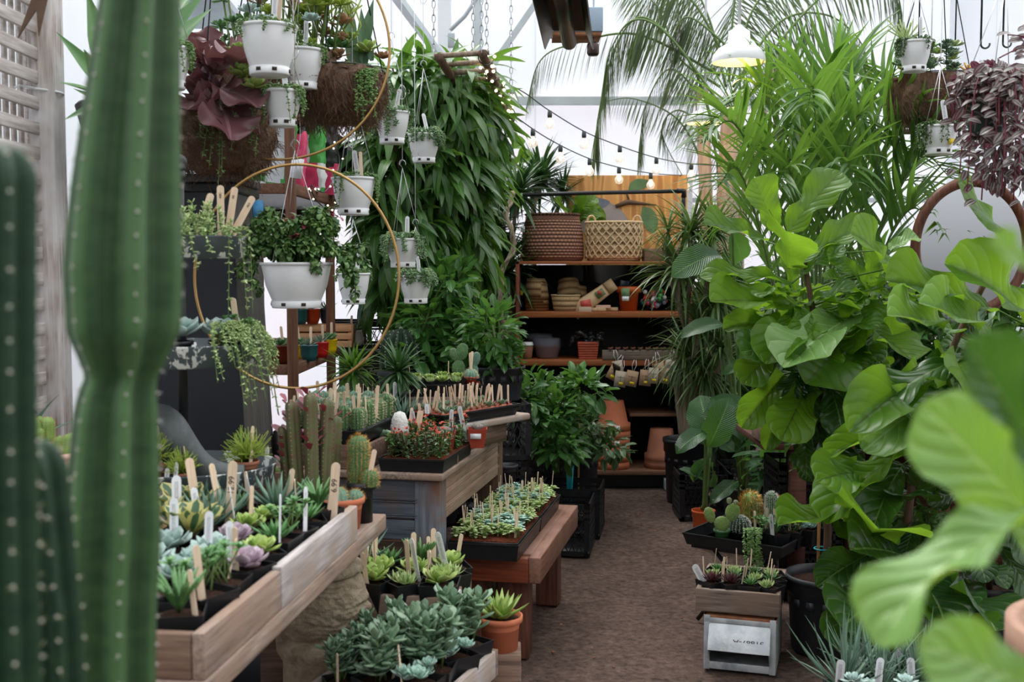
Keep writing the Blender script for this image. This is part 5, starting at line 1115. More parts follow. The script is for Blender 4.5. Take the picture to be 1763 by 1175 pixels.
for k in range(22):
    a = rs.uniform(0, 6.28); q = np.array((Rp*1.2*math.cos(a)*rs.uniform(.2, 1), Rp*math.sin(a)*rs.uniform(.2, 1), h+rs.uniform(-.0, .16))); m.inst(LF['curly'][0], frames(rdir(4, 0, 1, rs)), np.tile(q, (4, 1)), .026, 2)
m.build('foliage', [M['lipstick'], M['stem'], M['red_leaf']], r_); wires(Rp, h, .36, RAIL-bot[2]).build('hanger_wire', M['wire'], r_)
# brass hoops
for (cx_, cy_, rad_, Y, lab) in ((480, 85, 187, 3.75, 'upper thin brass hoop hanging in front of the coir baskets'), (512, 476, 183, 3.35, 'lower thin brass hoop hanging around the big curly plant')):
    c_ = P(cx_, cy_, Y); r = rad_/F*Y; a = np.linspace(0, 2*PI, 73)[:-1]; m = MB(); m.tube(np.stack([r*np.cos(a)*(1 if Y > 3.5 else .95), .10*np.sin(a+.6)*r, r*np.sin(a)*(1 if Y > 3.5 else 1.05)], 1), .0042, 8, closed=True); m.tube([(0, 0, r), (0, 0, RAIL-c_[2])], .0008, 5)
    tag(m.build('brass_hoop', M['brass'], loc=c_), lab, 'hoop')

# ================================================================ coir baskets
def coir(name, label, c, rx, rz_, ry, chain=True, seed=1):
    r_ = thing(name, label, 'hanging basket', c); m = MB(); rs = np.random.RandomState(seed)
    th = np.linspace(PI*.42, PI, 22); ph = np.linspace(0, 2*PI, 60, endpoint=False); T_, P_ = np.meshgrid(th, ph, indexing='ij')
    k = 1+.05*np.sin(P_*5+seed)+.04*np.sin(P_*11+T_*9)+rs.normal(0, .012, T_.shape)
    rr = np.clip(np.sin(T_), 0, 1)**.55*k; g_ = np.stack([rr*np.cos(P_)*rx, rr*np.sin(P_)*ry, np.cos(T_)*rz_+.02*np.sin(P_*7)*rz_], -1); m.grid(g_, cv=True)
    m.build('coir_liner', M['coir'], r_); f = MB()
    N = 1500; u = rdir(N, -1, .15, rs); s_ = np.sqrt(1-u[:, 2]**2)**.55/np.sqrt(1-u[:, 2]**2+1e-6); p = u*np.array((rx, ry, rz_))*np.stack([s_, s_, np.ones(N)], 1)*1.0
    for i in range(N):
        d = nrm(u[i]*.12+np.cross(u[i], rdir(1, -1, .2, rs)[0])+(0, 0, -.3)); L_ = rs.uniform(.03, .075); f.tube([p[i], p[i]+d*L_*.5, p[i]+d*L_+(0, 0, -L_*.3)], .0009, 3, cap=False)
    f.build('loose_fibres', M['coir'], r_)
    a = np.linspace(0, 2*PI, 49)[:-1]; w = MB(); zr = math.cos(PI*.42)*rz_; w.tube(np.stack([rx*1.0*np.cos(a), ry*1.0*np.sin(a), zr+0*a], 1), .003, 6, closed=True)
    for k in range(3): a = k*2.09+.4; w.tube([(rx*math.cos(a), ry*math.sin(a), zr), (0, 0, zr+.75), (0, 0, RAIL-c[2])], .0025, 5)
    w.build('wire_frame', M['dark_wire'], r_); g2 = MB(); g2.lathe([(min(rx, ry)*.0+1.0, 0), (.5, .06), (.001, .08)], 32, c=(0, 0, zr-.01), sx=rx*.95, sy=ry*.95); so = MB(); so.lathe([(.96, zr-.015), (.5, zr+.005), (.001, zr+.01)], 32, sx=rx, sy=ry); so.build('soil', M['soil'], r_)
    return r_, zr
Yc = 3.75; c1 = P(385, 215, Yc); rx = 84/F*Yc
r_, zr = coir('coir_basket', 'hairy coconut fibre hanging basket with ruffled mauve leaves above the dark cabinet', c1, rx, .165, .17, seed=1)
m = MB(); rs = np.random.RandomState(4)
kale = [leaf(1, .62, 'spoon', b, .25, .16, 5, 50, 14, seed=i) for i, b in enumerate((.2, .6, -.2))]
def pleaf(m, lf, bpx, tpx, Y0, Y1, c, mi=0, roll=0, wf=1.0):
    a = P(*bpx, Y0)-np.array(c); b = P(*tpx, Y1)-np.array(c); L_ = np.linalg.norm(b-a); f = frames(b-a, (0, -.6, .8), np.array([roll])); f = f*np.array((wf, 1, 1)) if wf != 1 else f; m.inst(lf, f, [a], [L_*1.08], mi)
for (b, t, y1, ro) in (((350, 150), (390, 95), 3.6, .4), ((345, 150), (318, 62), 3.7, -.2), ((355, 155), (430, 135), 3.5, .2), ((360, 160), (410, 185), 3.45, .5), ((350, 160), (320, 125), 3.55, -.4), ((345, 165), (322, 175), 3.5, -.3), ((355, 60 + 90), (365, 55), 3.75, .2), ((375, 165), (412, 190), 3.5, .8), ((350, 110), (335, 75), 3.6, .3), ((365, 115), (402, 80), 3.55, -.3), ((345, 120), (318, 95), 3.6, .2), ((362, 125), (425, 110), 3.5, .5), ((355, 130), (340, 165), 3.55, -.4)):
    pleaf(m, kale[rs.randint(3)], b, t, 3.72, y1, c1, 0, ro)
m.build('ruffled_leaves', M['purple_kale'], r_)
m = MB()
for (px, py, s_, n) in ((413, 90, .05, 26), (420, 128, .06, 30), (438, 150, .055, 20)): rosette(m, P(px, py, 3.58)-c1, n, LF['eche'], s_, -.2, 1.3, .4, rs=rs)
m.build('green_rosettes', M['lime_succulent'], r_); m = MB()
for k in range(6): rosette(m, P(455+R.uniform(-20, 10), 158+R.uniform(-8, 8), 3.62)-c1, 14, LF['semp'], .03, 0, 1.3, .4, rs=rs)
m.build('pale_rosettes', M['sedum'], r_)
m = MB()
for (px, py) in ((360, 290), (375, 340), (382, 300), (432, 250), (440, 270), (398, 260), (345, 240), (350, 270)):
    s0 = P(px+rs.uniform(-8, 8), 165, 3.6)-c1; e_ = P(px, py, 3.54)-c1; trail(m, [s0+(0, .08, .02), s0+(0, 0, .01), (s0+e_)/2+(.01, -.02, 0), e_], LF['plump'][0], .012, 60, r=.001, rs=rs)
m.build('trailing_stems', [M['bead'], M['stem']], r_)
Yc = 4.15; c2 = P(585, 142, Yc); r_, zr = coir('coir_basket', 'hairy coconut fibre hanging basket behind the upper white pots, crowded with mixed succulents', c2, 76/F*Yc, .15, .2, seed=5)
m = MB(); rs = np.random.RandomState(14)
for k in range(26): px, py = rs.uniform(520, 660), rs.uniform(60, 130); rosette(m, P(px, py, 4.15+rs.uniform(-.12, .1))-c2, 18, LF['eche'], rs.uniform(.03, .055), 0, 1.3, .4, mi=rs.randint(3), rs=rs)
for (a, b) in (((622, 110), (640, 5)), ((608, 110), (598, 0)), ((628, 110), (622, 20)), ((640, 105), (633, 50))): pleaf(m, leaf(1, .2, 'strap', .1, .3, .02, 2, 10, 4), a, b, 4.2, 4.2, c2, 3)
m.build('mixed_succulents', [M['lime_succulent'], M['bronze_leaf'], M['green_succulent'], M['jade']], r_)
m = MB()
for k in range(12): px = rs.uniform(600, 650); s0 = P(px, 125, 3.98)-c2; e_ = P(px+rs.uniform(-5, 8), 150+rs.uniform(0, 60), 3.95)-c2; trail(m, [s0+(0, .05, .02), s0, e_], LF['bead'][0], .012, 50, r=.001, rs=rs)
m.build('trailing_stems', [M['bead'], M['stem']], r_)
# upper trough with a hedge of succulents
Yc = 3.95; c3 = P(470, 110, 4.05); r_, zr = coir('coir_trough', 'long hairy coir trough at the top left heaped with green, lime and blue succulents', c3, 105/F*Yc, .13, .16, seed=9)
m = MB(); rs = np.random.RandomState(15)
for k in range(46):
    px, py = rs.uniform(375, 600), rs.uniform(-25, 85); mi = 0 if px < 440 else (1 if rs.rand() < .5 else (2 if rs.rand() < .5 else 3)); p = P(px, py, 4.05+rs.uniform(-.15, .12))-c3
    m.tube([(p[0]*.8, 0, 0), p], .004, 5, m=4); rosette(m, p, 16, LF['jade' if mi == 0 else 'eche'], rs.uniform(.04, .055), -.1, 1.3, .4, mi=mi, rs=rs)
for (px, py, mi) in ((428, 20, 3), (437, 45, 3), (452, 38, 3), (535, 35, 3)): rosette(m, P(px, py, 3.85)-c3, 26, LF['eche'], .042, 0, 1.35, .35, mi=mi, rs=rs)
for k in range(60): a = P(rs.uniform(500, 610), rs.uniform(10, 70), 4.1)-c3; m.tube([a, a+np.array((rs.uniform(-.04, .04), 0, .05)), a+np.array((rs.uniform(-.07, .07), 0, .11))], .003, 5, m=1)
m.build('mixed_succulents', [M['green_succulent'], M['bright_grass'], M['bronze_leaf'], M['echeveria'], M['stem']], r_)
# big aloe behind the cactus top left
m = MB(); rs = np.random.RandomState(16); al = leaf(1, .19, 'strap', .25, .4, .01, 1, 10, 4); al2 = leaf(1, .19, 'strap', -.2, .4, .01, 1, 10, 4); c_ = P(205, 185, 3.3)
for (tx, ty, y1) in ((112, 60, 3.2), (112, 130, 3.1), (118, 190, 3.1), (150, -10, 3.3), (215, -30, 3.5), (240, -50, 3.4), (132, 160, 3.3), (345, 5, 3.5), (318, -30, 3.6), (150, 110, 3.0), (290, 20, 3.5), (335, -20, 3.4)):
    b = P(tx, ty, y1)-c_; m.inst(al if rs.rand() < .6 else al2, frames(b, (0, -.7, .7)), [(0, 0, 0)], [np.linalg.norm(b)*1.08], 0)
r_ = thing('hanging_aloe', 'large spotted aloe with long curving leaves behind the foreground cactus', 'aloe', c_); m.build('leaves', M['green_succulent'], r_); m = MB(); m.lathe([(.001, -.16), (.08, -.16), (.12, .0), (.11, .01), (.001, -.02)], 24); m.tube([(0, 0, 0), (0, 0, RAIL-c_[2])], .002); m.build('pot', M['dull_black_plastic'], r_)
# soil bags on the rack
def bag(cx_, Y, z, w, h, d, mats, lab, tilt=0, bands=()):
    r_ = thing('soil_bag', lab, 'bag', (cx_, Y, z), rot=(0, tilt, -.1)); rs = np.random.RandomState(int(abs(cx_*1000)))
    t = np.linspace(0, 1, 22); A = np.linspace(0, 2*PI, 28, endpoint=False)
    sq = lambda v: np.sign(v)*np.abs(v)**.6
    gg = np.array([[(w/2*sq(np.cos(q))*(1-.06*abs(2*x-1)**3)+.003*rs.randn(), d/2*sq(np.sin(q))*math.sin(PI*min(.97, max(.06, x*.94+.03)))**.5+.004*rs.randn(), x*h) for q in A] for x in t])
    m = MB(); m.grid(gg, cv=True); m.box((0, 0, h-.0), (w*.95, .008, .02)); o = m.build('bag_body', [M[k] for k in mats], r_)
    for p in o.data.polygons:
        zc = p.center.z/h; xc = p.center.x/w
        for (z0, z1, x0, x1, mi) in bands:
            if z0 < zc+.05*math.sin(xc*9) < z1 and x0 < xc < x1: p.material_index = mi
    return r_
bx_ = lambda px, Y: (px-881.5)/F*Y
bag(bx_(462, 5.1), 5.12, RZ1, .21, .40, .1, ('bag_white', 'bag_green'), 'tall white soil bag with a green edge standing on the rack, leftmost bag', .12, ((0, 1, .38, .6, 1), (0, .1, -.6, .6, 1)))
bag(bx_(487, 5.25), 5.3, RZ1, .2, .33, .1, ('bag_pink', 'bag_white', 'bag_black'), 'pink and orange printed soil bag just behind the corner post of the rack', .05, ((.3, .6, -.3, .3, 1), (.75, 1, -.6, .6, 2)))
bag(bx_(527, 5.5), 5.5, RZ1, .2, .40, .12, ('bag_green', 'bag_white', 'bag_pink'), 'green topped white and pink soil bag in the middle of the rack', 0, ((.3, .68, -.6, .15, 1), (0, .3, -.6, .6, 1), (.05, .35, 0, .35, 2)))
bag(bx_(556, 5.8), 5.8, RZ1, .19, .36, .12, ('bag_black', 'bag_pink'), 'black soil bag with a pink bottom at the right of the rack', -.03, ((0, .38, -.1, .6, 1),))
bag(bx_(585, 6.2), 6.3, RZ1, .22, .30, .12, ('bag_black', 'bag_pink'), 'dark soil bag with a red corner behind the second post of the rack', 0, ((.2, .7, -.6, -.2, 1),))
# small hanging information card
m = MB(); m.box((0, 0, 0), (.05, .002, .08), rot=(0, .15, 0)); m.tube([(0, 0, .04), (.015, 0, .12), (.015, 0, RAIL-P(511, 290, 4.6)[2])], .001, 4); tag(m.build('paper_tag', M['label'], loc=P(511, 290, 4.6)), 'white paper tag dangling on a wire hook in front of the green soil bag', 'tag')
# fairy lights on the rack
m = MB(); s = spline([P(583, 190, 5.7), P(580, 250, 5.6), P(584, 285, 5.6), P(560, 330, 5.3), P(536, 320, 5.2), P(545, 345, 5.3), P(570, 362, 5.5), P(590, 340, 5.6)], 60); m.tube(s, .003, 5); g = MB()
r_ = thing('fairy_lights', 'string of tiny warm fairy lights twisted on the dark green cord along the rack', 'lights', (0, 0, 0)); m.build('cord', M['dark_wire'], r_)
for k, i in enumerate(range(3, 60, 4)): q = s[i]+(R.uniform(-.02, .02), -.01, R.uniform(-.02, .02)); g = MB(); g.ball((0, 0, 0), .0045, 8); g.build('bulb', M['fairy_glow'], r_, loc=q)
# glazed pots on the low deck
def gl(k, px, Y, col_, r, h, fk, lab, dz=0):
    fm = MB(); rs = np.random.RandomState(k+200)
    if fk == 0: rosette(fm, (0, 0, h), 18, LF['eche'], .05, .0, 1.3, .5, rs=rs)
    elif fk == 1: rosette(fm, (0, 0, h), 22, LF['narrow'], .07, .1, 1.3, .5, rs=rs)
    else: cactus(fm, r*.55, .06, 10, .15, (0, 0, h-.01), .008, .008, 3)
    mt = [['green_succulent'], ['aloe'], ['cactus_green', 'areole', 'spine']][fk]
    m = MB(); m.lathe([(.001, 0), (r*.7, 0), (r*.95, h*.35), (r, h*.9), (r*1.06, h*.93), (r*1.06, h), (r*.96, h), (r*.9, h*.85), (r*.6, .02), (.001, .015)], 32)
    Spec('glazed_pot_plant', 'potted plant', [('pot', m.mesh('pot', M['glaze_'+col_])), ('soil', disc(r*.93, h-.008, 'gravel')), ('leaves', fm.mesh('leaves', [M[x] for x in mt]))]).make(lab, ((px-881.5)/F*Y, Y, RZ2+dz), 0, 1, None, extra=[mark(STK, .01, -.01, h, .12)] if fk != 2 else [])
for k, a in enumerate([(483, 5.1, 'maroon', .052, .085, 0, 'wide maroon glazed pot of fleshy leaves at the left of the low rack deck'), (531, 5.25, 'teal', .041, .075, 1, 'teal glazed pot between the two posts of the rack'), (552, 5.45, 'red', .036, .075, 1, 'red glazed pot right of the teal one on the rack'), (567, 5.65, 'yellow', .036, .075, 0, 'yellow glazed pot half behind the second rack post'), (512, 5.35, 'yellow', .034, .07, 0, 'yellow glazed pot hidden behind the first rack post'), (516, 6.0, 'teal', .042, .08, 0, 'dark teal glazed pot on the slatted crate, leftmost'), (538, 6.05, 'orange', .040, .08, 1, 'orange-red glazed pot on the slatted crate'), (563, 6.1, 'slate', .040, .08, 1, 'slate blue glazed pot on the slatted crate, beside the post'), (601, 6.2, 'maroon', .034, .085, 1, 'narrow dark red glazed pot near the third post'), (613, 6.25, 'cream', .040, .085, 1, 'cream glazed pot with grey leaves next to the third post')]):
    gl(k, *a, dz=.13 if k in (5, 6, 7) else 0)
r_ = thing('pine_crate', 'small slatted pine crate behind the glazed pots on the rack', 'crate', ((553-881.5)/F*6.1, 6.1, RZ2))
for k in range(3): m = MB(); m.box((0, -.06, .022+k*.042), (.34, .01, .034)); m.build('slat', M['crate_wood'], r_, bevel=.002)
m = MB(); m.box((0, .06, .064), (.34, .01, .12)); m.build('back_slat', M['crate_wood'], r_)
for s in (-1, 1): m = MB(); m.box((s*.16, 0, .064), (.02, .11, .12)); m.build('end', M['crate_wood'], r_)
m = MB(); m.box((0, 0, .124), (.3, .11, .006)); m.build('lid', M['crate_wood'], r_)
# black totes behind the rack
def crate(label, loc, w=.33, d=.33, h=.28, rz=0, group=None, mat='black_plastic', name='milk_crate'):
    r_ = thing(name, label, 'crate', loc, rz, group); t = .006
    for (cx_, cy_, L_, ax) in ((0, -d/2, w, 0), (0, d/2, w, 0), (-w/2, 0, d, 1), (w/2, 0, d, 1)):
        m = MB(); rz_ = ax*PI/2
        def bb(x, z, sx_, sz, ro=0):
            c = (cx_+(x if ax == 0 else 0), cy_+(x if ax else 0), z); mm = Matrix.Rotation(rz_, 3, 'Z')@Matrix.Rotation(ro, 3, 'Y'); m.box(c, (sx_, t*(1.6 if ro == 0 else 1), sz), rot=mm.to_euler())
        for z, hh in ((.012, .024), (h-.014, .028), (h*.72, .012), (h*.83, .010)): bb(0, z, L_, hh)
        for x in (-L_/2+.012, L_/2-.012): bb(x, h/2, .024, h)
        for x in np.linspace(-L_/2+.04, L_/2-.04, 7): bb(x, h*.86, .006, h*.26)
        for x in np.linspace(-L_/2+.03, L_/2-.03, 9):
            bb(x, h*.36, .005, h*.66, .42); bb(x, h*.36, .005, h*.66, -.42)
        m.build('side_panel', M[mat], r_, smooth=False)
    m = MB(); m.box((0, 0, .006), (w, d, .01)); m.build('base', M[mat], r_)
    return r_
p = P(640, 620, 6.6); r_ = thing('black_tote', 'big black fabric tote with pale lettering behind the rack', 'bin', (p[0]+.02, 6.75, 0))
m = MB(); m.box((0, 0, .49), (.42, .36, .98)); m.build('body', M['black_plastic'], r_, bevel=.02)
m = MB(); m.box((0, 0, .99), (.44, .38, .03)); m.build('rim', M['dull_black_plastic'], r_, bevel=.005)
text('Round', .038, r_, (.02, -.182, .885), (PI/2, 0, 0), 'card'); text('LE', .085, r_, (.02, -.182, .79), (PI/2, 0, 0), 'rope')
m = MB(); a = np.linspace(.5, 5.8, 20); m.tube(np.stack([-.075+.016*np.cos(a), -.183+0*a, .885+.016*np.sin(a)], 1), .003, 6); m.build('logo_ring', M['rope'], r_)
crate('black plastic crate on top of the lettered tote', (p[0]-.03, 6.8, 1.006), .5, .3, .16)
# plants in front of the tote, on the table back
# ================================================================ trays and their plants
def tray(label, w, d, h, loc, rz, cells=None, cat='tray', name='seedling_tray', fill=None):
    r_ = thing(name, label, cat, loc, rz); m = MB(); o = [(-1, -1), (1, -1), (1, 1), (-1, 1)]; t = .004
    lv = [(.93, 0), (.985, h-.008), (1.0, h-.006), (1.0, h), (.972, h), (.965, h-.008), (.91, t), (.0001, t)]
    m.grid(np.array([[(x*w/2*s, y*d/2*(s if s < .5 else 1-(1-s)*w/d), z) for x, y in o] for s, z in lv]), cv=True); m.box((0, 0, .002), (w*.9, d*.9, .004)); m.build('tray_body', M['black_plastic'], r_, smooth=False)
    if cells:
        nx, ny, ch, cr_ = cells
        m = MB(); m.box((0, 0, h+.001), (w*.95, d*.95, .003))
        for i in range(nx):
            for j in range(ny): m.lathe([(.001, h-ch), (cr_*.7, h-ch), (cr_, h)], 14, c=((i+.5)/nx*w*.94-w*.47, (j+.5)/ny*d*.94-d*.47, 0))
        m.build('cell_insert', M['black_plastic'], r_)
    if fill: m = MB(); m.box((0, 0, h-.010), (w*.93, d*.93, .012)); m.build('soil', M[fill], r_)
    return r_
def gridpos(loc, rz, w, d, nx, ny, f=.88, jit=.004):
    ca, sa = math.cos(rz), math.sin(rz)
    for j in range(ny):
        for i in range(nx):
            x = ((i+.5)/nx-.5)*w*f+R.uniform(-jit, jit); y = ((j+.5)/ny-.5)*d*f+R.uniform(-jit, jit); yield i, j, (loc[0]+x*ca-y*sa, loc[1]+x*sa+y*ca)
# cactus tray on a brown box
q = dr(-.46, .28); zt_ = .752
BX = plankbox('box_riser', 'brown wooden box on the weathered table lifting the tray of blue-green cacti', .34, .5, .09, (q[0], q[1], zt_), ANG, M['box_wood_x'], cat='box')
tz = zt_+.09; tray('black tray of small blue-green cacti on the brown wooden box', .33, .52, .05, (q[0]-.01, q[1], tz+.002), ANG, None)
m1 = MB(); cactus(m1, .021, .105, 11, .18, (0, 0, .0), .011, .010, 5, ar=.0012, rs=np.random.RandomState(1)); m1 = m1.mesh('stem', [M['cactus_blue'], M['areole'], M['spine']])
m2 = MB(); cactus(m2, .024, .088, 10, .18, (0, 0, .0), .011, .011, 5, ar=.0012, rs=np.random.RandomState(2)); m2 = m2.mesh('stem', [M['cactus_green'], M['areole'], M['spine']])
plug = MB().lathe([(.001, -.045), (.018, -.045), (.024, 0), (.021, 0), (.001, -.006)], 16).mesh('plug_pot', M['black_plastic'])
cs = [Spec('young_cactus', 'cactus', [('stem', mm), ('plug_pot', plug)]) for mm in (m1, m2)]
for i, j, p in gridpos(q, ANG, .33, .52, 6, 8): cs[(i*j+j) % 3 == 0].make('small ribbed blue-green cactus with a birch stick in the tray on the brown box', (p[0]-.01, p[1], tz+.05), R.uniform(0, 6), R.uniform(.85, 1.12), 'small ribbed cacti in the tray on the brown box', extra=[mark(STK, .012, -.022, .05, .16)] if (i+j) % 2 == 0 or j == 0 else [])
# white woolly cactus
p = P(688, 715, 4.2); r_ = thing('woolly_cactus', 'white woolly old-man cactus in a black pot right of the blue-green cacti', 'cactus', (p[0], p[1], zt_+.0))
m = MB(); m.lathe([(.001, .08), (.018, .08), (.026, .10), (.030, .14), (.029, .17), (.020, .195), (.001, .202)], 24); rs = np.random.RandomState(6)
m.build('woolly_stem', M['white_fluff'], r_); f = MB()
for k in range(700): u = rdir(1, -.6, 1, rs)[0]; b = np.array((u[0]*.028, u[1]*.028, .14+u[2]*.06)); f.tube([b, b+u*.007+(0, 0, -.003)], .0005, 3, cap=False)
f.build('wool', M['white_fluff'], r_); put('pot', rpot(.036, .085, 'black_plastic'), r_); put('soil', disc(.032, .078, 'soil'), r_)
# crown of thorns tray
cA = WZ(765, 793, .80); cB = (cA[0]-.125*math.cos(ANG)-.215*math.sin(ANG), cA[1]-.125*math.sin(ANG)+.215*math.cos(ANG))
tray('deep black tray of red-flowered thorny seedlings at the front of the weathered table', .25, .43, .048, (cB[0], cB[1], .752), ANG, None, fill='red_soil')
def sprig(seed, fl):
    m = MB(); rs = np.random.RandomState(seed)
    for k in range(3):
        tp = np.array((rs.uniform(-.02, .02), rs.uniform(-.02, .02), rs.uniform(.06, .10))); s = spline([(0, 0, 0), tp*.5+(rs.uniform(-.006, .006), 0, 0), tp], 8); m.tube(s, .0022, 6, m=1); i = rs.uniform(1, 7, 16).astype(int)
        m.inst(LF['citrus'][0], frames(rdir(16, -.2, 1, rs)), s[i], rs.uniform(.016, .028, 16), 0)
        if fl: m.inst(LF['small'][0], frames(rdir(7, .2, 1, rs)), np.tile(tp+(0, 0, .006), (7, 1)), .011, 2)
    return m.mesh('sprig', [M['grey_shrub'] if seed % 2 else M['citrus'], M['brown_stem'], M['red_flower']])
sg = [Spec('thorny_seedling', 'seedling', [('sprig', sprig(s_, s_ > 2))]) for s_ in range(6)]
for i, j, p in gridpos(cB, ANG, .25, .43, 5, 8): sg[R.randint(0, 5)].make('thorny green seedling in the deep black tray at the table front', (p[0], p[1], .793), R.uniform(0, 6), R.uniform(.9, 1.2), 'thorny green seedlings in the deep black tray')
for k in range(9):
    p = dr(-.11+R.uniform(-.12, .12), .33+R.uniform(-.1, .16)); o = put('label_stake', R.choice((LAB, STK)), loc=(p[0], p[1], .86), rot=(R.uniform(-.2, .2), R.uniform(-.2, .2), R.uniform(-.6, .6))); tag(o, 'short plant label sticking up among the red-flowered seedlings', 'plant marker', 'plant labels among the red-flowered seedlings')
# right saucer with two red tags / stone
cC = WZ(826, 757, .775); r_ = tray('small black tray at the right edge of the weathered table', .10, .26, .03, (cC[0]-.05, cC[1]+.04, .752), ANG)
place('S', (cC[0]-.05, cC[1]-.02, .758), '{} in the small black tray at the right edge of the weathered table', sc=.8, marks=0)
place('Y', (cC[0]-.055, cC[1]+.09, .758), '{} in the small black tray, behind the leafy sedum', sc=.8, marks=0)
def redpot(px, py, Y, z0, lab):
    p = P(px, py, Y); r_ = thing('price_pot', lab, 'pot', (p[0], p[1], z0)); m = MB(); o = [(-1, -1), (1, -1), (1, 1), (-1, 1)]; h = .075
    m.grid(np.array([[(x*s, y*s, z) for x, y in o] for s, z in ((.026, 0), (.038, h), (.035, h), (.024, .004), (.0001, .004))]), cv=True); m.build('pot', M['red_plastic'], r_, smooth=False)
    m = MB(); m.box((-.006, -.0355, .05), (.042, .002, .024), rot=(-.15, 0, 0)); m.build('price_label', M['label'], r_)
    m = MB(); m.ball((0, 0, h+.006), .024, 14, sc=(1, 1, .6)); m.build('pebble', M['gravel'], r_)
redpot(767, 722, 4.28, zt_+.04, 'square red pot with a white price label and a pebble, left of the long tray'); redpot(822, 745, 4.42, .784, 'small red pot with white label and pebble in the tray at the table edge')
m = MB(); p = P(767, 722, 4.28); m.box((p[0], p[1], .772), (.1, .1, .038)); tag(m.build('wood_block', M['box_wood_x'], bevel=.003), 'little wood block under the square red pot', 'block')
# long tray on the plank
A0 = np.array((-.215, 4.47)); A1 = np.array((.04, 4.80)); dA = nrm(A1-A0); angT = math.atan2(dA[1], dA[0]); nA_ = np.array((-dA[1], dA[0])); L_ = .50; W2 = .27
cT = A1-dA*L_/2+nA_*W2/2; ZPL = .865
r_ = thing('plank', 'worn rounded plank jutting over the right end of the weathered table', 'plank', (*(cT+dA*.03-nA_*.01), ZPL-.03), angT); m = MB(); m.box((0, 0, .014), (.56, .26, .028)); m.build('board', M['pale_wood_y'], r_, bevel=.008)
m = MB(); m.box((0, 0, -.04), (.3, .2, .078)); m.build('spacer', M['box_wood_x'], r_)
tray('long black tray bristling with birch sticks on the worn plank', L_, W2, .045, (*cT, ZPL), angT, fill='red_soil')
def mini(seed, kind):
    m = MB(); rs = np.random.RandomState(seed)
    if kind == 0: rosette(m, (0, 0, 0), 16, LF['narrow'], .036, .2, 1.4, .5, rs=rs); mt = ['aloe']
    elif kind == 1: rosette(m, (0, 0, 0), 12, LF['spear'], .030, .1, 1.2, .5, rs=rs); mt = ['bronze_leaf']
    elif kind == 2: rosette(m, (0, 0, 0), 10, LF['eche'], .036, .3, 1.3, .5, rs=rs); mt = ['jade']
    elif kind == 3: rosette(m, (0, 0, 0), 12, LF['spear'], .03, .1, 1.2, .5, rs=rs); mt = ['red_leaf']
    pt = MB().lathe([(.001, -.035), (.016, -.035), (.021, 0), (.018, 0), (.001, -.006)], 14).mesh('plug_pot', M['terracotta' if kind in (0, 2) else 'red_plastic'])
    return Spec('mini_succulent', 'succulent', [('leaves', m.mesh('leaves', [M[x] for x in mt])), ('plug_pot', pt)])
mn = [mini(k, k % 4) for k in range(8)]
for i, j, p in gridpos(cT, angT, L_, W2, 11, 5):
    k = R.choice((0, 1, 1, 2)) if i < 9 else R.choice((3, 2)); mn[k+4*R.randint(0, 1)].make(['tiny spiky aloe', 'tiny bronze rosette', 'tiny grey-green rosette', 'tiny crimson rosette'][k]+' with a birch stick in the long tray on the worn plank', (p[0], p[1], ZPL+.045), R.uniform(0, 6), 1, ['tiny aloes', 'tiny bronze rosettes', 'tiny grey-green rosettes', 'tiny crimson rosettes'][k]+' in the long stick-filled tray', extra=[mark(STKS, R.uniform(-.01, .01), 0, .012, .2)] if R.random() < .8 else [])
# rear tray of lime succulents on a box
q = dr(-.30, 1.0); plankbox('box_riser', 'pale wooden box at the back of the weathered table under the rear tray', .40, .26, .17, (q[0], q[1], .752), ANG+.25, M['grey_wood_x'], cat='box')
tray('rear black tray of lime green rosettes and round cacti', .42, .28, .055, (q[0], q[1], .923), ANG+.25, fill='red_soil')
for i, j, p in gridpos(q, ANG+.25, .42, .28, 6, 4):
    if i == 5 and j < 2:
        m = MB(); cactus(m, .03, .04, 12, .14, (0, 0, .03), .007, .01, 4, rs=np.random.RandomState(i+j)); pt = rpot(.03, .04, 'red_plastic'); Spec('round_cactus', 'cactus', [('stem', m.mesh('stem', [M['cactus_blue'], M['areole'], M['spine']])), ('pot', pt)]).make(['front', 'rear'][j]+' of two round cacti in red pots, right end of rear tray', (p[0], p[1], .968), 0, 1, None, extra=[mark(STK, 0, .02, .06)])
    else: place('T' if (i+j) % 3 else 'L', (p[0], p[1], .925), '{} in the rear tray of the weathered table', sc=.85, marks=int((i*j) % 4 == 1), group='rosettes in the rear tray: '+('pale' if (i+j) % 3 else 'lime'))
# opuntia pads and blue barrel behind it
def opuntia(pads, mats=('cactus_lime', 'areole'), dots=90, seed=0):
    m = MB(); rs = np.random.RandomState(seed)
    for (x, z, w, h, t, ro) in pads:
        th = np.linspace(0, PI, 12); ph = np.linspace(0, 2*PI, 20, endpoint=False); T_, P_ = np.meshgrid(th, ph, indexing='ij'); g_ = np.stack([np.sin(T_)*np.cos(P_)*w*(1+.12*-np.cos(T_)), np.sin(T_)*np.sin(P_)*t, -np.cos(T_)*h], -1)
        u = rdir(dots, -1, 1, rs); dd = np.stack([u[:, 0]*w*(1+.12*u[:, 2]), u[:, 1]*t, u[:, 2]*h], 1); Rm = np.array(Euler((0, ro, 0)).to_matrix()); g_ = g_@Rm.T+(x, 0, z); dd = dd@Rm.T+(x, 0, z); m.grid(g_, cv=True)
        ico = MB().ball((0, 0, 0), 1, 6); m.inst((ico.v[0], ico.q[0], ico.uv[0]), np.tile(np.eye(3), (len(dd), 1, 1)), dd, .0014, 1)
    return m.mesh('pads', [M[x] for x in mats])
q = dr(-.18, 1.08)
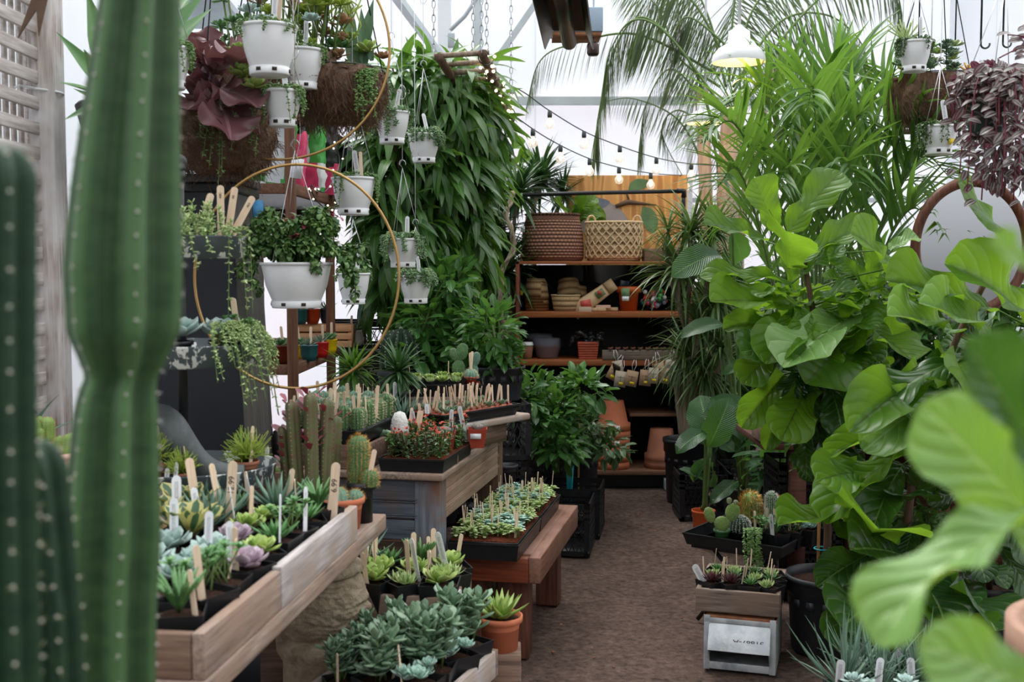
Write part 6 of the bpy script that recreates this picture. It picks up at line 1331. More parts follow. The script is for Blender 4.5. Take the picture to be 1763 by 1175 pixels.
Spec('paddle_cactus', 'cactus', [('pads', opuntia([(0, .05, .03, .045, .008, 0), (.015, .13, .028, .042, .008, .3), (-.02, .12, .02, .03, .007, -.4)], ('cactus_green', 'areole')))]).make('pale paddle cactus rising at the back of the rear tray', (q[0]-.04, q[1]+.05, .97), .2, 1)
Spec('paddle_cactus', 'cactus', [('pads', opuntia([(0, .04, .022, .04, .008, 0), (.01, .1, .02, .034, .008, .2)], ('cactus_blue', 'areole')))]).make('blue-green paddle cactus right of the pale one in the rear tray', (q[0]+.03, q[1]+.03, .97), -.2, 1)
m = MB(); cactus(m, .105, .22, 11, .34, (0, 0, .0), .016, .012, 3, ar=.003); r_ = thing('barrel_cactus', 'big dark barrel cactus with pale ribs in front of the lettered tote', 'cactus', P(690, 640, 5.7)); m.build('stem', [M['cactus_dark'], M['areole'], M['white_spine']], r_); put('pot', rpot(.12, .16, 'dull_black_plastic'), r_, loc=(0, 0, -.15)); zz_ = P(690, 640, 5.7)[2]-.15
pz = P(690, 640, 5.7); m = MB(); m.box((pz[0], pz[1], zz_/2), (.34, .3, zz_-.002)); tag(m.build('plant_riser', M['box_wood_x'], bevel=.004), 'wooden stand under the dark barrel cactus', 'stand')
# little pachypodium palms
for (px, py, Y, h, lab, mat, nsp) in ((609, 675, 4.75, .10, 'spiky green top-knot plant with a thorny stem in front of the second rack post', 'palm', 0), (686, 670, 4.75, .09, 'spiky narrow-leaved plant with long arching leaves left of the rear tray', 'yucca', 1)):
    m = MB(); cactus(m, .03, h, 9, .1, (0, 0, .08), .010, .012, 4, (1, 2, 2), ar=.001); spiky(m, (0, 0, .08+h), 110, [leaf(1, .10, 'strap', .8, .3, 0, 1, 7, 2), leaf(1, .09, 'strap', .4, .3, 0, 1, 7, 2)], (.11, .19), -.75, 1.45, np.random.RandomState(px)); sp_ = Spec('thorny_palm', 'potted plant', [('foliage', m.mesh('foliage', [M[mat], M['cactus_green'], M['spine']])), ('pot', rpot(.05, .09, 'dull_black_plastic'))])
    p = P(px, py, Y); sp_.make(lab, (p[0], p[1], p[2]-.10), 0, 1); m = MB(); zb_ = p[2]-.10-.752; m.box((p[0], p[1], .752+zb_/2), (.12, .12, zb_)) if zb_ > .01 else m.box((p[0], p[1], .755), (.1, .1, .004)); tag(m.build('wood_block', M['box_wood_x']), 'wood block lifting the '+lab.split(' with')[0], 'block')
m = MB(); rs = np.random.RandomState(2)
for k in range(5): m.tube([(rs.uniform(-.03, .03), rs.uniform(-.02, .02), 0), (rs.uniform(-.05, .05), 0, rs.uniform(.1, .16))], .008, 6, m=1)
bush(m, (0, 0, .1), (.06, .05, .07), 110, [LF['small'][0]], (.02, .035), 0, rs=rs); p = P(648, 690, 4.8); tag(m.build('maroon_shrublet', [M['red_leaf'], M['brown_stem']], loc=(p[0], p[1], .78)), 'small maroon leafy plant between the two spiky plants', 'plant')
place('A', (*dr(-.40, .62), .80), '{} behind the woolly cactus', sc=1.3); place('A', (*dr(-.30, .50), .79), '{} right of the woolly cactus', sc=1.2, marks=0)
m = MB(); 
for k in range(7): a = k*.45-.3; m.tube(spline([(0, 0, .07), (.05*math.cos(a), .03*math.sin(a)-.02, .10), (.12*math.cos(a), .06*math.sin(a)-.03, .03)], 8), [.009]*7+[.003], 8)
sp_ = potted('finger_succulent', 'succulent', .04, .075, 'black_plastic', m, ['jade'], square=False); sp_.make('thick grey-green finger stems drooping right of the woolly cactus', (*dr(-.33, .27), .755), 0, 1)
# ---- bench trays
t0 = WZ(893, 940, .485)
for n_, y0 in enumerate((0.0, .475)):
    cc = (t0[0]-.135*math.cos(ANG)-(y0+.235)*math.sin(ANG), t0[1]-.135*math.sin(ANG)+(y0+.235)*math.cos(ANG))
    tray(['nearer', 'farther'][n_]+' black tray of pale green rosettes on the redwood bench', .27, .465, .062, (*cc, .422), ANG, (5, 9, .04, .022))
    def tuft(seed):
        m = MB(); rs = np.random.RandomState(seed)
        for k in range(4): p = np.array((*rs.uniform(-.017, .017, 2), 0)); tp = p+(0, 0, rs.uniform(.012, .04)); m.tube([p, tp], .0018, 5, m=1); rosette(m, tp, 14, LF['sedumleaf'], rs.uniform(.020, .030), -.1, 1.2, .4, rs=rs)
        return m.mesh('leaves', [M['sedum' if seed % 4 else 'pachy_blue'], M['stem']])
    tf = [Spec('sedum_plug', 'seedling', [('leaves', tuft(s_))]) for s_ in range(6)]
    so = MB(); so.box((0, 0, 0), (.248, .43, .006)); o = so.build('soil_bed', M['red_soil'], loc=(*cc, .488)); o.rotation_euler.z = ANG; tag(o, 'red-brown soil surface in the '+['nearer', 'farther'][n_]+' bench tray', 'soil', kind='stuff')
    for i, j, p in gridpos(cc, ANG, .27, .465, 5, 9):
        if n_ == 0 and j == 0 and i > 2: continue
        tf[R.randint(0, 5)].make(['pale green sedum plug in the nearer bench tray', 'pale green sedum plug in the farther bench tray'][n_], (p[0], p[1], .490), R.uniform(0, 6), R.uniform(.95, 1.15), ['sedum plugs in the nearer bench tray', 'sedum plugs in the farther bench tray'][n_], extra=[mark(R.choice((STKS, PIN, PIN)), 0, -.01, .02, .12)] if R.random() < .4 else [])
# crates right of the bench and behind
crate('black milk crate on the dirt just behind the bench end, nearer of two', (*(P(960, 965, 5.95)[:2]), 0), .36, .34, .27, ANG+.05)
crate('black milk crate on the dirt behind the bench, farther of two', (P(985, 950, 6.32)[0], 6.33, 0), .33, .34, .27, ANG+.05)
for k in range(3): crate(['bottom', 'middle', 'top'][k]+' crate of the black stack between table and leafy shrub', (-.10-.01*(k % 2), 5.62, k*.275), .33, .33, .27, .08*k, 'stacked black crates behind the weathered table')
for k in range(3): crate(['bottom', 'middle', 'top'][k]+' crate of the hidden black stack under the left leafy shrub', (-.52, 5.85, k*.275), .33, .33, .27, .05*k, 'crates under the left leafy shrub')
m = MB(); m.lathe(potprof(.055, .08, .2, .004, .8, .003), 24); 
for k, (px, py) in enumerate(((872, 800), (868, 835))): p = P(px, py, 5.32); tag(put('nursery_pot', m.mesh('nursery_pot', M['dull_black_plastic']), loc=(p[0], p[1], p[2]-.08)), ['upper', 'lower'][k]+' empty black pot rim seen beside the table apron', 'pot')
m = MB(); m.box((p[0], p[1], (p[2]-.08)/2), (.09, .09, p[2]-.082)); tag(m.build('wood_block', M['box_wood_x']), 'dark wood block under the empty black pots beside the crate stack', 'block')
# ================================================================ leafy plants in the middle
def bigpot(r, h, mat='dull_black_plastic', rings=True):
    m = MB(); pr = [(.001, 0), (r*.80, 0), (r*.84, .01), (r*.93, h*.78), (r*.985, h*.80), (r*.985, h*.93), (r*1.03, h*.94), (r*1.03, h), (r*.97, h), (r*.95, h*.9), (r*.8, .03), (.001, .02)]
    m.lathe(pr, 40)
    if rings:
        for k in range(14): a = k*2*PI/14; m.box((r*.915*math.cos(a), r*.915*math.sin(a), h*.66), (.006, .03, .035), rot=(0, 0, a))
    return m.mesh('pot', M[mat])
def shrub(name, label, base, pr_, ph, ells, n, lfs, size, mats, seed=0, trunks=5, droop=.2, cat='shrub', leafmat=0, potmat='dull_black_plastic', part='foliage', tr=.008, shell=.5, jit=.6):
    """ells: (px, py, Y, rx px, ry px, depth m)"""
    r_ = thing(name, label, cat, base); rs = np.random.RandomState(seed); b = np.array(base); m = MB(); st = MB(); tips = []
    tot = sum(e[3]*e[4] for e in ells)
    for (px, py, Y, rx, ry, dz) in ells:
        c_ = P(px, py, Y)-b; rad = np.array((rx/F*Y, dz, ry/F*Y)); k = int(n*rx*ry/tot); k -= k % len(lfs)
        bush(m, c_, rad, k, lfs, size, droop, shell, rs, 0, jit=jit)
        u = rdir(max(3, trunks), -.6, 1, rs); tips += list(c_+u*rad*.8)
    top = np.array((0, 0, ph)); mid = np.mean(tips, 0)*(.6, .6, .5)+(0, 0, ph*.5)
    twigs(st, top, tips, tr, n=6); m.build(part, [M[mats[0]]], r_); st.build('stems', [M[mats[1]]], r_)
    if pr_: put('pot', bigpot(pr_, ph, potmat), r_); put('soil', disc(pr_*.93, ph-.02, 'soil', 28), r_)
    return r_
# long-leaved fig behind the hanging pots
b = (float(P(745, 300, 6.6)[0]), 6.6, 0)
shrub('long_leaf_fig', 'huge drooping long-leaved fig tree behind the white hanging pots', b, .2, .38,
 [(745, 190, 6.5, 105, 85, .45), (800, 130, 6.5, 50, 40, .3), (690, 160, 6.4, 60, 55, .35), (755, 300, 6.5, 95, 100, .45), (680, 290, 6.3, 55, 95, .35), (700, 410, 6.3, 70, 105, .35), (790, 400, 6.6, 55, 90, .35), (670, 480, 6.4, 45, 60, .3), (820, 240, 6.6, 45, 70, .3), (740, 500, 6.6, 50, 60, .3)],
 3300, LF['alii'], (.16, .29), ('alii', 'trunk'), 3, 6, .75, 'tree', tr=.014, shell=.35, jit=.7)
# fan-leaved yucca/dracaena with twisted trunk, left of shelf
b = (float(P(868, 500, 7.45)[0]), 7.7, 0); r_ = thing('twisted_yucca', 'dark strap-leaved yucca with a pale twisted trunk left of the shelf unit', 'yucca', b)
m = MB(); st = MB(); rs = np.random.RandomState(8)
for k, (px, py, n, s0, s1_) in enumerate(((890, 335, 130, .22, .42), (930, 315, 150, .22, .40), (850, 400, 130, .25, .42), (970, 335, 50, .2, .28), (835, 330, 90, .2, .4), (870, 470, 110, .25, .4), (840, 540, 90, .2, .38))):
    c_ = P(px, py, (8.25 if px > 900 else 7.75)+rs.uniform(-.08, .08))-b; spiky(m, c_, n, LF['yucca'], (s0, s1_), -.7, 1.4, rs); st.tube(spline([(0, 0, .3), (.03*(-1)**k, 0, .9), c_*(.6, .6, .8), c_], 16), np.linspace(.022, .012, 16), 8)
s = spline([P(866, 560, 7.45)-b, P(862, 480, 7.45)-b, P(885, 420, 7.45)-b, P(872, 370, 7.45)-b, P(885, 330, 7.5)-b], 30); st.tube(s, .014, 8); st.tube(s+np.stack([.018*np.cos(np.arange(30)), .018*np.sin(np.arange(30)), 0*np.arange(30)], 1), .009, 8)
m.build('foliage', M['yucca'], r_); st.build('trunk', M['pale_trunk'], r_); put('pot', bigpot(.17, .32), r_)
# bright fig leaves above it
b = np.array((float(P(868, 260, 8.2)[0]), 8.2, 0)); r_ = thing('slender_fiddle_fig', 'slim bright-leaved fig poking above the strap-leaved yucca', 'fig tree', b); m = MB()
for (a, t) in (((868, 275), (893, 240)), ((866, 280), (850, 245)), ((870, 300), (905, 262)), ((870, 300), (862, 258)), ((985, 385), (960, 345)), ((985, 375), (1015, 335)), ((988, 380), (1040, 362)), ((990, 380), (1000, 340)), ((868, 310), (880, 290)), ((980, 385), (1030, 345))):
    pleaf(m, LF['fiddle'][R.randint(0, 4)], a, t, 8.2, 8.1, b, 0, R.uniform(-.4, .4), 1.1)
m.build('leaves', M['fiddle'], r_); st = MB(); st.tube([(0, 0, 0), P(868, 400, 8.2)-b, P(868, 250, 8.2)-b], .012); st.tube([P(868, 450, 8.2)-b, P(985, 390, 8.2)-b], .008); st.build('trunk', M['trunk'], r_)
# leafy shrubs in black pots
T1 = .825+.002
shrub('glossy_citrus_shrub', 'glossy shrub in a black pot on the crate stack, left of the shelf unit', (float(P(860, 655, 5.62)[0])-.005, 5.62, T1), .13, .17, [(845, 570, 5.6, 50, 50, .2), (868, 620, 5.6, 30, 30, .12), (810, 610, 5.7, 40, 40, .2), (815, 545, 5.75, 28, 35, .12)], 520, LF['citrus'], (.05, .10), ('citrus', 'stem'), 4, 6, .0, shell=.3)
shrub('glossy_citrus_shrub', 'tall bright leafy shrub behind the rear tray of rosettes', (-.50, 5.9, T1), .15, .2, [(735, 555, 5.9, 55, 55, .25), (770, 490, 6.0, 40, 45, .2), (785, 600, 5.9, 35, 40, .2), (720, 610, 5.8, 45, 35, .2)], 760, LF['citrus'], (.06, .12), ('citrus', 'stem'), 5, 6, .0, shell=.3)
shrub('glossy_citrus_shrub', 'bushy green shrub in a big black pot at the end of the redwood bench', (float(P(945, 830, 6.28)[0]), 6.72, 0), .155, .44, [(945, 720, 6.3, 50, 55, .28), (925, 670, 6.4, 35, 30, .2), (1000, 670, 6.4, 45, 25, .15), (905, 690, 6.2, 22, 40, .15), (965, 765, 6.2, 40, 30, .2)], 900, LF['citrus'], (.05, .11), ('citrus', 'stem'), 6, 7, .05, shell=.3)
shrub('pale_edged_shrub', 'paler small-leaved shrub in a black pot, in front of the terracotta stack', (float(P(1005, 800, 6.7)[0]), 7.05, 0), .12, .40, [(1010, 740, 6.7, 40, 40, .2), (1050, 770, 6.6, 32, 25, .15), (985, 710, 6.7, 25, 30, .15)], 420, LF['citrus'], (.05, .09), ('grey_shrub', 'stem'), 7, 6, .1, shell=.3)
m = MB()
for k in range(5): x = R.uniform(-.02, .02); m.box((x, 0, -.09+R.uniform(-.01, .01)), (.014, .003, .2), rot=(R.uniform(-.05, .05), R.uniform(-.08, .08), R.uniform(-.5, .5)))
m.tube([(0, 0, .28), (0, .0, 0)], .003); tag(m.build('teal_ribbon', M['teal_tape'], loc=P(982, 805, 6.35)), 'bunch of turquoise plastic ribbons hanging from the pot behind the bench', 'ribbon')
for (px, py, Y, w) in ((985, 800, 6.45, .03),): 
    m = MB(); m.tube([P(996, 690, 6.5), P(996, 860, 6.5)], .006, 6); tag(m.build('cane', M['bamboo']), 'thin cane standing in front of the two shrubs', 'cane')
# bamboo ladder rack with fairy lights
r_ = thing('bamboo_rack', 'hanging bamboo rack wound with warm fairy lights above the long-leaved fig', 'rack', (0, 0, 0))
A_ = [P(830, 92, 5.9), P(880, 208, 6.9)]; B_ = [P(755, 98, 5.9), P(828, 212, 6.9)]
m = MB(); m.tube(A_, .022, 10); m.build('rail', M['trunk'], r_); m = MB(); m.tube(B_, .022, 10); m.build('rail', M['trunk'], r_)
for k in range(9):
    f = .04+k*.115; a = A_[0]+(A_[1]-A_[0])*f; b = B_[0]+(B_[1]-B_[0])*f; m = MB(); m.tube([a+(.03, 0, .02), b-(.03, 0, -.02)], .014, 10); m.build('rung', M['pale_trunk'], r_)
m = MB(); t = np.linspace(0, 1, 90); ax = A_[0]+(A_[1]-A_[0])*t[:, None]; sp_l = ax+np.stack([.03*np.cos(t*60), .012*np.sin(t*60), .03*np.sin(t*60)], 1); m.tube(sp_l, .003, 5); lg = thing('fairy_lights', 'fairy light string spiralling along the bamboo rack', 'lights', (0, 0, 0)); m.build('cord', M['dark_wire'], lg)
ico = MB().ball((0, 0, 0), .0085, 8).mesh('bulb', M['fairy_glow'])
for k in range(2, 90, 2): put('bulb', ico, lg, loc=sp_l[k]+NR.uniform(-.02, .02, 3))
def chain(a, b, lab):
    m = MB(); a = np.array(a); b = np.array(b); n = int(np.linalg.norm(b-a)/.035); d = (b-a)/n; q = np.linspace(0, 2*PI, 13)[:-1]
    for i in range(n): c_ = a+d*(i+.5); m.tube(np.stack([c_[0]+(.009*np.cos(q) if i % 2 else 0*q), c_[1]+(0*q if i % 2 else .009*np.cos(q)), c_[2]+.022*np.sin(q)], 1), .0028, 5, closed=True)
    tag(m.build('chain', M['wire']), lab, 'chain')
for k, (px, py, Y) in enumerate(((815, 95, 5.95), (829, 92, 5.9), (838, 120, 6.2), (747, 100, 5.9), (880, 200, 6.85))): a = P(px, py, Y); chain(a, (a[0], a[1], 3.6), ['left front chain holding the bamboo rack', 'chain holding the near end of the bamboo rack rail', 'middle chain on the bamboo rack', 'chain on the far left of the bamboo rack', 'chain holding the far lit end of the bamboo rack'][k])
# ceiling heater
r_ = thing('radiant_heater', 'brown tube heater with pale blue steel end box hanging from the roof', 'heater', (0, 0, 0))
p0 = P(958, -60, 4.4); p1 = P(980, 62, 5.1)
m = MB(); g_ = []
for p in (p0, p1): g_.append([p+(-.11, 0, -.055), p+(-.075, 0, .03), p+(.075, 0, .03), p+(.11, 0, -.055), p+(.105, 0, -.06), p+(.07, 0, .022), p+(-.07, 0, .022), p+(-.105, 0, -.06)])
m.grid(np.array(g_), cv=True); m.build('reflector', M['heater'], r_, smooth=False); m = MB(); m.tube([p0+(0, 0, -.03), p1+(0, 0, -.03)], .033, 16); m.build('tube', M['heater'], r_)
q = P(992, 40, 5.35); m = MB(); m.box(q, (.235, .18, .11)); m.build('burner_box', M['heater_blue'], r_, bevel=.004); m = MB(); m.box(q+(0, 0, -.065), (.22, .17, .018)); m.build('bottom_plate', M['rust'], r_)
m = MB(); m.lathe([(.001, 0), (.022, .0), (.028, .01), (.028, .05), (.02, .06), (.001, .06)], 20, c=P(1021, 96, 5.3)); m.tube([P(1021, 75, 5.3), P(1021, 60, 5.3)], .006); m.build('gas_knob', M['heater'], r_)
m = MB()
for dx in (-.08, .08): m.tube([q+(dx, 0, .05), q+(dx, 0, 1.6)], .004, 6)
m.build('hanger', M['wire'], r_)
# string lights
def strlights(pts, Y0, Y1, bulbs, lab):
    L_ = [P(px, py, Y0+(Y1-Y0)*i/(len(pts)-1)) for i, (px, py) in enumerate(pts)]; s = spline(L_, 120); m = MB(); m.tube(s, .0035, 6)
    r_ = thing('string_lights', lab, 'lights', (0, 0, 0)); m.build('cable', M['dark_wire'], r_)
    pxs = [p[0]/p[1]*F*math.cos(TILT)+881.5 for p in s]
    for bx in bulbs:
        i = int(np.argmin(np.abs(np.array(pxs)-bx))); p = s[i]; m = MB(); m.lathe([(.001, 0), (.013, 0), (.015, -.03), (.013, -.042), (.001, -.042)], 12); o = m.build('socket', M['dark_wire'], r_, loc=p)
        m = MB(); m.lathe([(.011, -.040), (.016, -.055), (.029, -.075), (.031, -.09), (.022, -.108), (.001, -.116)], 16); m.build('glass', M['bulb_glass'], o); m = MB(); m.lathe([(.001, -.050), (.007, -.055), (.010, -.085), (.001, -.095)], 10); m.build('filament', M['bulb_glow'], o)
strlights([(750, 110), (800, 135), (884, 150), (945, 190), (1005, 226), (1063, 250), (1127, 271), (1188, 282), (1260, 284), (1330, 270)], 6.4, 8.6, (884, 944, 1004, 1064, 1127, 1188, 1250), 'upper line of warm round bulbs strung across the back of the greenhouse')
strlights([(860, 180), (917, 222), (964, 250), (1014, 273), (1064, 288), (1118, 298), (1178, 302), (1240, 298), (1310, 280)], 6.8, 8.9, (917, 964, 1014, 1064, 1118, 1178, 1238), 'lower line of warm round bulbs strung across the back of the greenhouse')
# pendant lamps
def pendant(px, py, hw, Y, lab):
    c_ = P(px, py, Y); r = hw/F*Y; r_ = thing('pendant_lamp', lab, 'lamp', c_); k = r
    m = MB(); m.lathe([(k, 0), (k*1.0, k*.12), (k*.96, k*.28), (k*.78, k*.52), (k*.5, k*.68), (k*.42, k*.72), (k*.40, k*1.15), (k*.22, k*1.27), (k*.1, k*1.4), (.001, k*1.42), (.0012, k*1.38), (k*.35, k*1.1), (k*.38, k*.7), (k*.74, k*.5), (k*.94, k*.26), (k*.98, 0), (k, 0)], 48); m.build('lamp_shade', M['lamp_white'], r_)
    m = MB(); m.tube([(0, 0, k*1.4), (0, 0, 1.9)], .008, 8); m.build('cord', M['lamp_white'], r_); m = MB(); m.ball((0, 0, k*.42), k*.26, 14); m.build('bulb', M['lamp_bulb'], r_)
    l = bpy.data.lights.new('lamp_light', 'POINT'); l.energy = 1.3; l.color = (1, .66, .22); l.shadow_soft_size = .05; o = bpy.data.objects.new('lamp_light', l); COL.objects.link(o); o.parent = r_; o.location = (0, 0, -.02)
pendant(1272, 108, 45, 5.6, 'larger white enamel pendant lamp glowing yellow, top right of centre'); pendant(1213, 213, 31, 8.2, 'smaller white enamel pendant lamp glowing yellow further back')
# ---- weeping feather palm at the back
b = np.array((float(P(1255, 400, 8.6)[0]), 8.6, 0)); r_ = thing('feather_palm', 'tall weeping feather palm with pale trunks at the back right', 'palm tree', b)
m = MB()
for (x0, x1, r, yt) in ((1252, 1262, .085, 190), (1216, 1208, .05, 150), (1276, 1330, .035, 120)): s = [(P(x0, 600, 8.6)[0]-b[0], 0, 0), P(x0, 400, 8.6)-b, P(x1, yt, 8.6)-b]; m.tube(spline(s, 30), r*(1+.06*np.sin(np.arange(30)*2.2)), 14)
m.build('trunk', M['palm_trunk'], r_)
m = MB(); rs = np.random.RandomState(12)
fr = [([(1235, 240), (1190, 110), (1110, 30), (1060, 80), (1030, 200), (1025, 280)], 7.9, .50, .9), ([(1240, 180), (1150, 60), (1090, 35), (1050, 90), (1035, 170)], 7.7, .5, .9), ([(1240, 130), (1100, 60), (990, 75), (930, 105), (905, 190)], 8.0, .34, .8),
 ([(1245, 250), (1200, 160), (1150, 120), (1110, 190), (1100, 290)], 8.6, .42, .9), ([(1250, 150), (1220, 30), (1180, -40), (1120, -70)], 8.4, .45, .5), ([(1260, 140), (1300, 10), (1380, -60), (1440, -90)], 8.4, .45, .5), ([(1262, 150), (1340, 40), (1420, 25), (1480, 70), (1500, 140)], 8.3, .42, .9),
 ([(1262, 160), (1310, 90), (1360, 85), (1400, 150)], 8.8, .4, .8), ([(1255, 140), (1265, 0), (1290, -100)], 8.6, .4, .4), ([(1240, 150), (1170, 100), (1130, 10), (1060, -40)], 8.5, .42, .6), ([(1240, 330), (1225, 240), (1170, 190), (1140, 230), (1190, 330)], 8.9, .3, .6),
 ([(1225, 350), (1200, 260), (1160, 200), (1090, 170), (1040, 175)], 8.9, .3, .9), ([(1262, 170), (1420, -10), (1530, -30), (1560, 60)], 8.2, .42, .95), ([(1250, 100), (1190, 0), (1130, -20), (1080, 20)], 8.0, .45, .9), ([(1300, 130), (1230, 60), (1180, 30), (1150, 80)], 7.8, .45, .9)]
for pts, Y, Ll, gv in fr: frond(m, [P(x, y, Y+.05*i)-b for i, (x, y) in enumerate(pts)], Ll*.9, LF['queen'][0], 74, .62, gv*3.2, .12, .011, 0, 1, rs, .45, .0)
m.build('fronds', [M['queen'], M['stem']], r_)
# ---- big clumping palm
b = np.array((float(P(1420, 500, 5.7)[0]), 5.9, 0)); r_ = thing('clumping_palm', 'large bright clumping palm with narrow leaflets above the fiddle-leaf figs', 'palm', b)
m = MB(); rs = np.random.RandomState(13); root_ = P(1400, 560, 5.8)-b
tips = [((1222, 185), .30), ((1205, 240), .28), ((1230, 320), .28), ((1275, 150), .30), ((1330, 120), .30), ((1390, 150), .30), ((1450, 130), .30), ((1500, 110), .32), ((1560, 165), .34), ((1610, 200), .34), ((1640, 300), .34), ((1600, 340), .3), ((1300, 230), .28), ((1360, 230), .28), ((1430, 220), .28), ((1500, 230), .28), ((1560, 270), .28), ((1470, 310), .26), ((1280, 300), .28), ((1530, 350), .26), ((1620, 390), .28), ((1240, 390), .24), ((1410, 290), .26), ((1340, 320), .26)]
for k, ((tx, ty), Ll) in enumerate(tips):
    y1 = 5.6+rs.uniform(-.75, .6); t = P(tx, ty+(45 if ty < 210 else 15), y1)-b; q = root_+rs.uniform(-.08, .08, 3); q[2] = .45; mid = (q+t)/2; mid[:2] = q[:2]+(t[:2]-q[:2])*.28; mid[2] = t[2]-.05+(t[2]-q[2])*.0; m2 = q+(t-q)*.72; m2[2] = t[2]+.10; mid[2] = q[2]+(t[2]-q[2])*.62
    frond(m, [q, mid, m2, t+(0, 0, .02)], Ll*1.25, LF['palm'][k % 2], 21, .62, .0, .42, .008, 0, 1, rs, .5, .5)
m.build('fronds', [M['palm'], M['stem']], r_); put('pot', bigpot(.2, .45), r_, loc=(root_[0], root_[1], 0))
# ---- thin-leaved dracaena right of the shelf
b = np.array((float(P(1190, 700, 7.0)[0]), 7.15, 0)); r_ = thing('dracaena', 'many-headed thin-leaved dracaena in front of the right end of the shelf unit', 'dracaena', b)
m = MB(); st = MB(); rs = np.random.RandomState(17)
for k, (px, py, n, sz) in enumerate(((1190, 400, 110, .42), (1170, 470, 130, .45), (1215, 450, 110, .42), (1230, 400, 80, .38), (1235, 520, 110, .4), (1180, 610, 130, .38), (1215, 640, 120, .4), (1240, 600, 90, .36), (1150, 400, 40, .3), (1200, 560, 90, .35))):
    c_ = P(px, py, 6.9+rs.uniform(-.12, .2))-b; spiky(m, c_, n, LF['drac'], (sz*.55, sz), -1.0 if k > 3 else -.6, 1.35, rs); st.tube(spline([(rs.uniform(-.05, .05), 0, .38), (rs.uniform(-.08, .08), 0, .8), c_*(.9, .9, .85), c_], 14), np.linspace(.018, .010, 14), 8)
m.build('foliage', M['dracaena'], r_); st.build('stems', M['pale_trunk'], r_); put('pot', bigpot(.15, .4, 'black_plastic'), r_)
# ---- paddle-leaved plants
def paddles(name, lab, base, potr, poth, potmat, lst, Y, seed):
    b = np.array(base, float); r_ = thing(name, lab, 'paddle plant', b); m = MB(); st = MB(); rs = np.random.RandomState(seed)
    for (bx, by, tx, ty, wf) in lst:
        a = P(bx, by, Y+rs.uniform(-.05, .05))-b; t = P(tx, ty, Y+rs.uniform(-.2, .2))-b; L_ = np.linalg.norm(t-a); m.inst(LF['bop'][rs.randint(2)], frames(t-a, (rs.uniform(-.3, .3), -.7, .6))*np.array((wf, 1, 1)), [a], [L_*1.08], 0); st.tube(spline([(rs.uniform(-.02, .02), rs.uniform(-.02, .02), poth), (a*(.5, .5, .6)), a], 10), np.linspace(.010, .006, 10), 8)
    m.build('leaves', M['bop'], r_); st.build('stalks', M['stem'], r_); put('pot', bigpot(potr, poth, potmat, False), r_)
paddles('bird_of_paradise', 'glossy paddle-leaved plant in an orange pot right of the dirt path', (float(P(1217, 870, 5.9)[0]), 6.0, 0), .062, .19, 'orange_plastic', [(1225, 770, 1205, 680, 1.5), (1215, 745, 1172, 755, 1.2), (1222, 790, 1172, 828, .8), (1222, 800, 1240, 830, .9), (1220, 770, 1255, 700, 1.3), (1218, 830, 1175, 800, .7), (1226, 750, 1262, 770, 1.4)], 5.95, 3)
paddles('bird_of_paradise', 'tall glossy paddle-leaved plant behind the cactus tray table', (float(P(1290, 860, 6.2)[0]), 6.35, 0), .12, .25, 'dull_black_plastic', [(1285, 760, 1262, 680, 1.4), (1284, 760, 1300, 690, 1.3), (1280, 780, 1240, 730, 1.3), (1290, 800, 1322, 840, .9), (1290, 700, 1225, 690, 1.2), (1270, 830, 1230, 850, .9), (1275, 770, 1305, 735, 1.2), (1240, 440, 1182, 440, 1.2), (1260, 400, 1290, 460, 1.3), (1245, 560, 1186, 552, .9), (1255, 560, 1290, 600, 1.3), (1300, 620, 1250, 630, .8), (1255, 690, 1215, 730, 1.2)], 6.1, 5)
crate('black milk crate on the dirt at the right end of the shelf unit', (float(P(1200, 858, 6.9)[0]), 6.72, 0), .30, .30, .27, .0)
crate('black milk crate behind the tall paddle plant', (float(P(1290, 858, 6.9)[0]), 6.95, 0), .33, .33, .27, .0)
# ---- dark plant bench with planter boxes at the right
r_ = thing('plant_bench', 'dark red-brown plank bench behind the fiddle-leaf figs', 'bench', (0, 0, 0)); x0, x1 = float(P(1310, 760, 5.0)[0]), 3.0
m = MB(); m.box(((x0+x1)/2, 5.25, .70), (x1-x0, .6, .03)); m.build('top', M['red_fence'], r_, bevel=.003)
for x in (x0+.16, 1.52, 1.9, 2.9): m = MB(); m.box((x, 5.0, .345), (.07, .07, .685)); m.build('leg', M['red_fence'], r_)
for k in range(5): m = MB(); m.box(((1.5+x1)/2, 5.5, .07+k*.125), (x1-1.5, .02, .115)); m.build('back_board', M['red_fence'], r_)
plankbox('planter_box', 'brown plank box with small plants on the dark bench, left of the fig trunk', .30, .20, .09, (x0+.14, 5.05, .717), 0, M['box_wood_x'], fill='soil')
plankbox('planter_box', 'brown plank box hidden among fig leaves on the dark bench', .40, .20, .12, (x0+.65, 5.05, .717), 0, M['box_wood_x'], fill='soil')
plankbox('planter_box', 'upper plank box of seedlings glimpsed between the two fiddle-leaf figs', .6, .25, .16, (2.1, 5.2, .717), 0, M['box_wood_x'], fill='soil')
for k in range(2): crate(['lower', 'upper'][k]+' black lattice crate under the dark bench beside the fig trunk', (float(P(1388, 800, 5.1)[0]), 5.17, k*.31), .27, .33, .30, 0)
shrub('leafy_seedling', 'dark-leaved shrub in a black pot between the paddle plant and the lattice crate', (float(P(1335, 860, 5.7)[0]), 5.85, 0), .12, .28, [(1335, 800, 5.75, 35, 40, .15), (1340, 850, 5.7, 30, 35, .15)], 200, LF['citrus'], (.08, .14), ('bop', 'stem'), 19, 5, .1)
place('S', (x0+.08, 5.03, .75), '{} in the left plank box on the dark bench', sc=1.1)
for k, (x, kk) in enumerate(((1.95, 'L'), (2.1, 'G'), (2.25, 'S'))): place(kk, (x, 5.18, .86), '{} in the upper plank box between the two figs', sc=1.2)
